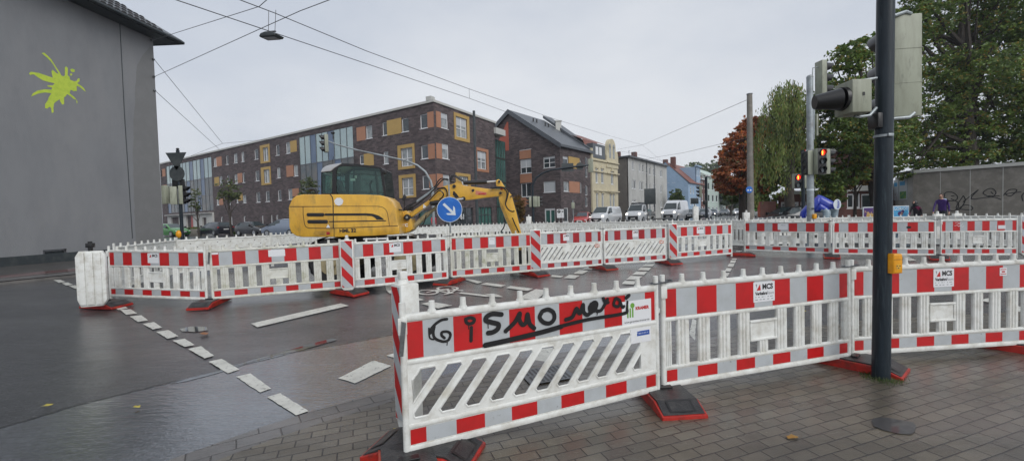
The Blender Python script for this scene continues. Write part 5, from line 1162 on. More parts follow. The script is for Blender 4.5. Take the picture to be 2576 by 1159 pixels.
mb.box(h_[0] + .12, h_[1] - .13, .06, .1, h_[3] - .25, h_[3]); mb.build('door_frame', 'frame', o, smooth=False)
mb = MB(); mb.prism([(0, zE), (A2.L, zE), (A2.L - HW, zR - .15)], 0, .25); mb.build('gable', 'brickd', T2, A2.loc, A2.rot, smooth=False)
q = A2.r(25, 205, 103, 305); mb = MB(); mb.prism([(q[0] - .6, zE + .3), (q[1], zE + .3), (q[1], zE + 4.0), (q[1]-.2, zE + 4.0), (q[0] - .6, zE + 1.2)], -.04, -.005); M['terra'] = mat('terracotta_panel', (.42, .1, .06), .6); mb.build('red_panel', 'terra', T2, A2.loc, A2.rot, smooth=False)
S2 = Facade(T2, C2, E2_, fz4)
S2.win(590,498,637,575, blind=.3, mull=False, pane='glassd'); S2.win(740,527,752,560, sill=False, pane='glassd'); S2.win(597,722,643,810, mull=False); S2.win(743,733,758,822, sill=False, pane='glassd')
S2.panel(640,505,738,605, m='ochre'); S2.panel(646,722,740,822)
for y in (505, 600, 760, 860): S2.win(790, y, 812, y + 85, sill=False, pane='glassd')
S2.win(600,955,640,1085, sill=False, pane='glassd', fw_=.12)
S2.build(-.5, zE, 'brickd')
mb = MB()
def roofq(p, q_): return p
for sgn in (1,):
    a = C2 - dG*.35 - dS*.35; b_ = E2_ - dG*.35; r0 = C2 + dG*HW - dS*.35; r1 = E2_ + dG*HW; l0 = C2 + dG*15.2 - dS*.35; l1 = E2_ + dG*15.2
    O = T2.location; V = lambda p, z: (p.x - O.x, p.y - O.y, z)
    zl = zE - .2
    mb.add([V(a, zl), V(b_, zl), V(r1, zR), V(r0, zR), V(a, zl + .3), V(b_, zl + .3), V(r1, zR + .3), V(r0, zR + .3)], [(0,3,2,1),(4,5,6,7),(0,1,5,4),(0,4,7,3),(1,2,6,5),(2,3,7,6)])
    mb.add([V(l0, zl), V(l1, zl), V(r1, zR), V(r0, zR), V(l0, zl + .3), V(l1, zl + .3), V(r1, zR + .3), V(r0, zR + .3)], [(0,1,2,3),(4,7,6,5),(0,4,5,1),(0,3,7,4),(1,5,6,2)])
mb.build('roof', 'slate', T2, smooth=False)
mb = MB(); mb.add([V(a - dS*.03, zl - .25), V(a - dS*.03, zl + .36), V(r0 - dS*.03, zR + .36), V(r0 - dS*.03, zR - .25)], [(0, 3, 2, 1)]); mb.add([V(l0 - dS*.03, zl - .25), V(l0 - dS*.03, zl + .36), V(r0 - dS*.03, zR + .36), V(r0 - dS*.03, zR - .25)], [(0, 1, 2, 3)]); mb.build('verge_boards', 'slate', T2, smooth=False)
mb = MB()
for k, (u, v) in enumerate(((2.4, .72), (3.2, .72), (4.6, .66), (5.4, .66))): p = C2 + dS*u + dG*HW*v; z = zl + .3 + (zR - zl)*v*1.0; mb = MB(); mb.box(p.x-O.x-.09, p.x-O.x+.09, p.y-O.y-.09, p.y-O.y+.09, z - .1, z + .5); mb.build('roof_vent', 'black', T2, smooth=False)
p = E2_ + dG*4.9 - dS*.4; mb = MB(); mb.box(p.x-O.x-.4, p.x-O.x+.4, p.y-O.y-.4, p.y-O.y+.4, 12.5, 14.9); mb.box(p.x-O.x-.47, p.x-O.x+.47, p.y-O.y-.47, p.y-O.y+.47, 14.901, 15.05); mb.build('chimney', 'trim', T2, smooth=False)
# raised second roof strip behind (party wall parapet)
mb = MB(); p0, p1 = E2_ - dS*.6, E2_ + dG*HW*.98 - dS*.6; mb.add([V(p0, zl + .3), V(p0 + dS*2.5, zl + .3), V(p1 + dS*2.5, zR + .5), V(p1, zR + .5), V(p0, zl + .7), V(p0 + dS*2.5, zl + .7), V(p1 + dS*2.5, zR + .9), V(p1, zR + .9)], [(0,1,2,3),(4,7,6,5),(0,4,5,1),(0,3,7,4),(1,5,6,2),(2,6,7,3)]); mb.build('party_wall', 'slate', T2, smooth=False)
# parking notices on the gabled house wall
for x0, x1 in ((532, 572), (577, 598)):
    q = S2.r(x0, 968, x1, 1048) if x0 > 560 else A2.r(x0, 968, 561, 1048)
fq = S2 if True else A2
for X0, X1, ttl in ((1401, 1411.5, 'P'), (1412.5, 1418, 'P')):
    a_, b2_ = dp(X0, 548, 49.6), dp(X1, 526, 49.6); t = thing('parking_notice', 'white notice board with a black letter P' + (', wider of the two' if X0 < 1405 else ', narrower of the two'), 'sign', (a_.x, 49.6, a_.z)); mb = MB(); mb.box(0, b2_.x - a_.x, -.02, .02, 0, b2_.z - a_.z); mb.build('board', 'sticker', t, smooth=False); w_ = b2_.x - a_.x
    mb = MB(); mb.add([(w_/2 + w_*.38*math.cos(k*PI/10), -.022, .75 + w_*.38*math.sin(k*PI/10)) for k in range(20)], [tuple(range(20))]); mb.build('black_disc', 'black', t, smooth=False); text('P', .24 if w_ > .4 else .15, 'sticker', t, (w_/2, -.026, .75), bold=.005)
    mb = MB(); mb.cyl((w_/2, .05, -a_.z + G(49)), (w_/2, .05, 0), .03); mb.build('post', 'galv', t)

# ---- street row further on
def street(X): k = (X - 1288)/1060.0; t_ = (k*C2.y - C2.x)/(dS.x - dS.y*k); return C2 + dS*t_
def row_house(name, label, X0, X1, ztop, wm, cat='house', depth=10, f=fz4, gap=0):
    a = street(X0); b_ = street(X1); t = thing(name, label, cat, (a.x, a.y, 0)); F_ = Facade(t, a, b_, f); return t, F_, a, b_
M['cream'] = mat('cream_render', (.60, .54, .38), .7, c2=(.52, .465, .33), scale=1)
M['grime'] = mat('grey_white_render', (.48, .48, .46), .7, c2=(.40, .40, .38), scale=.6, c3=(.3, .3, .28), scale3=.4, lo3=.5, hi3=.8, stretch=(1, 1, .4))
M['brownr'] = mat('brown_grey_render', (.17, .155, .14), .8, c2=(.13, .12, .11), scale=1)
M['blue'] = mat('blue_render', (.30, .42, .56), .7, c2=(.26, .37, .5), scale=1)
M['mint'] = mat('pale_green_render', (.46, .55, .50), .7); M['whiter'] = mat('white_render', (.6, .62, .62), .7, c2=(.5, .52, .52), scale=2)
M['redbr'] = brickmat('red_brick', (.16, .055, .04), (.13, .045, .035), (.13, .09, .08), .25, .08)
# cream house with curved gable
t, F_, a, b_ = row_house('ornate_house', 'cream yellow old house with arched windows and a curved gable', 1490, 1557, 11, 'cream')
zc = 1.65 + (538 - 394)*a.y/1060
for q in [(882,603,905,735),(932,607,956,738),(1020,632,1043,748),(888,825,908,958),(937,828,958,955),(1010,832,1028,950),(1036,832,1056,950)]: F_.win(*q, fw_=.12, mull=False, pane='glassc')
F_.build(-.5, zc, 'cream')
mb = MB(); s0_ = wp(1524, 400, F_.P0, F_.P1)[0]; zt = 1.65 + (536 - 348)*b_.y/1060*.97; wv = F_.L - s0_; g = []
for i in range(13): an = PI*i/12; g.append((s0_ + wv*.5 + wv*.28*math.cos(an), zt - wv*.28 + wv*.28*math.sin(an)))
prof = [(F_.L, zc - 1), (F_.L, zc + .8), (F_.L - wv*.08, zc + 1.6), (F_.L - wv*.2, zt - wv*.55)] + g + [(s0_ + wv*.2, zt - wv*.55), (s0_ + wv*.08, zc + 1.6), (s0_, zc + .8), (s0_, zc - 1)]
mb.prism(prof, -.12, .5); o = mb.build('curved_gable', 'cream', t, F_.loc, F_.rot, smooth=False)
mb = MB(); xx = s0_ + wv*.45
for dx in (-.65, .65): mb.box(xx + dx - .3, xx + dx + .3, -.14, -.10, zc + .4, zc + 2.2); mb.cyl((xx + dx, -.14, zc + 2.2), (xx + dx, -.10, zc + 2.2), .3, n=16)
mb.build('gable_window', 'glassc', o, smooth=False)
mb = MB(); 
for z in (zc - .35, zc - 1.9, 4.9): mb.box(.3, s0_ - .01, -.18, -.004, z, z + .16); mb.box(s0_, F_.L, -.3, -.122, z, z + .16)
for h in F_.holes: mb.box(h[0]-.15, h[1]+.15, -.16 if h[0] > s0_ else -.1, -.004, h[3] + .02, h[3] + .16); mb.box(h[0] + .1, h[1] - .1, -.16 if h[0] > s0_ else -.1, -.004, h[3] + .17, h[3] + .4)
mb.box(-.15, .28, -.22, .3, 0, zc + 1.2)
mb.build('cornices', 'cream', t, F_.loc, F_.rot, smooth=False)
mb = MB(); mb.add([(0, .1, zc), (s0_, .1, zc), (s0_ - .3, 1.2, zc + 2.6), (0, 1.2, zc + 2.6)], [(0, 1, 2, 3)]); mb.add([(0, 1.2, zc + 2.6), (F_.L, 1.2, zc + 2.6), (F_.L, 6, zc + 4.8), (0, 6, zc + 4.8)], [(0, 1, 2, 3)]); mb.build('roof', 'redtile', t, F_.loc, F_.rot, smooth=False)
mb = MB(); mb.box(.6, s0_ - .3, -.05, 1.0, zc + .02, zc + 2.0); o = mb.build('dormer', 'slate', t, F_.loc, F_.rot, smooth=False); mb = MB()
for x in (1.4, 2.5): mb.box(x, x + .8, -.08, -.052, zc + .5, zc + 1.6)
mb.build('dormer_window', 'frame', o, smooth=False)
mb = MB(); mb.box(0, F_.L, .17, 9, -.5, zc - .05); mb.build('house_body', 'cream', t, F_.loc, F_.rot, smooth=False)
# grey white apartment house
t, F_, a, b_ = row_house('apartment_house', 'grey white three storey apartment house with a brown side wall and flat roof', 1583, 1680, 12, 'grime'); a_ = a
zt = 1.65 + (537 - 396)*a.y/1060
for q in [(1207,540,1226,618),(1270,560,1286,632),(1300,568,1314,638),(1331,577,1345,645),(1398,605,1418,668),(1458,622,1478,682),(1205,707,1221,785),(1224,710,1241,787),(1273,718,1289,795),(1292,722,1306,797),(1332,730,1346,800),(1362,738,1373,800),(1400,742,1418,812),(1460,757,1476,820),(1208,880,1222,905),(1228,882,1243,907),(1400,880,1416,955),(1462,893,1478,955),(1360,595,1373,660)]:
    F_.win(*q, mull=False, pane=rw.choice(CH), fw_=.1)
F_.build(-.5, zt, 'grime'); F_.items = []
mb = MB(); mb.box(0, F_.L, .17, 10, -.5, zt - .01); mb.build('house_body', 'brownr', t, F_.loc, F_.rot, smooth=False)
mb = MB(); mb.box(-.3, F_.L + .3, -.5, 10.3, zt + .002, zt + .25); mb.build('roof', 'slate', t, F_.loc, F_.rot, smooth=False)
for x, h, w_ in ((1.5, 1.0, .5), (8.5, 1.7, .8), (11, .5, .3)): mb = MB(); mb.box(x, x + w_, 2, 2 + w_, zt + .25, zt + h + .3); mb.build('chimney', 'redbr', t, F_.loc, F_.rot, smooth=False)
mb = MB()
for x in (3, 5): mb.cyl((x, 1, zt + .2), (x, 1, zt + 1.5), .03); mb.cyl((x - .3, 1, zt + 1.3), (x + .3, 1, zt + 1.5), .03)
mb.build('aerial', 'steel', t, F_.loc, F_.rot)
mb = MB()
for x in (F_.L*.42, F_.L*.62): mb.cyl((x, -.08, 0), (x, -.08, zt), .07, n=8)
mb.build('rain_pipes', 'steel', t, F_.loc, F_.rot)
# blue gabled house
t, F_, a, b_ = row_house('blue_house', 'light blue gabled house with a red tile roof beyond the grey white apartments', 1733, 1753, 8, 'blue', f=fz5)
zE2 = 1.65 + (533 - 459)*a.y/1060; zP = 1.65 + (535 - 409)*(a.y + 3)/1060; hw2 = 5.0
for q in [(482,660,500,735),(515,660,528,735),(482,780,500,870),(515,780,530,870)]: F_.win(*q, mull=False, fw_=.12)
F_.build(-.5, zE2, 'blue')
gG = Facade(t, a + dG*2*hw2, a, fz5); gG.win(277,552,310,610, mull=False, pane='glassd'); gG.win(224,558,240,612, mull=False, pane='glassd'); gG.build(-.5, zE2, 'blue')
mb = MB(); mb.prism([(0, zE2), (2*hw2, zE2), (hw2, zP)], .0, .2); mb.build('gable', 'blue', t, gG.loc, gG.rot, smooth=False)
mb = MB(); mb.add([(-.1, -.4, zE2 - .1), (F_.L*2.4, -.4, zE2 - .1), (F_.L*2.4, hw2, zP + .1), (-.1, hw2, zP + .1), (-.1, 2*hw2 + .3, zE2 - .1), (F_.L*2.4, 2*hw2 + .3, zE2 - .1)], [(0, 1, 2, 3), (3, 2, 5, 4)]); mb.build('roof', 'redtile', t, F_.loc, F_.rot, smooth=False)
for x, y in ((1.2, 3.2), (4.5, 6)): mb = MB(); mb.box(x, x + 1.0, y, y + 1.0, zP - 1.5, zP + 1.2); mb.build('chimney', 'redbr', t, F_.loc, F_.rot, smooth=False)
# narrow houses beyond
for i, (X0, X1, yt, m_, lab, rf) in enumerate(((1753.5, 1764, 419, 'blue', 'narrow pale blue house front with a tall parapet', 0), (1764.5, 1779, 452, 'redbr', 'red brick house front with white window frames, between blue and pale green houses', 1), (1779.5, 1826, 444, 'mint', 'pale green white corner building with balconies, farthest of the row', 0))):
    t, F_, a, b_ = row_house('town_house', lab, X0, X1, 8, m_, f=fz5); zt = 1.65 + (532 - yt)*a.y/1060; n = max(2, int(F_.L/(3.0 if i < 2 else 4.0)))
    for k in range(n):
        for z in (1.0, 4.2, 7.3, 10.2):
            if z + 2 < zt: F_.holes.append([F_.L*(k+.25)/n, F_.L*(k+.75)/n, z, z + 1.9]); F_.items.append(('w', F_.holes[-1], dict(mull=False, pane='glassd' if i == 2 else 'glassc', fw_=.15)))
    F_.build(-.5, zt, m_); mb = MB(); mb.box(0, F_.L, .17, 11, -.5, zt - .02); mb.build('house_body', m_ if m_ != 'redbr' else 'brownr', t, F_.loc, F_.rot, smooth=False)
    mb = MB(); mb.box(-.1, F_.L + .1, -.4, .3, zt + .002, zt + .35); mb.build('cornice', 'whiter' if i else 'blue', t, F_.loc, F_.rot, smooth=False)
    if rf or i == 2: mb = MB(); mb.add([(0, 0, zt + .35), (F_.L, 0, zt + .35), (F_.L, 5, zt + 3.2), (0, 5, zt + 3.2)], [(0, 1, 2, 3)]); mb.add([(0, 0, zt + .35), (0, 5, zt + 3.2), (0, 11, zt)], [(0, 1, 2)]); mb.build('roof', 'redtile' if rf else 'mint', t, F_.loc, F_.rot, smooth=False)
# low far houses where the street ends
for X0, X1, yt, d, m_, l in ((1828, 1846, 508, 150, 'redbr', 'low red brick far building where the street bends'), (1846, 1872, 497, 165, 'grime', 'small pale far house behind the oncoming white cars')):
    p0, p1 = dp(X0, yt, d), dp(X1, yt, d); t = thing('far_house', l, 'house', (p0.x, d, 0)); mb = MB(); w_ = p1.x - p0.x; mb.box(0, w_, 0, 8, -.5, p0.z); mb.build('wall', m_, t, smooth=False)
    mb = MB(); mb.prism([(-.3, p0.z), (w_ + .3, p0.z), (w_*.8, p0.z + 2.4), (w_*.2, p0.z + 2.4)], -.3, 8.3); mb.build('roof', 'slate', t, smooth=False); mb = MB()
    for k in range(3): mb.box(w_*(k+.3)/3.2, w_*(k+.7)/3.2, -.05, -.01, 1.2, 2.8)
    mb.build('window_band', 'glassd', t, smooth=False)

# ---- grey rendered gable wall at the left
PA, PB = gp(0, 678), gp(402, 641); dW = (PB - PA); dW.z = 0; dW.normalize()
HA = 11.3; PC = hp(384, 92, HA)
dW2 = (Vector((PC.x, PC.y, 0)) - Vector((PA.x, PA.y, 0))).normalized(); PB = Vector((PC.x, PC.y, 0)); PA0 = Vector((PA.x, PA.y, 0)) - dW2*16
M['greyr'] = mat('grey_render', (.25, .256, .265), .75, c2=(.215, .22, .23), scale=1.1, lo=.4, hi=.7, c3=(.28, .28, .283), scale3=.5, lo3=.48, hi3=.75, bump=.8, bscale=45, stretch=(1, 1, .38))
M['greyd'] = mat('damp_grey_render', (.205, .205, .203), .6, c2=(.222, .222, .22), scale=2, bump=.5, bscale=55)
t = thing('grey_house', 'tall grey rendered house wall with a bright green paint splash, at the left', 'house', (PB.x, PB.y, 0)); TG_ = t
fz1 = lambda x, y: (x*.5, y*.5)
W_ = Facade(t, PA0, PB, lambda x, y: (x, y)); q = W_.r(109, 627, 169, 655); W_.holes.append([round(v, 3) for v in q]); W_.build(-.5, HA, 'greyr')
h = W_.holes[0]; mb = MB(); mb.box(h[0], h[1], .1, .13, h[2], h[3]); o = mb.build('basement_window', 'glassd', t, W_.loc, W_.rot, smooth=False); mb = MB()
for a in ((h[0], h[0]+.07, h[2], h[3]), (h[1]-.07, h[1], h[2], h[3]), (h[0], h[1], h[3]-.07, h[3]), (h[0], h[1], h[2], h[2]+.07), (h[0], h[1], h[2] + .12, h[2] + .16)): mb.box(a[0], a[1], .03, .1, a[2], a[3])
mb.build('frame', 'steel', o, smooth=False)
mb = MB(); mb.box(0, W_.L, -.03, -.002, -.3, G(17) + .42); mb.build('plinth', 'backsign', t, W_.loc, W_.rot, smooth=False)
def wl(pts, off=-.006): return [(wp(x, y, W_.P0, W_.P1)[0], off, wp(x, y, W_.P0, W_.P1)[1]) for x, y in pts]
mb = MB(); jt = wl([(300, 38), (313, 290), (333, 600)]); mb.tube(jt, .016, 6); mb.build('joint_line', 'backsign', t, W_.loc, W_.rot)
# damp strip with ragged left edge
rr2 = random.Random(2); L = []; 
for i in range(60): yy = 118 + i*9.2; L.append((347 - 12*math.sin(i*.05) + rr2.uniform(-1.5, 1.5) + (28*max(0, 1 - i/5)), yy))
pts = wl(L, -.003); s1 = W_.L - .01; zs_ = [p[2] for p in pts]; mb = MB()
for i in range(len(pts)-1): mb.add([pts[i], (s1, -.003, pts[i][2]), (s1, -.003, pts[i+1][2]), pts[i+1]], [(0, 3, 2, 1)])
mb.build('damp_strip', 'greyd', t, W_.loc, W_.rot, smooth=False)
# green splash
M['lime'] = mat('lime_paint', (.58, .72, .075), .6, c2=(.48, .64, .06), scale=5, c3=(.36, .47, .09), scale3=14, lo3=.58, hi3=.75)
S = [[(208,268),(222,266),(240,282),(258,300),(275,328),(300,365),(308,380),(318,385),(326,380),(326,340),(333,335),(341,345),(340,380),(350,388),(352,402),(372,410),(385,408),(392,395),(400,396),(400,410),(388,420),(405,430),(422,445),(432,463),(420,455),(400,438),(385,432),(386,458),(370,460),(355,452),(350,470),(372,488),(385,503),(372,500),(350,482),(338,474),(330,485),(322,490),(322,525),(312,527),(302,510),(300,500),(285,510),(272,520),(268,545),(270,565),(260,570),(256,545),(248,538),(238,547),(226,545),(226,525),(240,505),(245,490),(258,470),(225,466),(190,472),(155,487),(165,470),(190,456),(225,450),(258,452),(262,442),(238,436),(238,430),(265,430),(275,420),(250,415),(215,405),(190,390),(170,375),(150,378),(145,370),(155,362),(195,368),(230,380),(265,392),(258,360),(264,352),(285,370),(295,372),(270,330),(255,310),(235,290)],
     [(353,350),(362,346),(376,352),(376,362),(362,364),(355,358)], [(350,373),(360,370),(364,378),(355,383)], [(385,503),(390,515),(386,522),(383,510)]]
mb = MB()
for k, s_ in enumerate(S):
    bm = bmesh.new(); pts = wl([fz1(*p) for p in s_], -.005); vs = [bm.verts.new(p) for p in pts]; es = [bm.edges.new((vs[i], vs[(i+1) % len(vs)])) for i in range(len(vs))]; bmesh.ops.triangle_fill(bm, use_beauty=True, edges=es); mb.bm(bm)
mb.build('paint_splash', 'lime', t, W_.loc, W_.rot, smooth=False)
# other walls, roof, eaves
nW = Vector((-dW2.y, dW2.x, 0)); o_ = t.location; mb = MB(); mb.box(0, W_.L - .35, .17, 9.5, -.5, HA - .02); mb.build('house_body', 'greyr', t, W_.loc, W_.rot, smooth=False)
mb = MB(); e = .75; L__ = W_.L; z0 = HA - .12
mb.prism([(-2, -e), (L__ + .72, -e), (L__ + .2, 10.2), (-2, 10.2)], z0, z0 + .10, 0, 'z'); mb.build('soffit', 'backsign', t, W_.loc, W_.rot, smooth=False)
mb = MB(); hz_ = 4.3; cx = 5
mb.add([(-2, -e - .12, z0 + .18), (L__ + .84, -e - .12, z0 + .18), (L__ - cx, 4.7, z0 + hz_), (-2, 4.7, z0 + hz_), (L__ + .3, 10.3, z0 + .18), (-2, 10.3, z0 + .18)], [(0, 1, 2, 3), (1, 4, 2), (3, 2, 4, 5)])
M['tiles'] = brickmat('roof_tiles', (.045, .040, .038), (.07, .06, .055), (.015, .015, .015), .3, .26, .5, .03); ro = mb.build('roof', 'slate', t, W_.loc, W_.rot, smooth=False)
mb = MB()
for j in range(5):
    for i in range(int((L__ + 2)/.3)):
        u = j*.085 + .0; y = -e - .12 + (4.7 + e + .12)*u; z = z0 + .2 + (hz_ - .18)*u; x = -2 + i*.3 + (j % 2)*.15
        if x < L__ + .55 - u*cx: mb.prism([(x, z), (x + .06, z + .055), (x + .2, z + .055), (x + .27, z)], y, y + .42)
mb.build('tile_courses', 'tiles', t, W_.loc, W_.rot, smooth=False)
mb = MB(); mb.tube([(-2, -e - .14, z0 + .07), (L__ + .85, -e - .14, z0 + .07)], .075, 10); mb.tube([(L__ + .86, -e - .14, z0 + .07), (L__ + .32, 10.3, z0 + .07)], .075, 10); mb.build('gutter_pipe', 'backsign', t, W_.loc, W_.rot)
mb = MB()
for x, y in ((383, 102), (389, 193), (388, 150), (391, 228)): p = wl([(x - 4, y)], -.05)[0]; mb.ball(p, .06, .06, .06)
mb.build('wire_anchors', 'steel', t, W_.loc, W_.rot)

# ---- concrete building at the right with graffiti
T5 = thing('concrete_building', 'low stained concrete building with a pale roof edge and black graffiti, right background', 'building', (0, 0, 0))
HC = 3.95; c0 = hp(2297, 436, HC); c1 = hp(2576, 416, HC); d5 = (c1 - c0).normalized(); n5 = Vector((-d5.y, d5.x, 0)); c2 = c0 + d5*16; T5.location = (c0.x, c0.y, 0)
F5 = Facade(T5, c0, c2); F5.build(-.3, HC, 'concrete'); lf = hp(2252, 447, HC - .12); lw = Facade(T5, lf, c0); 
M['whitewall'] = mat('white_painted_wall', (.5, .5, .48), .7, c2=(.38, .37, .34), scale=2); lw.build(-.3, HC - .1, 'whitewall')
for F_, m_ in ((F5, 'trim'), (lw, 'slate')): mb = MB(); mb.box(-.1, F_.L + .1, -.1, .3, HC - .02 + .022, HC + .22); mb.build('roof_edge', m_, T5, F_.loc, F_.rot, smooth=False)
mb = MB(); mb.box(0, F5.L, .2, 9, 0, HC - .1); mb.build('building_body', 'concrete', T5, F5.loc, F5.rot, smooth=False)
fg = lambda x, y: (1992.8 + .50033*x*1.0, y*.5003)
def w5(p, off): X, Y = 2200*.9058 + p[0]*(644/1166)*.9058, p[1]*(640/1159)*.9058; s_, z_ = wp(X, Y, F5.P0, F5.P1); return (s_, z_)
mb = MB()
def g5(pts, w_=.05):
    P = smooth2([w5(p, 0) for p in pts], 4); mb.ribbon(P, w_, lambda u, v, h: (u, -.008 - h, v))
for l in ([(765,990),(770,970),(800,965),(830,985),(825,1005),(790,1010),(765,995),(770,1030),(800,1060),(830,1050),(835,1020),(800,1000)], [(860,985),(825,1040),(840,1055),(870,1010),(862,985)], [(835,1050),(870,1030),(905,1040),(900,1055),(850,1052)], [(860,1015),(935,955),(900,1000),(1000,990),(1050,1003)],
          [(980,985),(960,970),(985,950),(1010,950),(1025,970),(1005,990),(985,985),(1040,985)], [(1060,985),(1090,955),(1130,955),(1100,985),(1075,975),(1150,965)], [(1166,970),(1155,985),(1160,1010)], [(800,985),(815,985)], [(1000,965),(1010,975)]):
    g5(l)
mb.build('graffiti', 'paint', T5, F5.loc, F5.rot, smooth=False)
mb = MB()
for x in (745, 895, 1060): s_ = w5((x, 950), 0)[0]; mb.box(s_ - .015, s_ + .015, -.012, -.003, 0, HC)
mb.build('panel_joints', 'trim', T5, F5.loc, F5.rot, smooth=False)
M['postblue'] = mat('poster_blue', (.06, .32, .6), .5, c2=(.1, .45, .7), scale=5); M['postwhite'] = mat('poster_white', (.55, .6, .62), .5); M['postgreen'] = mat('poster_green', (.06, .25, .12), .5, c2=(.4, .5, .1), scale=3)
M['postpurple'] = mat('poster_purple', (.06, .02, .14), .5, c2=(.5, .3, .15), scale=6, lo=.55, hi=.65)
M['postwhite2'] = mat('poster_mixed', (.5, .55, .58), .5, c2=(.3, .1, .1), scale=7, lo=.55, hi=.6)
def pw(x0, y0, x1, y1, m_, l):
    X0, X1 = 1992.8 + x0*.5003, 1992.8 + x1*.5003; a = wp(X0, (y0+y1)/2*.5003, lw.P0, lw.P1)[0]; b2 = wp(X1, (y0+y1)/2*.5003, lw.P0, lw.P1)[0]; z1 = wp((X0+X1)/2, y0*.5003, lw.P0, lw.P1)[1]; z0 = wp((X0+X1)/2, y1*.5003, lw.P0, lw.P1)[1]
    P = lw.P0 + (lw.P1 - lw.P0).normalized()*a; t = thing('poster', l, 'poster', (P.x, P.y, 0), lw.rot); mb = MB(); w_ = b2 - a
    mb.box(0, w_, -.03, -.004, z0, z1); mb.build('sheet', 'postwhite', t, smooth=False); mb = MB(); mb.box(w_*.1, w_*.9, -.034, -.031, z0 + .1, z0 + (z1-z0)*.4); mb.build('print', m_, t, smooth=False); mb = MB(); mb.box(w_*.08, w_*.75, -.034, -.031, z1 - .5, z1 - .2); mb.build('headline', 'postblue', t, smooth=False)
pw(513, 905, 537, 1008, 'postwhite2', 'left white and blue poster on the pale end wall of the concrete building'); pw(540, 898, 580, 1005, 'postgreen', 'right poster with green lower half on the pale end wall')
# poster boards standing on the ground
for X0, X1, Y0, Y1, m_, l, tx in ((2172, 2206, 522, 552, 'postpurple', 'purple poster board with a golden picture left of the dark mast', None), (2247, 2284, 519, 550, 'postblue', 'light blue poster board reading LORIOT right of the dark mast', 'LORIOT')):
    d = 24; a, b2 = dp(X0, Y1, d), dp(X1, Y0, d); t = thing('poster_board', l, 'poster board', (a.x, d, G(d))); w_ = b2.x - a.x; z0, z1 = a.z - G(d), b2.z - G(d)
    mb = MB(); mb.bbox(-.04, w_ + .04, -.03, .03, z0 - .05, z1 + .05, .01); mb.box(.03, .08, -.02, .02, 0, z0 - .05); mb.box(w_ - .08, w_ - .03, -.02, .02, 0, z0 - .05); mb.build('board', 'postwhite', t); mb = MB(); mb.box(0, w_, -.035, -.0305, z0, z1); mb.build('poster_print', m_, t, smooth=False)
    if tx: text(tx, .24, 'sticker', t, (w_/2, -.04, z1 - .13), sx=.9, bold=.004); mb = MB(); mb.ball((w_*.45, -.036, z0 + .28), .16, .002, .13); mb.ball((w_*.6, -.037, z0 + .4), .09, .002, .09); mb.build('cartoon_free_figure', 'postpurple', t)
    else: mb = MB(); mb.ball((w_*.5, -.036, z0 + .22), .26, .002, .13); mb.ball((w_*.3, -.037, z0 + .36), .08, .002, .07); mb.build('golden_shapes', 'ochre', t)
# low buildings behind the willow
def radial(t, F_, w_, y0, y1, z0, z1, name, m_):      # block whose flank runs along the side street, away from the square
    sx = .72; mb = MB(); mb.prism([(-.02 + sx*max(0, y0), y0), (w_ + .02 + sx*max(0, y0)*0, y0), (w_ + .02, y1), (sx*y1, y1)] if w_ > sx*y1 + 1 else [(0, y0), (w_, y0), (w_, y1*.3), (w_*.4, y1*.3)], z0, z1, 0, 'z'); mb.build(name, m_, t, F_.loc, F_.rot, smooth=False)
def block(X0, X1, yt, d, dep, m_, l, name='low_building', rm='trim', rt=.25):
    a, b2 = dp(X0, yt, d), dp(X1, yt, d); t = thing(name, l, 'building', (a.x, d, 0)); w_ = b2.x - a.x; F_ = Facade(t, (a.x, d), (b2.x, d)); return t, F_, w_, a.z
t, F_, w_, z = block(1962, 2125, 490, 31, 8, 'redbr', 'low brick building with white framed windows behind the willow trunk')
for q in [(1965,508,1984,548),(1988,508,2011,548),(2014,508,2030,548),(2060,505,2085,540)]: F_.win(*q, fw_=.14, mull=False, pane='glassd')
F_.build(-.3, z, 'redbr'); radial(t, F_, w_, -.3, 8, z + .002, z + .25, 'roof', 'trim'); radial(t, F_, w_, .2, 7.5, -.3, z - .02, 'building_body', 'redbr')
t, F_, w_, z = block(1912, 1952, 507, 29, 5, 'redbr', 'red brown garden wall panel just right of the concrete mast', 'garden_wall'); F_.build(-.3, z, 'redbr'); mb = MB(); mb.box(0, w_, .0, .3, -.3, z - .02); mb.build('wall_core', 'terra', t, F_.loc + Vector((0, .01, 0)), F_.rot, smooth=False); t['category'] = 'wall'
mb = MB(); mb.box(w_*.78, w_*.9, -.02, -.003, z*.55, z*.7); mb.build('small_sign', 'sticker', t, F_.loc, F_.rot, smooth=False)
t, F_, w_, z = block(2112, 2262, 482, 33, 8, 'redbr', 'red brick annex with a wide white framed window band, left of the dark mast')
F_.win(2131, 487, 2165, 524, fw_=.12, pane='glassd', mull=True); F_.win(2167, 487, 2222, 524, fw_=.12, pane='glassd', mull=True); F_.build(-.3, z, 'redbr'); radial(t, F_, w_, -.3, 8, z + .002, z + .5, 'roof', 'trim'); radial(t, F_, w_, .2, 7.5, -.3, z - .02, 'building_body', 'redbr')
t, F_, w_, z = block(2080, 2230, 382, 42, 8, 'redbr', 'taller red brick block half hidden behind the autumn trees', rm='trim'); F_.build(-.3, z, 'redbr'); radial(t, F_, w_, -.3, 8, z + .002, z + .4, 'roof', 'trim'); radial(t, F_, w_, .2, 7.5, -.3, z - .02, 'building_body', 'redbr')

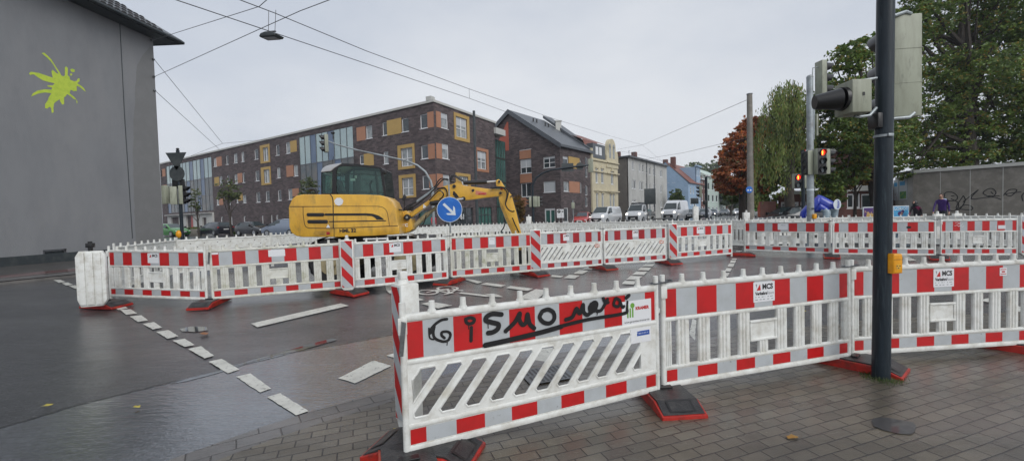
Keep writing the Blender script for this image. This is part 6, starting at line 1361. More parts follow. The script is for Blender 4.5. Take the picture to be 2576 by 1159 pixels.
# ================================================================= TREES
def leafcloud(ells, n, size, seed, droop=0, clump=30, shell=.55):
    r = np.random.default_rng(seed); vol = np.array([e[3]*e[4]*e[5] for e in ells])**.8; vol = vol/vol.sum(); nc = n//clump; P = []
    idx = r.choice(len(ells), nc, p=vol); E_ = np.array(ells)[idx]; d = r.normal(size=(nc, 3)); d /= np.linalg.norm(d, axis=1)[:, None]; rad = r.uniform(shell, 1.02, nc)**.7
    c = E_[:, :3] + d*rad[:, None]*E_[:, 3:6]; cr = r.uniform(.5, 1.3, nc)
    o = r.normal(size=(nc, clump, 3))*.33*cr[:, None, None]*np.array([1, 1, .55]); k = np.minimum(E_[:, 3:6].min(axis=1), 2.2)*.32
    pts = (c[:, None, :] + o*k[:, None, None]*1.25).reshape(-1, 3); m = len(pts)
    nrm = r.normal(size=(m, 3)) + np.array([0, 0, .9]); nrm /= np.linalg.norm(nrm, axis=1)[:, None]; a = np.cross(nrm, r.normal(size=(m, 3))); a /= np.linalg.norm(a, axis=1)[:, None]; b = np.cross(nrm, a)
    s = size*r.uniform(.6, 1.3, m)[:, None]; v = np.stack([pts + a*s, pts + b*s*.6, pts - a*s, pts - b*s*.6], 1).reshape(-1, 3)
    return v, np.arange(m*4).reshape(-1, 4)
def mesh_np(name, v, f, m, parent):
    me = bpy.data.meshes.new(name); me.vertices.add(len(v)); me.vertices.foreach_set('co', v.astype(np.float32).ravel()); me.loops.add(f.size); me.loops.foreach_set('vertex_index', f.ravel().astype(np.int32))
    me.polygons.add(len(f)); me.polygons.foreach_set('loop_start', np.arange(len(f), dtype=np.int32)*f.shape[1]); me.update(calc_edges=True); me.materials.append(M[m]); o = bpy.data.objects.new(name, me); col.objects.link(o); o.parent = parent; return o
def tree(label, base, ells, n, size, lm, tr=.25, seed=1, cat='tree', name='tree', trunk_top=None, limbs=True, shell=.55, clump=30):
    t = thing(name, label, cat, base); b = MB(); r = random.Random(seed)
    top = trunk_top or (sum(e[0] for e in ells)/len(ells), sum(e[1] for e in ells)/len(ells), max(e[2] for e in ells))
    pts = [Vector((0, 0, 0))] + [Vector((top[0]*u + r.uniform(-.1, .1)*top[2]*.08, top[1]*u, top[2]*u)) for u in (.25, .5, .75, 1)]
    b.tube(pts, tr, 10, rs=[tr*1.25, tr, tr*.8, tr*.5, tr*.15])
    if limbs:
        for e in ells:
            for q in range(3):
                u = r.uniform(.3, .75); i = int(u*4); s0 = pts[i].lerp(pts[i+1], u*4 - i); en = Vector((e[0] + r.uniform(-.6, .6)*e[3], e[1] + r.uniform(-.6, .6)*e[4], e[2] + r.uniform(-.3, .7)*e[5])); md = s0.lerp(en, .5) + Vector((r.uniform(-.3, .3), r.uniform(-.3, .3), -.1*(en - s0).length)); b.tube([s0, md, en], .1, 6, rs=[tr*.42, tr*.25, tr*.07])
    b.build('trunk', 'bark', t); v, f = leafcloud(ells, n, size, seed, shell=shell, clump=clump); mesh_np('crown', v, f, lm, t); return t
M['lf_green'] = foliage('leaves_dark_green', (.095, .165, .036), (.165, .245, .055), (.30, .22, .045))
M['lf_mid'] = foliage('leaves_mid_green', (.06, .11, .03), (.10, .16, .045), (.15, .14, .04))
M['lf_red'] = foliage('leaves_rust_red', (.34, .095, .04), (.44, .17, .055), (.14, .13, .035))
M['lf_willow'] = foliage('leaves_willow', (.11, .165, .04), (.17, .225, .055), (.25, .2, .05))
M['lf_far'] = foliage('leaves_haze_paled', (.13, .18, .09), (.2, .24, .12)); M['lf_orange'] = foliage('leaves_ochre', (.14, .08, .02), (.2, .12, .03), (.07, .08, .02))  # far tree leaves are paler: distance haze put into their colour
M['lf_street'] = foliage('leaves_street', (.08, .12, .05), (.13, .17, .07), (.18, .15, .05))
def tb(X, d): q = dp(X, 540, d); return Vector((q.x, d, G(d)))
def el(base, X, Y, d, rx, ry, rz): q = dp(X, Y, d); s_ = d/1060; return (q.x - base.x, q.y - base.y, q.z - base.z, rx*s_, ry*s_, rz*s_)
# rust red maple
d = 44; b0 = tb(1868, d); tree('rust red maple with a broad crown left of the concrete mast', b0, [el(b0, X, Y, d + dd, rx, rx*.9, rz) for X, Y, rx, rz, dd in ((1868, 370, 42, 52, 0), (1845, 440, 45, 48, -1), (1895, 335, 38, 40, 1), (1905, 430, 50, 50, 1), (1925, 330, 30, 35, 0), (1830, 470, 28, 20, -1), (1815, 390, 20, 25, 0))], 26000, .17, 'lf_red', .32, 3)
b0 = tb(1880, 47); tree('dark green shrubby tree under the rust red maple', b0, [el(b0, X, Y, 47, rx, rx*.8, rz) for X, Y, rx, rz in ((1850, 492, 26, 18), (1895, 495, 34, 24), (1915, 465, 34, 22))], 9000, .16, 'lf_green', .22, 4)
# weeping willow
d = 28; b0 = tb(1990, d); t = thing('willow', 'weeping willow with long hanging yellow green strands', 'tree', b0); b = MB(); rr3 = random.Random(9)
tp = dp(1985, 300, d) - b0; b.tube([(0, 0, 0), (tp.x*.3 - .1, 0, tp.z*.3), (tp.x*.6 + .1, 0, tp.z*.65), tp], .3, 12, rs=[.36, .28, .2, .08]); V4 = []; 
for k in range(230):
    X = rr3.gauss(1976, 40); Y = 198 + ((X - 1985)/60)**2*50 + abs(rr3.gauss(0, 45)); X = max(1900, min(2052, X)); q = dp(X, Y, d + rr3.uniform(-2.4, 2.4)) - b0
    if k % 4 == 0: b.tube([(tp.x*.6, 0, tp.z*.62), (q.x*.5 + tp.x*.3, q.y*.5, q.z*.9), q], .05, 5, rs=[.07, .04, .01])
    ln = rr3.uniform(.8, 1.0)*min(q.z - 1.5, rr3.uniform(2.0, 6.2)); m_ = int(ln*16)
    for i in range(m_):
        z = q.z - i*ln/m_; sx, sy = q.x + rr3.gauss(0, .09) + .12*math.sin(i*.15 + k), q.y + rr3.gauss(0, .09); a = rr3.uniform(0, PI); w_ = .024; l_ = rr3.uniform(.12, .2); dx, dy = math.cos(a), math.sin(a); tx = rr3.uniform(-.06, .06)
        V4 += [(sx - dx*w_, sy - dy*w_, z), (sx + dx*w_, sy + dy*w_, z - .02), (sx + dx*w_ + tx, sy + dy*w_, z - l_), (sx - dx*w_ + tx, sy - dy*w_, z - l_ + .02)]
b.build('trunk', 'bark', t); mesh_np('crown', np.array(V4), np.arange(len(V4)).reshape(-1, 4), 'lf_willow', t)
b0 = tb(1985, 30); tree('dense dark tree filling in behind the willow', b0, [el(b0, X, Y, 31.5, rx, rx*.7, rz) for X, Y, rx, rz in ((1975, 400, 50, 70), (2010, 330, 40, 60), (1950, 460, 30, 25), (2040, 420, 45, 60), (1975, 290, 35, 50))], 12000, .14, 'lf_mid', .2, 14)
# big oaks on the right
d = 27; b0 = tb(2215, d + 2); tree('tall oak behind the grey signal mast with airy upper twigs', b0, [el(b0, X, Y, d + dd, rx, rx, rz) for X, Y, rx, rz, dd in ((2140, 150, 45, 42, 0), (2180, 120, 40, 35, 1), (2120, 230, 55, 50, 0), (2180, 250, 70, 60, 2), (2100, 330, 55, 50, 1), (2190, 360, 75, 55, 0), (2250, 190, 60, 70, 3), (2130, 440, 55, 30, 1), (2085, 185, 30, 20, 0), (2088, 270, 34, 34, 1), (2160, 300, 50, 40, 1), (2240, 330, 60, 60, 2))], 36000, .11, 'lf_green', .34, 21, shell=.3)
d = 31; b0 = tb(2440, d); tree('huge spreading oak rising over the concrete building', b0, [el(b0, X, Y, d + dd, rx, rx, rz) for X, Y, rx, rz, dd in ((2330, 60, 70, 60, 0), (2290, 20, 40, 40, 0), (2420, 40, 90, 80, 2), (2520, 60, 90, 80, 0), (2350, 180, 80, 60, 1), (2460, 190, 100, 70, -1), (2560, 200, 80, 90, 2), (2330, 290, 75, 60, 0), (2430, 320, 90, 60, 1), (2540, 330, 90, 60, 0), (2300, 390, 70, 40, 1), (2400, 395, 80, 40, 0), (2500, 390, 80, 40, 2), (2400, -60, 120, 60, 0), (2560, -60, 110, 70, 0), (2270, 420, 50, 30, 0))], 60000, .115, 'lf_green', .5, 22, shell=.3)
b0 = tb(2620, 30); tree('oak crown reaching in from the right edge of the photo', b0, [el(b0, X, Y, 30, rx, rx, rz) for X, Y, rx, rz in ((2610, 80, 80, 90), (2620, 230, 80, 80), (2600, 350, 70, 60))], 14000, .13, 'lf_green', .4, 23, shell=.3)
b0 = tb(2150, 30); tree('small orange tinged bush tree left of the red brick annex', b0, [el(b0, X, Y, 29, rx, rx, rz) for X, Y, rx, rz in ((2135, 425, 34, 26), (2170, 440, 30, 24), (2120, 460, 20, 22), (2180, 395, 22, 16))], 5500, .12, 'lf_orange', .1, 24)
b0 = tb(2100, 29); tree('dark evergreen bush behind the blue animal statue', b0, [el(b0, X, Y, 28, rx, rx, rz) for X, Y, rx, rz in ((2092, 470, 24, 40), (2075, 490, 18, 30), (2105, 500, 18, 24))], 5000, .12, 'lf_green', .12, 25)
b0 = tb(2090, 37); tree('long dark hedge closing the square behind the low brick buildings', b0, [el(b0, X, 498 + (X % 7)*2, 37, 34, 22, 26) for X in range(1915, 2290, 30)], 14000, .14, 'lf_green', .1, 26, 'hedge', 'hedge', limbs=False, shell=.1)
# young street trees and shrubs before the clinker block
d = 44; 
for X, Ys, rx, l, sd in ((574, (470, 492), 34, 'young street tree left of the ochre framed windows', 31), (775, (462, 485), 26, 'young street tree just left of the excavator cab', 32), (492, (490, 515), 20, 'thin young tree in front of the left glazed bay', 33)):
    b0 = tb(X + 6, d); tree(l, b0, [el(b0, X, Ys[0], d, rx*.8, rx*.8, 20), el(b0, X - rx*.4, Ys[1], d, rx*.6, rx*.6, 14), el(b0, X + rx*.45, Ys[1], d, rx*.6, rx*.6, 14), el(b0, X, Ys[1] + 5, d, rx*.8, rx*.8, 12)], 1300 if X != 492 else 500, .11, 'lf_street', .09, sd, shell=.1, clump=12)
for X, Y, rx, rz, d, lm, l, sd in ((495, 578, 28, 7, 50, 'lf_green', 'low clipped hedge by the pale entrance', 41), (620, 585, 30, 6, 48, 'lf_green', 'low hedge between the two dark parked cars', 42), (1301, 525, 20, 36, 43, 'lf_orange', 'ochre brown bush beside the lowered excavator stick', 43), (1702, 500, 18, 28, 80, 'lf_mid', 'round green bush before the blue house', 44), (1678, 522, 12, 18, 85, 'lf_orange', 'small rusty bush at the end of the apartments', 45)):
    b0 = tb(X, d); tree(l, b0, [el(b0, X, Y, d, rx, rx*.6, rz), el(b0, X + rx*.4, Y + rz*.2, d, rx*.6, rx*.5, rz*.8), el(b0, X - rx*.4, Y + rz*.25, d, rx*.6, rx*.5, rz*.7)], 4200, .11 if d < 60 else .2, lm, .06, sd, 'bush', 'bush', limbs=False, shell=.2, clump=14)
# far trees
for X, Y, rx, rz, d, l, sd, lm in ((1745, 425, 26, 16, 190, 'pale far tree rising over the red tile roofs', 51, 'lf_far'), (1800, 425, 34, 22, 200, 'broad pale far tree above the pale green building', 52, 'lf_far'), (1840, 480, 26, 34, 120, 'mid distance street tree left of the rust red maple', 53, 'lf_mid'), (1862, 500, 22, 26, 140, 'far street tree above the oncoming white cars', 54, 'lf_mid')):
    b0 = tb(X, d); tree(l, b0, [el(b0, X, Y, d, rx, rx, rz), el(b0, X - rx*.6, Y + rz*.5, d, rx*.6, rx, rz*.6), el(b0, X + rx*.6, Y + rz*.4, d, rx*.6, rx, rz*.6)], 5000, .45, lm, .5, sd, shell=.2, clump=20)

# ================================================================= VEHICLES
def car(label, X, Y, d, heading, kind='hatch', paint=(.02, .02, .025), lit=False, group='cars in the street', name='parked_car', cat='car', far=False):
    key = 'paint_%.2f_%.2f_%.2f' % paint
    if key not in M: M[key] = mat(key, paint, .22, .1, coat=.8)
    q = dp(X, Y, d); t = thing(name, label, cat, (q.x, d, G(d)), heading, group)
    # stations: x, z_low, z_belt, z_top, half width belt, half width top ; x=0 is the front
    P = {'hatch': (4.0, [(0, .35, .55, .60, .62, .5), (.12, .22, .66, .72, .78, .6), (.9, .18, .86, .92, .84, .7), (1.15, .18, .92, .98, .85, .66), (1.95, .18, .95, 1.40, .86, .60), (2.6, .18, .96, 1.45, .86, .60), (3.4, .18, .97, 1.40, .86, .58), (3.85, .22, .98, 1.12, .82, .62), (4.0, .3, .8, .86, .76, .6)], (3, 4, 6, 7)),
         'estate': (4.7, [(0, .35, .55, .60, .66, .5), (.15, .22, .66, .72, .84, .6), (1.1, .18, .86, .92, .90, .7), (1.35, .18, .92, .98, .91, .68), (2.15, .18, .96, 1.42, .92, .62), (3.2, .18, .97, 1.48, .92, .62), (4.3, .18, .98, 1.42, .91, .58), (4.62, .22, .98, 1.1, .86, .64), (4.7, .3, .8, .86, .8, .6)], (3, 4, 6, 7)),
         'mpv': (4.1, [(0, .35, .62, .68, .66, .5), (.12, .22, .74, .80, .80, .6), (.65, .18, .92, .98, .85, .7), (.8, .18, .96, 1.04, .86, .68), (1.8, .18, 1.0, 1.54, .87, .62), (2.6, .18, 1.0, 1.62, .87, .62), (3.6, .18, 1.0, 1.56, .86, .60), (4.0, .22, 1.0, 1.2, .82, .62), (4.1, .3, .85, .95, .76, .6)], (3, 4, 6, 7)),
         'van': (5.0, [(0, .3, .75, .82, .8, .6), (.12, .22, 1.0, 1.08, .92, .75), (.75, .2, 1.14, 1.2, .96, .8), (.95, .2, 1.2, 1.28, .97, .8), (1.65, .2, 1.25, 1.92, .98, .78), (2.2, .2, 1.25, 1.98, .98, .82), (4.85, .2, 1.25, 1.96, .98, .80), (4.98, .25, 1.2, 1.85, .96, .78), (5.0, .3, 1.1, 1.8, .94, .76)], (3, 4, 5, 5)),
         'tallvan': (5.9, [(0, .3, .85, .92, .82, .6), (.12, .22, 1.15, 1.22, .96, .75), (.65, .2, 1.32, 1.38, 1.0, .85), (.8, .2, 1.4, 1.46, 1.0, .85), (1.45, .2, 1.42, 2.25, 1.02, .80), (2.1, .2, 1.42, 2.62, 1.02, .84), (5.75, .2, 1.42, 2.62, 1.02, .84), (5.88, .25, 1.4, 2.5, 1.0, .82), (5.9, .3, 1.1, 2.4, .98, .8)], (3, 4, 5, 5)),
         'truck': (2.3, [(0, .35, .85, .92, .82, .6), (.12, .22, 1.12, 1.2, .96, .75), (.55, .2, 1.22, 1.3, 1.0, .85), (.7, .2, 1.3, 1.38, 1.0, .85), (1.3, .2, 1.35, 2.1, 1.0, .82), (1.8, .2, 1.35, 2.2, 1.0, .84), (2.25, .2, 1.35, 2.18, 1.0, .84), (2.3, .25, 1.3, 2.1, .98, .82)], (3, 4, 6, 6))}[kind]
    LEN, S, gi = P; n = len(S); b = MB(); ring = []
    for (x, zl, zb, zt, wb, wt) in S:
        h = [(wb*.88, zl), (wb*.98, zl + (zb-zl)*.4), (wb, zl + (zb-zl)*.75), (wb*.97, zb), (wt + (wb*.97 - wt)*.12, zt - (zt-zb)*.12), (wt*.86, zt), (0, zt + .015)]
        ring += [(x - LEN/2, y, z) for y, z in h] + [(x - LEN/2, -y, z) for y, z in h[:-1][::-1]]
    m_ = 13
    b.add(ring, [(i*m_ + j, (i+1)*m_ + j, (i+1)*m_ + (j+1) % m_, i*m_ + (j+1) % m_) for i in range(n-1) for j in range(m_)] + [tuple(range(m_)), tuple(range((n-1)*m_, n*m_))[::-1]])
    bo_ = b.build('body', key, t, ang=32)
    def sec(i): x, zl, zb, zt, wb, wt = S[i]; return x - LEN/2, zb, zt, wb*.97, wt + (wb*.97 - wt)*.12, wt
    i0, i1, i2, i3 = gi; a, c = sec(i0), sec(i1); e = .012
    g = MB(); g.add([(a[0] - e, a[5]*.98, a[2] + e*1.5), (a[0] - e, -a[5]*.98, a[2] + e*1.5), (c[0] - e*2, -c[5]*.84, c[2] + e), (c[0] - e*2, c[5]*.84, c[2] + e)], [(0, 1, 2, 3)]); g.build('windscreen', 'carglass', t, smooth=False)
    for s_ in (-1, 1):
        g = MB(); pt = [(a[0] + .12, s_*(a[3] + e), a[1] + .04)]; 
        last = i2 if kind in ('hatch', 'estate', 'mpv') else i1 + 1
        for i in range(i1, last + 1): q_ = sec(i); pt.append((q_[0], s_*(q_[4] + e + .01), q_[2] - (q_[2]-q_[1])*.16))
        if kind in ('hatch', 'estate', 'mpv'): q_ = sec(i3); pt.append((q_[0] - .22, s_*(q_[3] + e), q_[1] + .04))
        else: q_ = sec(last); pt.append((q_[0], s_*(q_[3] + e), q_[1] + .04))
        g.add(pt, [tuple(range(len(pt)))]); g.build('side_window', 'carglass', t, smooth=False)
        if not far:
            g = MB(); g.bbox(a[0] + .1, a[0] + .26, s_*(a[3] + .02) - .0, s_*(a[3] + .2), a[1] + .02, a[1] + .2, .02) if s_ > 0 else g.bbox(a[0] + .1, a[0] + .26, -(a[3] + .2), -(a[3] + .02), a[1] + .02, a[1] + .2, .02); g.build('wing_mirror', 'black', t)
    if kind in ('hatch', 'estate', 'mpv'):
        c, a2 = sec(i2), sec(i3); g = MB(); g.add([(a2[0] + e, a2[5]*.9, a2[2] + .01), (a2[0] + e, -a2[5]*.9, a2[2] + .01), (c[0] + .05, -c[5]*.8, c[2] + .01), (c[0] + .05, c[5]*.8, c[2] + .01)], [(0, 3, 2, 1)]); g.build('rear_window', 'carglass', t, smooth=False)
    x1 = S[1][0] - LEN/2; zb = S[1][2]
    for s_ in (-1, 1):
        g = MB(); g.ball((x1 - .03, s_*S[1][4]*.78, zb - .08), .09, .15, .085 if kind in ('hatch', 'estate', 'mpv') else .12); g.build('headlight', 'lampon' if lit else 'lampw', t)
        if kind != 'truck': xr = S[-2][0] - LEN/2; g = MB(); g.ball((xr + .02, s_*S[-2][4]*.86, S[-2][2] - .12), .06, .12, .1 if kind != 'tallvan' else .2); g.build('tail_light', 'lampr', t)
    g = MB(); g.bbox(-LEN/2 - .015, -LEN/2 + .1, -S[0][4]*.75, S[0][4]*.75, .36, S[0][2] - .02, .03); g.build('grille', 'black', t)
    for xx in ((-LEN/2 - .035,) if kind == 'truck' else (-LEN/2 - .035, LEN/2 + .012)): g = MB(); g.bbox(xx - .012, xx + .012, -.26, .26, .48 if xx < 0 else .62, .59 if xx < 0 else .73, .004); g.build('number_plate', 'plate', t)
    wr = .31 if kind in ('hatch', 'estate', 'mpv') else .35; xf = .82 - LEN/2 if kind != 'tallvan' else .9 - LEN/2; xb = LEN/2 - .75 if kind != 'truck' else 4.6 - LEN/2
    for x in (xf, xb):
        for s_ in (-1, 1):
            w_ = S[3][4]; g = MB(); g.cyl((x, s_*(w_ - .2), wr), (x, s_*(w_ + .005), wr), wr, n=24); o = g.build('wheel', 'rubbertyre', t); g = MB(); g.cyl((x, s_*(w_ - .02), wr), (x, s_*(w_ + .02), wr), wr*.62, n=20); g.build('rim', 'rim', o)
    if kind == 'truck':
        g = MB(); y = .98; x0, x1 = 2.45 - LEN/2, 5.6 - LEN/2; g.box(x0, x1, -y, y, .75, .85); g.box(x0, x0 + .06, -y, y, .85, 2.3)
        for s_ in (-1, 1): g.box(x0 + .06, x1, s_*y - .03*(s_ > 0), s_*y + .03*(s_ < 0), .851, 1.3)
        g.box(x1 - .05, x1, -y + .03, y - .03, .851, 1.3); g.build('flatbed', 'steel', t, smooth=False); g = MB()
        for s_ in (-.9, .9): g.cyl((x1 - .2, s_, .8), (x1 - .2, s_, 2.35), .03, n=8)
        g.cyl((x1 - .2, -.95, 2.33), (x1 - .2, .95, 2.33), .03, n=8); g.bbox(x0 - 2.2, x0 + .2, -.85, -.6, 2.3, 2.38, .01); g.box(x0 - .05, x0 + .0, -1, 1, 2.2, 2.4); g.build('load_rack', 'steel', t)
        g = MB(); rq = random.Random(4)
        for i in range(9): g.ball((x0 + .6 + rq.uniform(0, 1.6), rq.uniform(-.6, .6), 1.25 + rq.uniform(0, .2)), .38, .32, .24)
        g.build('wrapped_load', 'glassgreen', t)
    return t
WV = (.74, .76, .78)
hs = math.atan2(dS.y, dS.x)          # away along the street; x=0 front faces us when rotated by hs
car('bright green hatchback parked left of the pale entrance', 434, 580, 47, 2.75, 'hatch', (.04, .22, .03), group='cars parked along the clinker block')
car('dark estate car parked by the hedge, left of the black hatchback', 541, 578, 47, 2.62 + PI, 'estate', (.018, .02, .028), group='cars parked along the clinker block')
car('black small car seen from the rear corner', 640, 577, 43, 2.7, 'hatch', (.012, .012, .014), group='cars parked along the clinker block')
car('silver blue people carrier half hidden by the excavator tail', 716, 574, 40, -.25 , 'mpv', (.19, .23, .30), group='cars parked along the clinker block')
car('red small car behind the white small van', 1466, 553, 46, hs + .3, 'hatch', (.45, .03, .025), group='traffic queueing at the junction', name='queueing_car')
car('white panel van with headlights on, leftmost of the white vans', 1523, 540, 47, hs + .03, 'van', WV, True, 'traffic queueing at the junction', 'panel_van', 'van')
car('white flatbed truck with wrapped load behind the cab', 1600, 535, 50, hs + .04, 'truck', WV, True, 'traffic queueing at the junction', 'flatbed_truck', 'truck')
car('tall white high roof van, rightmost of the white vans', 1698, 532, 56, hs + .0, 'tallvan', WV, True, 'traffic queueing at the junction', 'high_roof_van', 'van')
for X, d, pc, l in ((1742, 58, (.03, .04, .045), 'dark grey car with bright headlights directly right of the tall white van'), (1770, 60, (.10, .11, .13), 'grey car with one bright headlight behind the thin signal mast'), (1793, 78, (.04, .06, .09), 'small blue grey car further back in the queue'), (1822, 88, (.03, .035, .045), 'dark car farthest back on the left side of the street')):
    car(l, X, 535, d, hs + .05, 'hatch', pc, X != 1822, 'traffic queueing at the junction', 'queueing_car', far=True)
car('white car with headlights on coming down the street', 1857, 531, 88, hs + .25, 'estate', WV, True, 'traffic queueing at the junction', 'oncoming_car', far=True)
car('white van with headlights coming behind the white car', 1893, 528, 84, hs + .3, 'tallvan', WV, True, 'traffic queueing at the junction', 'panel_van', 'van', far=True)
tv = car('white and green van just right of the concrete mast, seen from behind', 1914, 520, 60, hs + PI, 'tallvan', (.5, .54, .52), False, 'traffic queueing at the junction', 'panel_van', 'van', far=True)
M['vgreen'] = mat('vivid_green', (.12, .5, .06), .3)
g = MB(); g.box(2.955, 2.97, -.9, .9, 1.0, 1.45); g.build('green_band', 'vgreen', tv, smooth=False)
car('black estate car behind the willow trunk', 1985, 530, 28, 0.05, 'estate', (.015, .018, .022), group='cars in the yard', name='parked_car')

# ================================================================= PEOPLE, STATUE
def skin(name, V, E, R, parent, mats, pick, lv=2):
    me = bpy.data.meshes.new(name); me.from_pydata([Vector(v) for v in V], E, []); o = bpy.data.objects.new(name, me); col.objects.link(o)
    md = o.modifiers.new('s', 'SKIN'); md.use_smooth_shade = True; s_ = o.modifiers.new('u', 'SUBSURF'); s_.levels = lv; s_.render_levels = lv
    sv = me.skin_vertices[0].data
    for i, r in enumerate(R): sv[i].radius = r if isinstance(r, tuple) else (r, r)
    sv[0].use_root = True
    dg = bpy.context.evaluated_depsgraph_get(); dg.update(); m2 = bpy.data.meshes.new_from_object(o.evaluated_get(dg)); bpy.data.objects.remove(o)
    m2.materials.clear()
    for m_ in mats: m2.materials.append(M[m_])
    for p in m2.polygons: p.material_index = pick(p.center); p.use_smooth = True
    o = bpy.data.objects.new(name, m2); col.objects.link(o); o.parent = parent; return o
M['skin'] = mat('skin', (.5, .3, .22), .5); M['trous'] = mat('dark_trousers', (.02, .022, .03), .7)
def person(label, X, d, rot, jacket, hair, step=.18, lean=.05, hood=False, h=1.72, pants='trous'):
    q = dp(X, 530, d); t = thing('person', label, 'person', (q.x, d, G(d)), rot); s_ = h/1.72
    V = [(0, 0, .95), (0, -lean*.4, 1.15), (0, -lean, 1.38), (0, -lean*1.3, 1.50), (0, -lean*1.5, 1.55)]; E_ = [(0, 1), (1, 2), (2, 3), (3, 4)]; R = [(.16, .12), (.15, .11), (.18, .115), (.07, .065), (.06, .06)]
    for sd in (-1, 1):
        k = len(V); V += [(sd*.1, 0, .88), (sd*.1, -sd*step*.5 - .02, .48), (sd*.1, -sd*step, .08), (sd*.1, -sd*step - .13, .04)]; E_ += [(0, k), (k, k+1), (k+1, k+2), (k+2, k+3)]; R += [.09, .062, .045, .04]
        k = len(V); hx, hy, hz = sd*.25, -lean + sd*.14 - .06, .86; V += [(sd*.19, -lean, 1.40), (sd*.24, -lean + sd*.08, 1.13), (hx, hy, hz), (hx, hy - .01, hz - .07)]; E_ += [(2, k), (k, k+1), (k+1, k+2), (k+2, k+3)]; R += [.062, .048, .028, (.02, .034)]
        for i, (fy, fl) in enumerate(((-.03, .075), (-.01, .085), (.012, .08), (.032, .06))):
            j = len(V); V += [(hx - sd*.004, hy + fy, hz - .1 - fl*.4), (hx - sd*.018, hy + fy, hz - .1 - fl)]; E_ += [(k+3, j), (j, j+1)]; R += [.009, .008]
        j = len(V); V += [(hx - sd*.01, hy - .05, hz - .07), (hx - sd*.02, hy - .065, hz - .11)]; E_ += [(k+3, j), (j, j+1)]; R += [.010, .009]
    V = [tuple(c*s_ for c in v) for v in V]
    def pick(c):
        z = c.z/s_
        if z > 1.485: return 0
        if z < .07: return 3
        if z < .92 and abs(c.x) < .195*s_: return 2
        if z < .87: return 0
        return 1
    b_ = skin('body', V, E_, R, t, ['skin', jacket, pants, 'black'], pick)
    hz = 1.64*s_; hy = -lean*1.7; f = MB(); f.ball((0, hy, hz), .078, .098, .118, seg=20, rings=14); f.ball((0, hy - .1, hz - .012), .014, .02, .022)
    for sd in (-1, 1): f.ball((sd*.08, hy, hz - .01), .012, .022, .032)
    hd_ = f.build('head', 'skin', b_); e_ = MB()
    for sd in (-1, 1): e_.ball((sd*.032, hy - .088, hz + .012), .011, .008, .007)
    e_.box(-.025, .025, hy - .099, hy - .094, hz - .056, hz - .05); e_.build('eyes_and_mouth', 'black', b_)
    g = MB(); g.ball((0, hy + .018, hz + .02), .092, .102, .118, seg=20, rings=12)
    if hood: g.ball((0, hy + .03, hz - .02), .115, .12, .155, seg=18); g.ball((0, hy + .06, hz - .14), .13, .12, .09)
    g.build('hood' if hood else 'hair', hair, t)
    return t
M['purple'] = mat('purple_jacket', (.055, .02, .16), .5, c2=(.04, .015, .11), scale=9); M['redj'] = mat('red_jacket', (.55, .02, .04), .5); M['hair'] = mat('brown_hair', (.05, .025, .015), .6); M['dpink'] = mat('black_pink_jacket', (.02, .018, .022), .6, c2=(.25, .02, .08), scale=5, lo=.56, hi=.6)
person('walker in a black hood and dark pink jacket passing the concrete wall', 2308, 23.5, -PI/2 + .3, 'dpink', 'black', hood=True, lean=.14, h=1.55)
tp_ = person('walker in a purple jacket with a light blue hood collar, before the concrete wall', 2371, 23, -PI/2 + .5, 'purple', 'hair', lean=.12, h=1.88)
g = MB(); g.ball((0, .05, 1.6), .15, .12, .07); M['ltblue'] = mat('light_blue_lining', (.4, .55, .68), .6); g.build('hood_collar', 'ltblue', tp_)
person('person in a red jacket far behind the fence, left of the arrow sign', 1089, 36, .6, 'redj', 'hair', lean=.1, h=1.6)
# blue and grey animal statue on the square
M['stblue'] = mat('glossy_blue', (.012, .035, .36), .2, c2=(.02, .06, .42), scale=6, lo=.55, hi=.7, coat=.5); M['stgrey'] = mat('statue_grey_blue', (.28, .36, .40), .3, coat=.4)
d = 19.5; q = dp(2084, 530, d); t = thing('animal_statue', 'large blue four legged animal statue with pale grey legs, seen from behind, head lowered', 'statue', (q.x, d, G(d)), .0)
V = [(.16, .25, 1.55), (-.15, .45, 1.68), (-.5, .6, 1.5), (-.72, .62, 1.2), (-.8, .6, .85)]; E_ = [(0, 1), (1, 2), (2, 3), (3, 4)]; R = [(.36, .36), (.33, .33), (.27, .27), (.17, .17), (.10, .10)]
for lx, ly, ox in ((.0, .0, -.38), (.36, .12, -.02), (-.6, .45, -.1), (-.35, .85, .0)):
    k = len(V); V += [(lx, ly, 1.22), (lx + ox*.5, ly, .65), (lx + ox, ly, .12), (lx + ox, ly - .1, .05)]; E_ += [(0 if lx > 0 else 2, k), (k, k+1), (k+1, k+2), (k+2, k+3)]; R += [(.19, .19), .13, .11, .12]
skin('body', V, E_, R, t, ['stblue', 'stgrey'], lambda c: 1 if (c.z < 1.30 and c.x > -.28) or c.z < .8 else 0)
o = MB(); o.add([(.23*math.cos(a), 0, .30*math.sin(a)) for a in [2*PI*k/24 for k in range(24)]], [tuple(range(24))]); e0 = o.build('oval_emblem', 'signw', t, (.24, -.22, 1.50)); e0.rotation_euler = (.0, 0, .12); e0.scale = (.85, 1, .8)
o = MB(); z_ = [(-.03, -.22), (.12, -.17), (-.02, -.12), (.14, -.06), (0, -.01), (.14, .05), (0, .1), (.12, .16), (0, .22)]; o.ribbon(z_, .035, lambda u, v, h: (u, -.006 - h, v)); o.build('zigzag', 'stblue', e0, smooth=False)

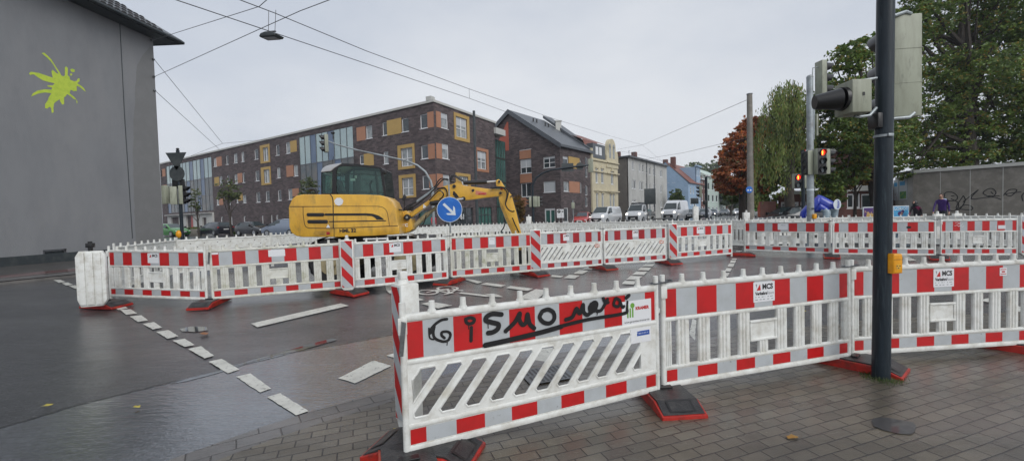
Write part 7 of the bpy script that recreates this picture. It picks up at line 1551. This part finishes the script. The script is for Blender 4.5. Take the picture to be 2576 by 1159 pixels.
# ================================================================= WIRES
def wire(label, pts, r=.011, name='overhead_wire', sag=0):
    P = [dp(*p) for p in pts]; b = MB()
    if sag and len(P) == 2:
        P = [P[0].lerp(P[1], k/12) - Vector((0, 0, sag*4*(k/12)*(1-k/12))) for k in range(13)]
    o0 = P[0].copy(); b.tube([p - o0 for p in P], r, 6); return tag(b.build(name, 'cable', None, o0), label, 'wire', 'overhead wires')
LD = 13.0
wire('span wire from the grey house corner up to the hanging lamp crossing', [(383, 102, 20), (652, 17, 13), (676, -4, 12.4)])
wire('lower span wire from the grey house rising past the hanging lamp to the right', [(389, 193, 20), (657, 72, LD), (755, 28, 11.5), (840, -4, 10.8)])
wire('contact wire from upper left passing over the excavator to the gabled house', [(430, -4, 11), (657, 72, LD), (920, 160, 18), (1187, 250, 27), (1290, 288, 36)], .014)
wire('upper carrying wire running across the sky to the far street', [(592, -4, 12), (690, 33, 13.5), (920, 128, 17.5), (1180, 224, 26), (1396, 300, 40), (1517, 337, 58), (1616, 365, 85), (1672, 410, 110)], .014)
wire('short dropper wire above the excavator boom', [(1180, 224, 26), (1181, 247, 26)], .01)
wire('thin wire from the grey house to the knot above the clinker roof', [(388, 150, 20), (560, 361, 34)], .012); wire('second thin wire from the grey house toward the clinker roof', [(391, 229, 20), (552, 376, 36)], .012)
wire('thin wire from the knot to the right along the clinker roof', [(560, 361, 34), (645, 353, 36), (760, 346, 38)], .012); wire('thin wire from the knot down to the left', [(560, 361, 34), (480, 392, 40)], .012)
wire('wire from the far knot up to the top of the concrete mast', [(1616, 365, 60), (1721, 320, 40), (1883, 250, 26.5)], .014); wire('lower wire from the far street to the concrete mast', [(1600, 404, 60), (1721, 384, 40), (1882, 346, 26.5)], .012); wire('short wire from the curved gable to the far knot', [(1553, 376, 68), (1616, 365, 60)], .014)
wire('wire from the far knot toward the blue house', [(1560, 380, 65), (1620, 392, 75), (1700, 415, 95)], .015)
q = dp(683, 93, LD); t = thing('hanging_lamp', 'flat dark street lamp hanging from the crossing wires', 'street lamp', q); t.rotation_euler = (0, .12, -.35)
b = MB(); b.prism([(-.34, -.02), (-.28, .07), (-.1, .11), (.12, .11), (.34, .02), (.30, -.04), (-.30, -.05)], -.16, .16, 0, 'y', .03); b.build('lamp_housing', 'backsign', t); b = MB(); b.box(-.24, .24, -.11, .11, -.062, -.052); b.build('lamp_glass', 'lampw', t)
b = MB(); b.box(-.16, .16, -.02, .02, .14, .17)
for x, dx in ((-.13, -.03), (.13, .0)): b.cyl((x, 0, .09), (x + dx, 0, .78), .008, n=6)
b.build('suspension', 'cable', t)
# far pavement along the clinker block and low planter walls
fA = lambda s_, o: (L1.to_2d() + dA.to_2d()*s_ - Vector((-dA.y, dA.x))*o)
LA = A.L
tag(sheet('far_pavement', [fA(-5, 0), fA(LA + 6, 0), fA(LA + 6, 4), fA(-5, 4)], 'walk', .10), kind='structure')
fB = lambda s_, o: (C2.to_2d() + dS.to_2d()*s_ - Vector((-dS.y, dS.x))*o)
tag(sheet('far_pavement', [fB(-16, 0), fB(95, 0), fB(95, 2.6), fB(-16, 2.6)], 'walk', .10), kind='structure')
for X0, X1, d, l in ((478, 512, 49, 'low concrete planter wall below the clipped hedge'), (602, 655, 46.5, 'low concrete planter wall between the two dark cars')):
    a, b2 = dp(X0, 590, d), dp(X1, 590, d); b = MB(); b.bbox(0, b2.x - a.x, 0, .3, 0, .75, .02); tag(b.build('planter_wall', 'concrete', None, (a.x, d, G(d))), l, 'wall')
# ================================================================= WORLD, SUN, CAMERA
w = bpy.data.worlds.new('World'); sc.world = w; w.use_nodes = True; nt = w.node_tree; nt.nodes.clear()
out = nt.nodes.new('ShaderNodeOutputWorld'); bg = nt.nodes.new('ShaderNodeBackground'); nt.links.new(bg.outputs[0], out.inputs[0])
sk = nt.nodes.new('ShaderNodeTexSky'); sk.sky_type = 'NISHITA'; sk.sun_disc = False; sk.sun_elevation = math.radians(38); sk.sun_rotation = math.radians(150); sk.air_density = 1.5; sk.dust_density = 5
hs = nt.nodes.new('ShaderNodeHueSaturation'); hs.inputs['Saturation'].default_value = .25; nt.links.new(sk.outputs[0], hs.inputs['Color'])
tc = nt.nodes.new('ShaderNodeTexCoord'); mp = nt.nodes.new('ShaderNodeMapping'); mp.inputs['Scale'].default_value = (1, 1, 2.2); nt.links.new(tc.outputs['Generated'], mp.inputs[0])
n = N(nt, 'ShaderNodeTexNoise', Scale=1.1, Detail=7, Roughness=.55); nt.links.new(mp.outputs[0], n.inputs['Vector'])
cl = ramp(nt, n.outputs['Fac'], .38, .64, (5.5, 6.0, 6.9), (7.4, 7.7, 8.2))
mx = mixc(nt, .82, hs.outputs[0], cl); nt.links.new(mx, bg.inputs['Color']); bg.inputs['Strength'].default_value = .1
sl = bpy.data.lights.new('sun', 'SUN'); sl.energy = 1.2; sl.angle = math.radians(40); sl.color = (1, .985, .96)
so = bpy.data.objects.new('sun', sl); col.objects.link(so); so.rotation_euler = (math.radians(52), 0, math.radians(150 + 180 - 180)); so.location = (0, 0, 30)
dirv = Vector((math.sin(math.radians(150))*math.cos(math.radians(38)), math.cos(math.radians(150))*math.cos(math.radians(38)), math.sin(math.radians(38))))
so.rotation_euler = dirv.to_track_quat('Z', 'Y').to_euler()
cam = bpy.data.cameras.new('camera'); co = bpy.data.objects.new('camera', cam); col.objects.link(co); sc.camera = co
cam.sensor_width = 36; cam.lens = 36*F/W0; cam.clip_start = .05; cam.clip_end = 3000
fw = ray(W0/2, H0/2).normalized(); rt = (ray(W0/2 + 1, H0/2) - ray(W0/2, H0/2)).normalized(); up = rt.cross(fw)
co.matrix_world = Matrix(((rt.x, up.x, -fw.x, 0), (rt.y, up.y, -fw.y, 0), (rt.z, up.z, -fw.z, CAMH), (0, 0, 0, 1)))
sc.view_settings.view_transform = 'Standard'; sc.view_settings.look = 'None'; sc.view_settings.exposure = .16; sc.view_settings.gamma = 1
sc.render.engine = 'CYCLES'
# ---- wet air: pale haze of even density round the scene
hm = bpy.data.materials.new('haze'); hm.use_nodes = True; nt = hm.node_tree; nt.nodes.clear(); ho = nt.nodes.new('ShaderNodeOutputMaterial'); pv = nt.nodes.new('ShaderNodeVolumePrincipled')
pv.inputs['Color'].default_value = (.85, .91, 1, 1); pv.inputs['Density'].default_value = .0005; pv.inputs['Anisotropy'].default_value = .2; nt.links.new(pv.outputs[0], ho.inputs['Volume']); M['haze'] = hm
b = MB(); b.box(-420, 420, -70, 920, -1.5, 24); tag(b.build('haze', 'haze', smooth=False), kind='stuff')
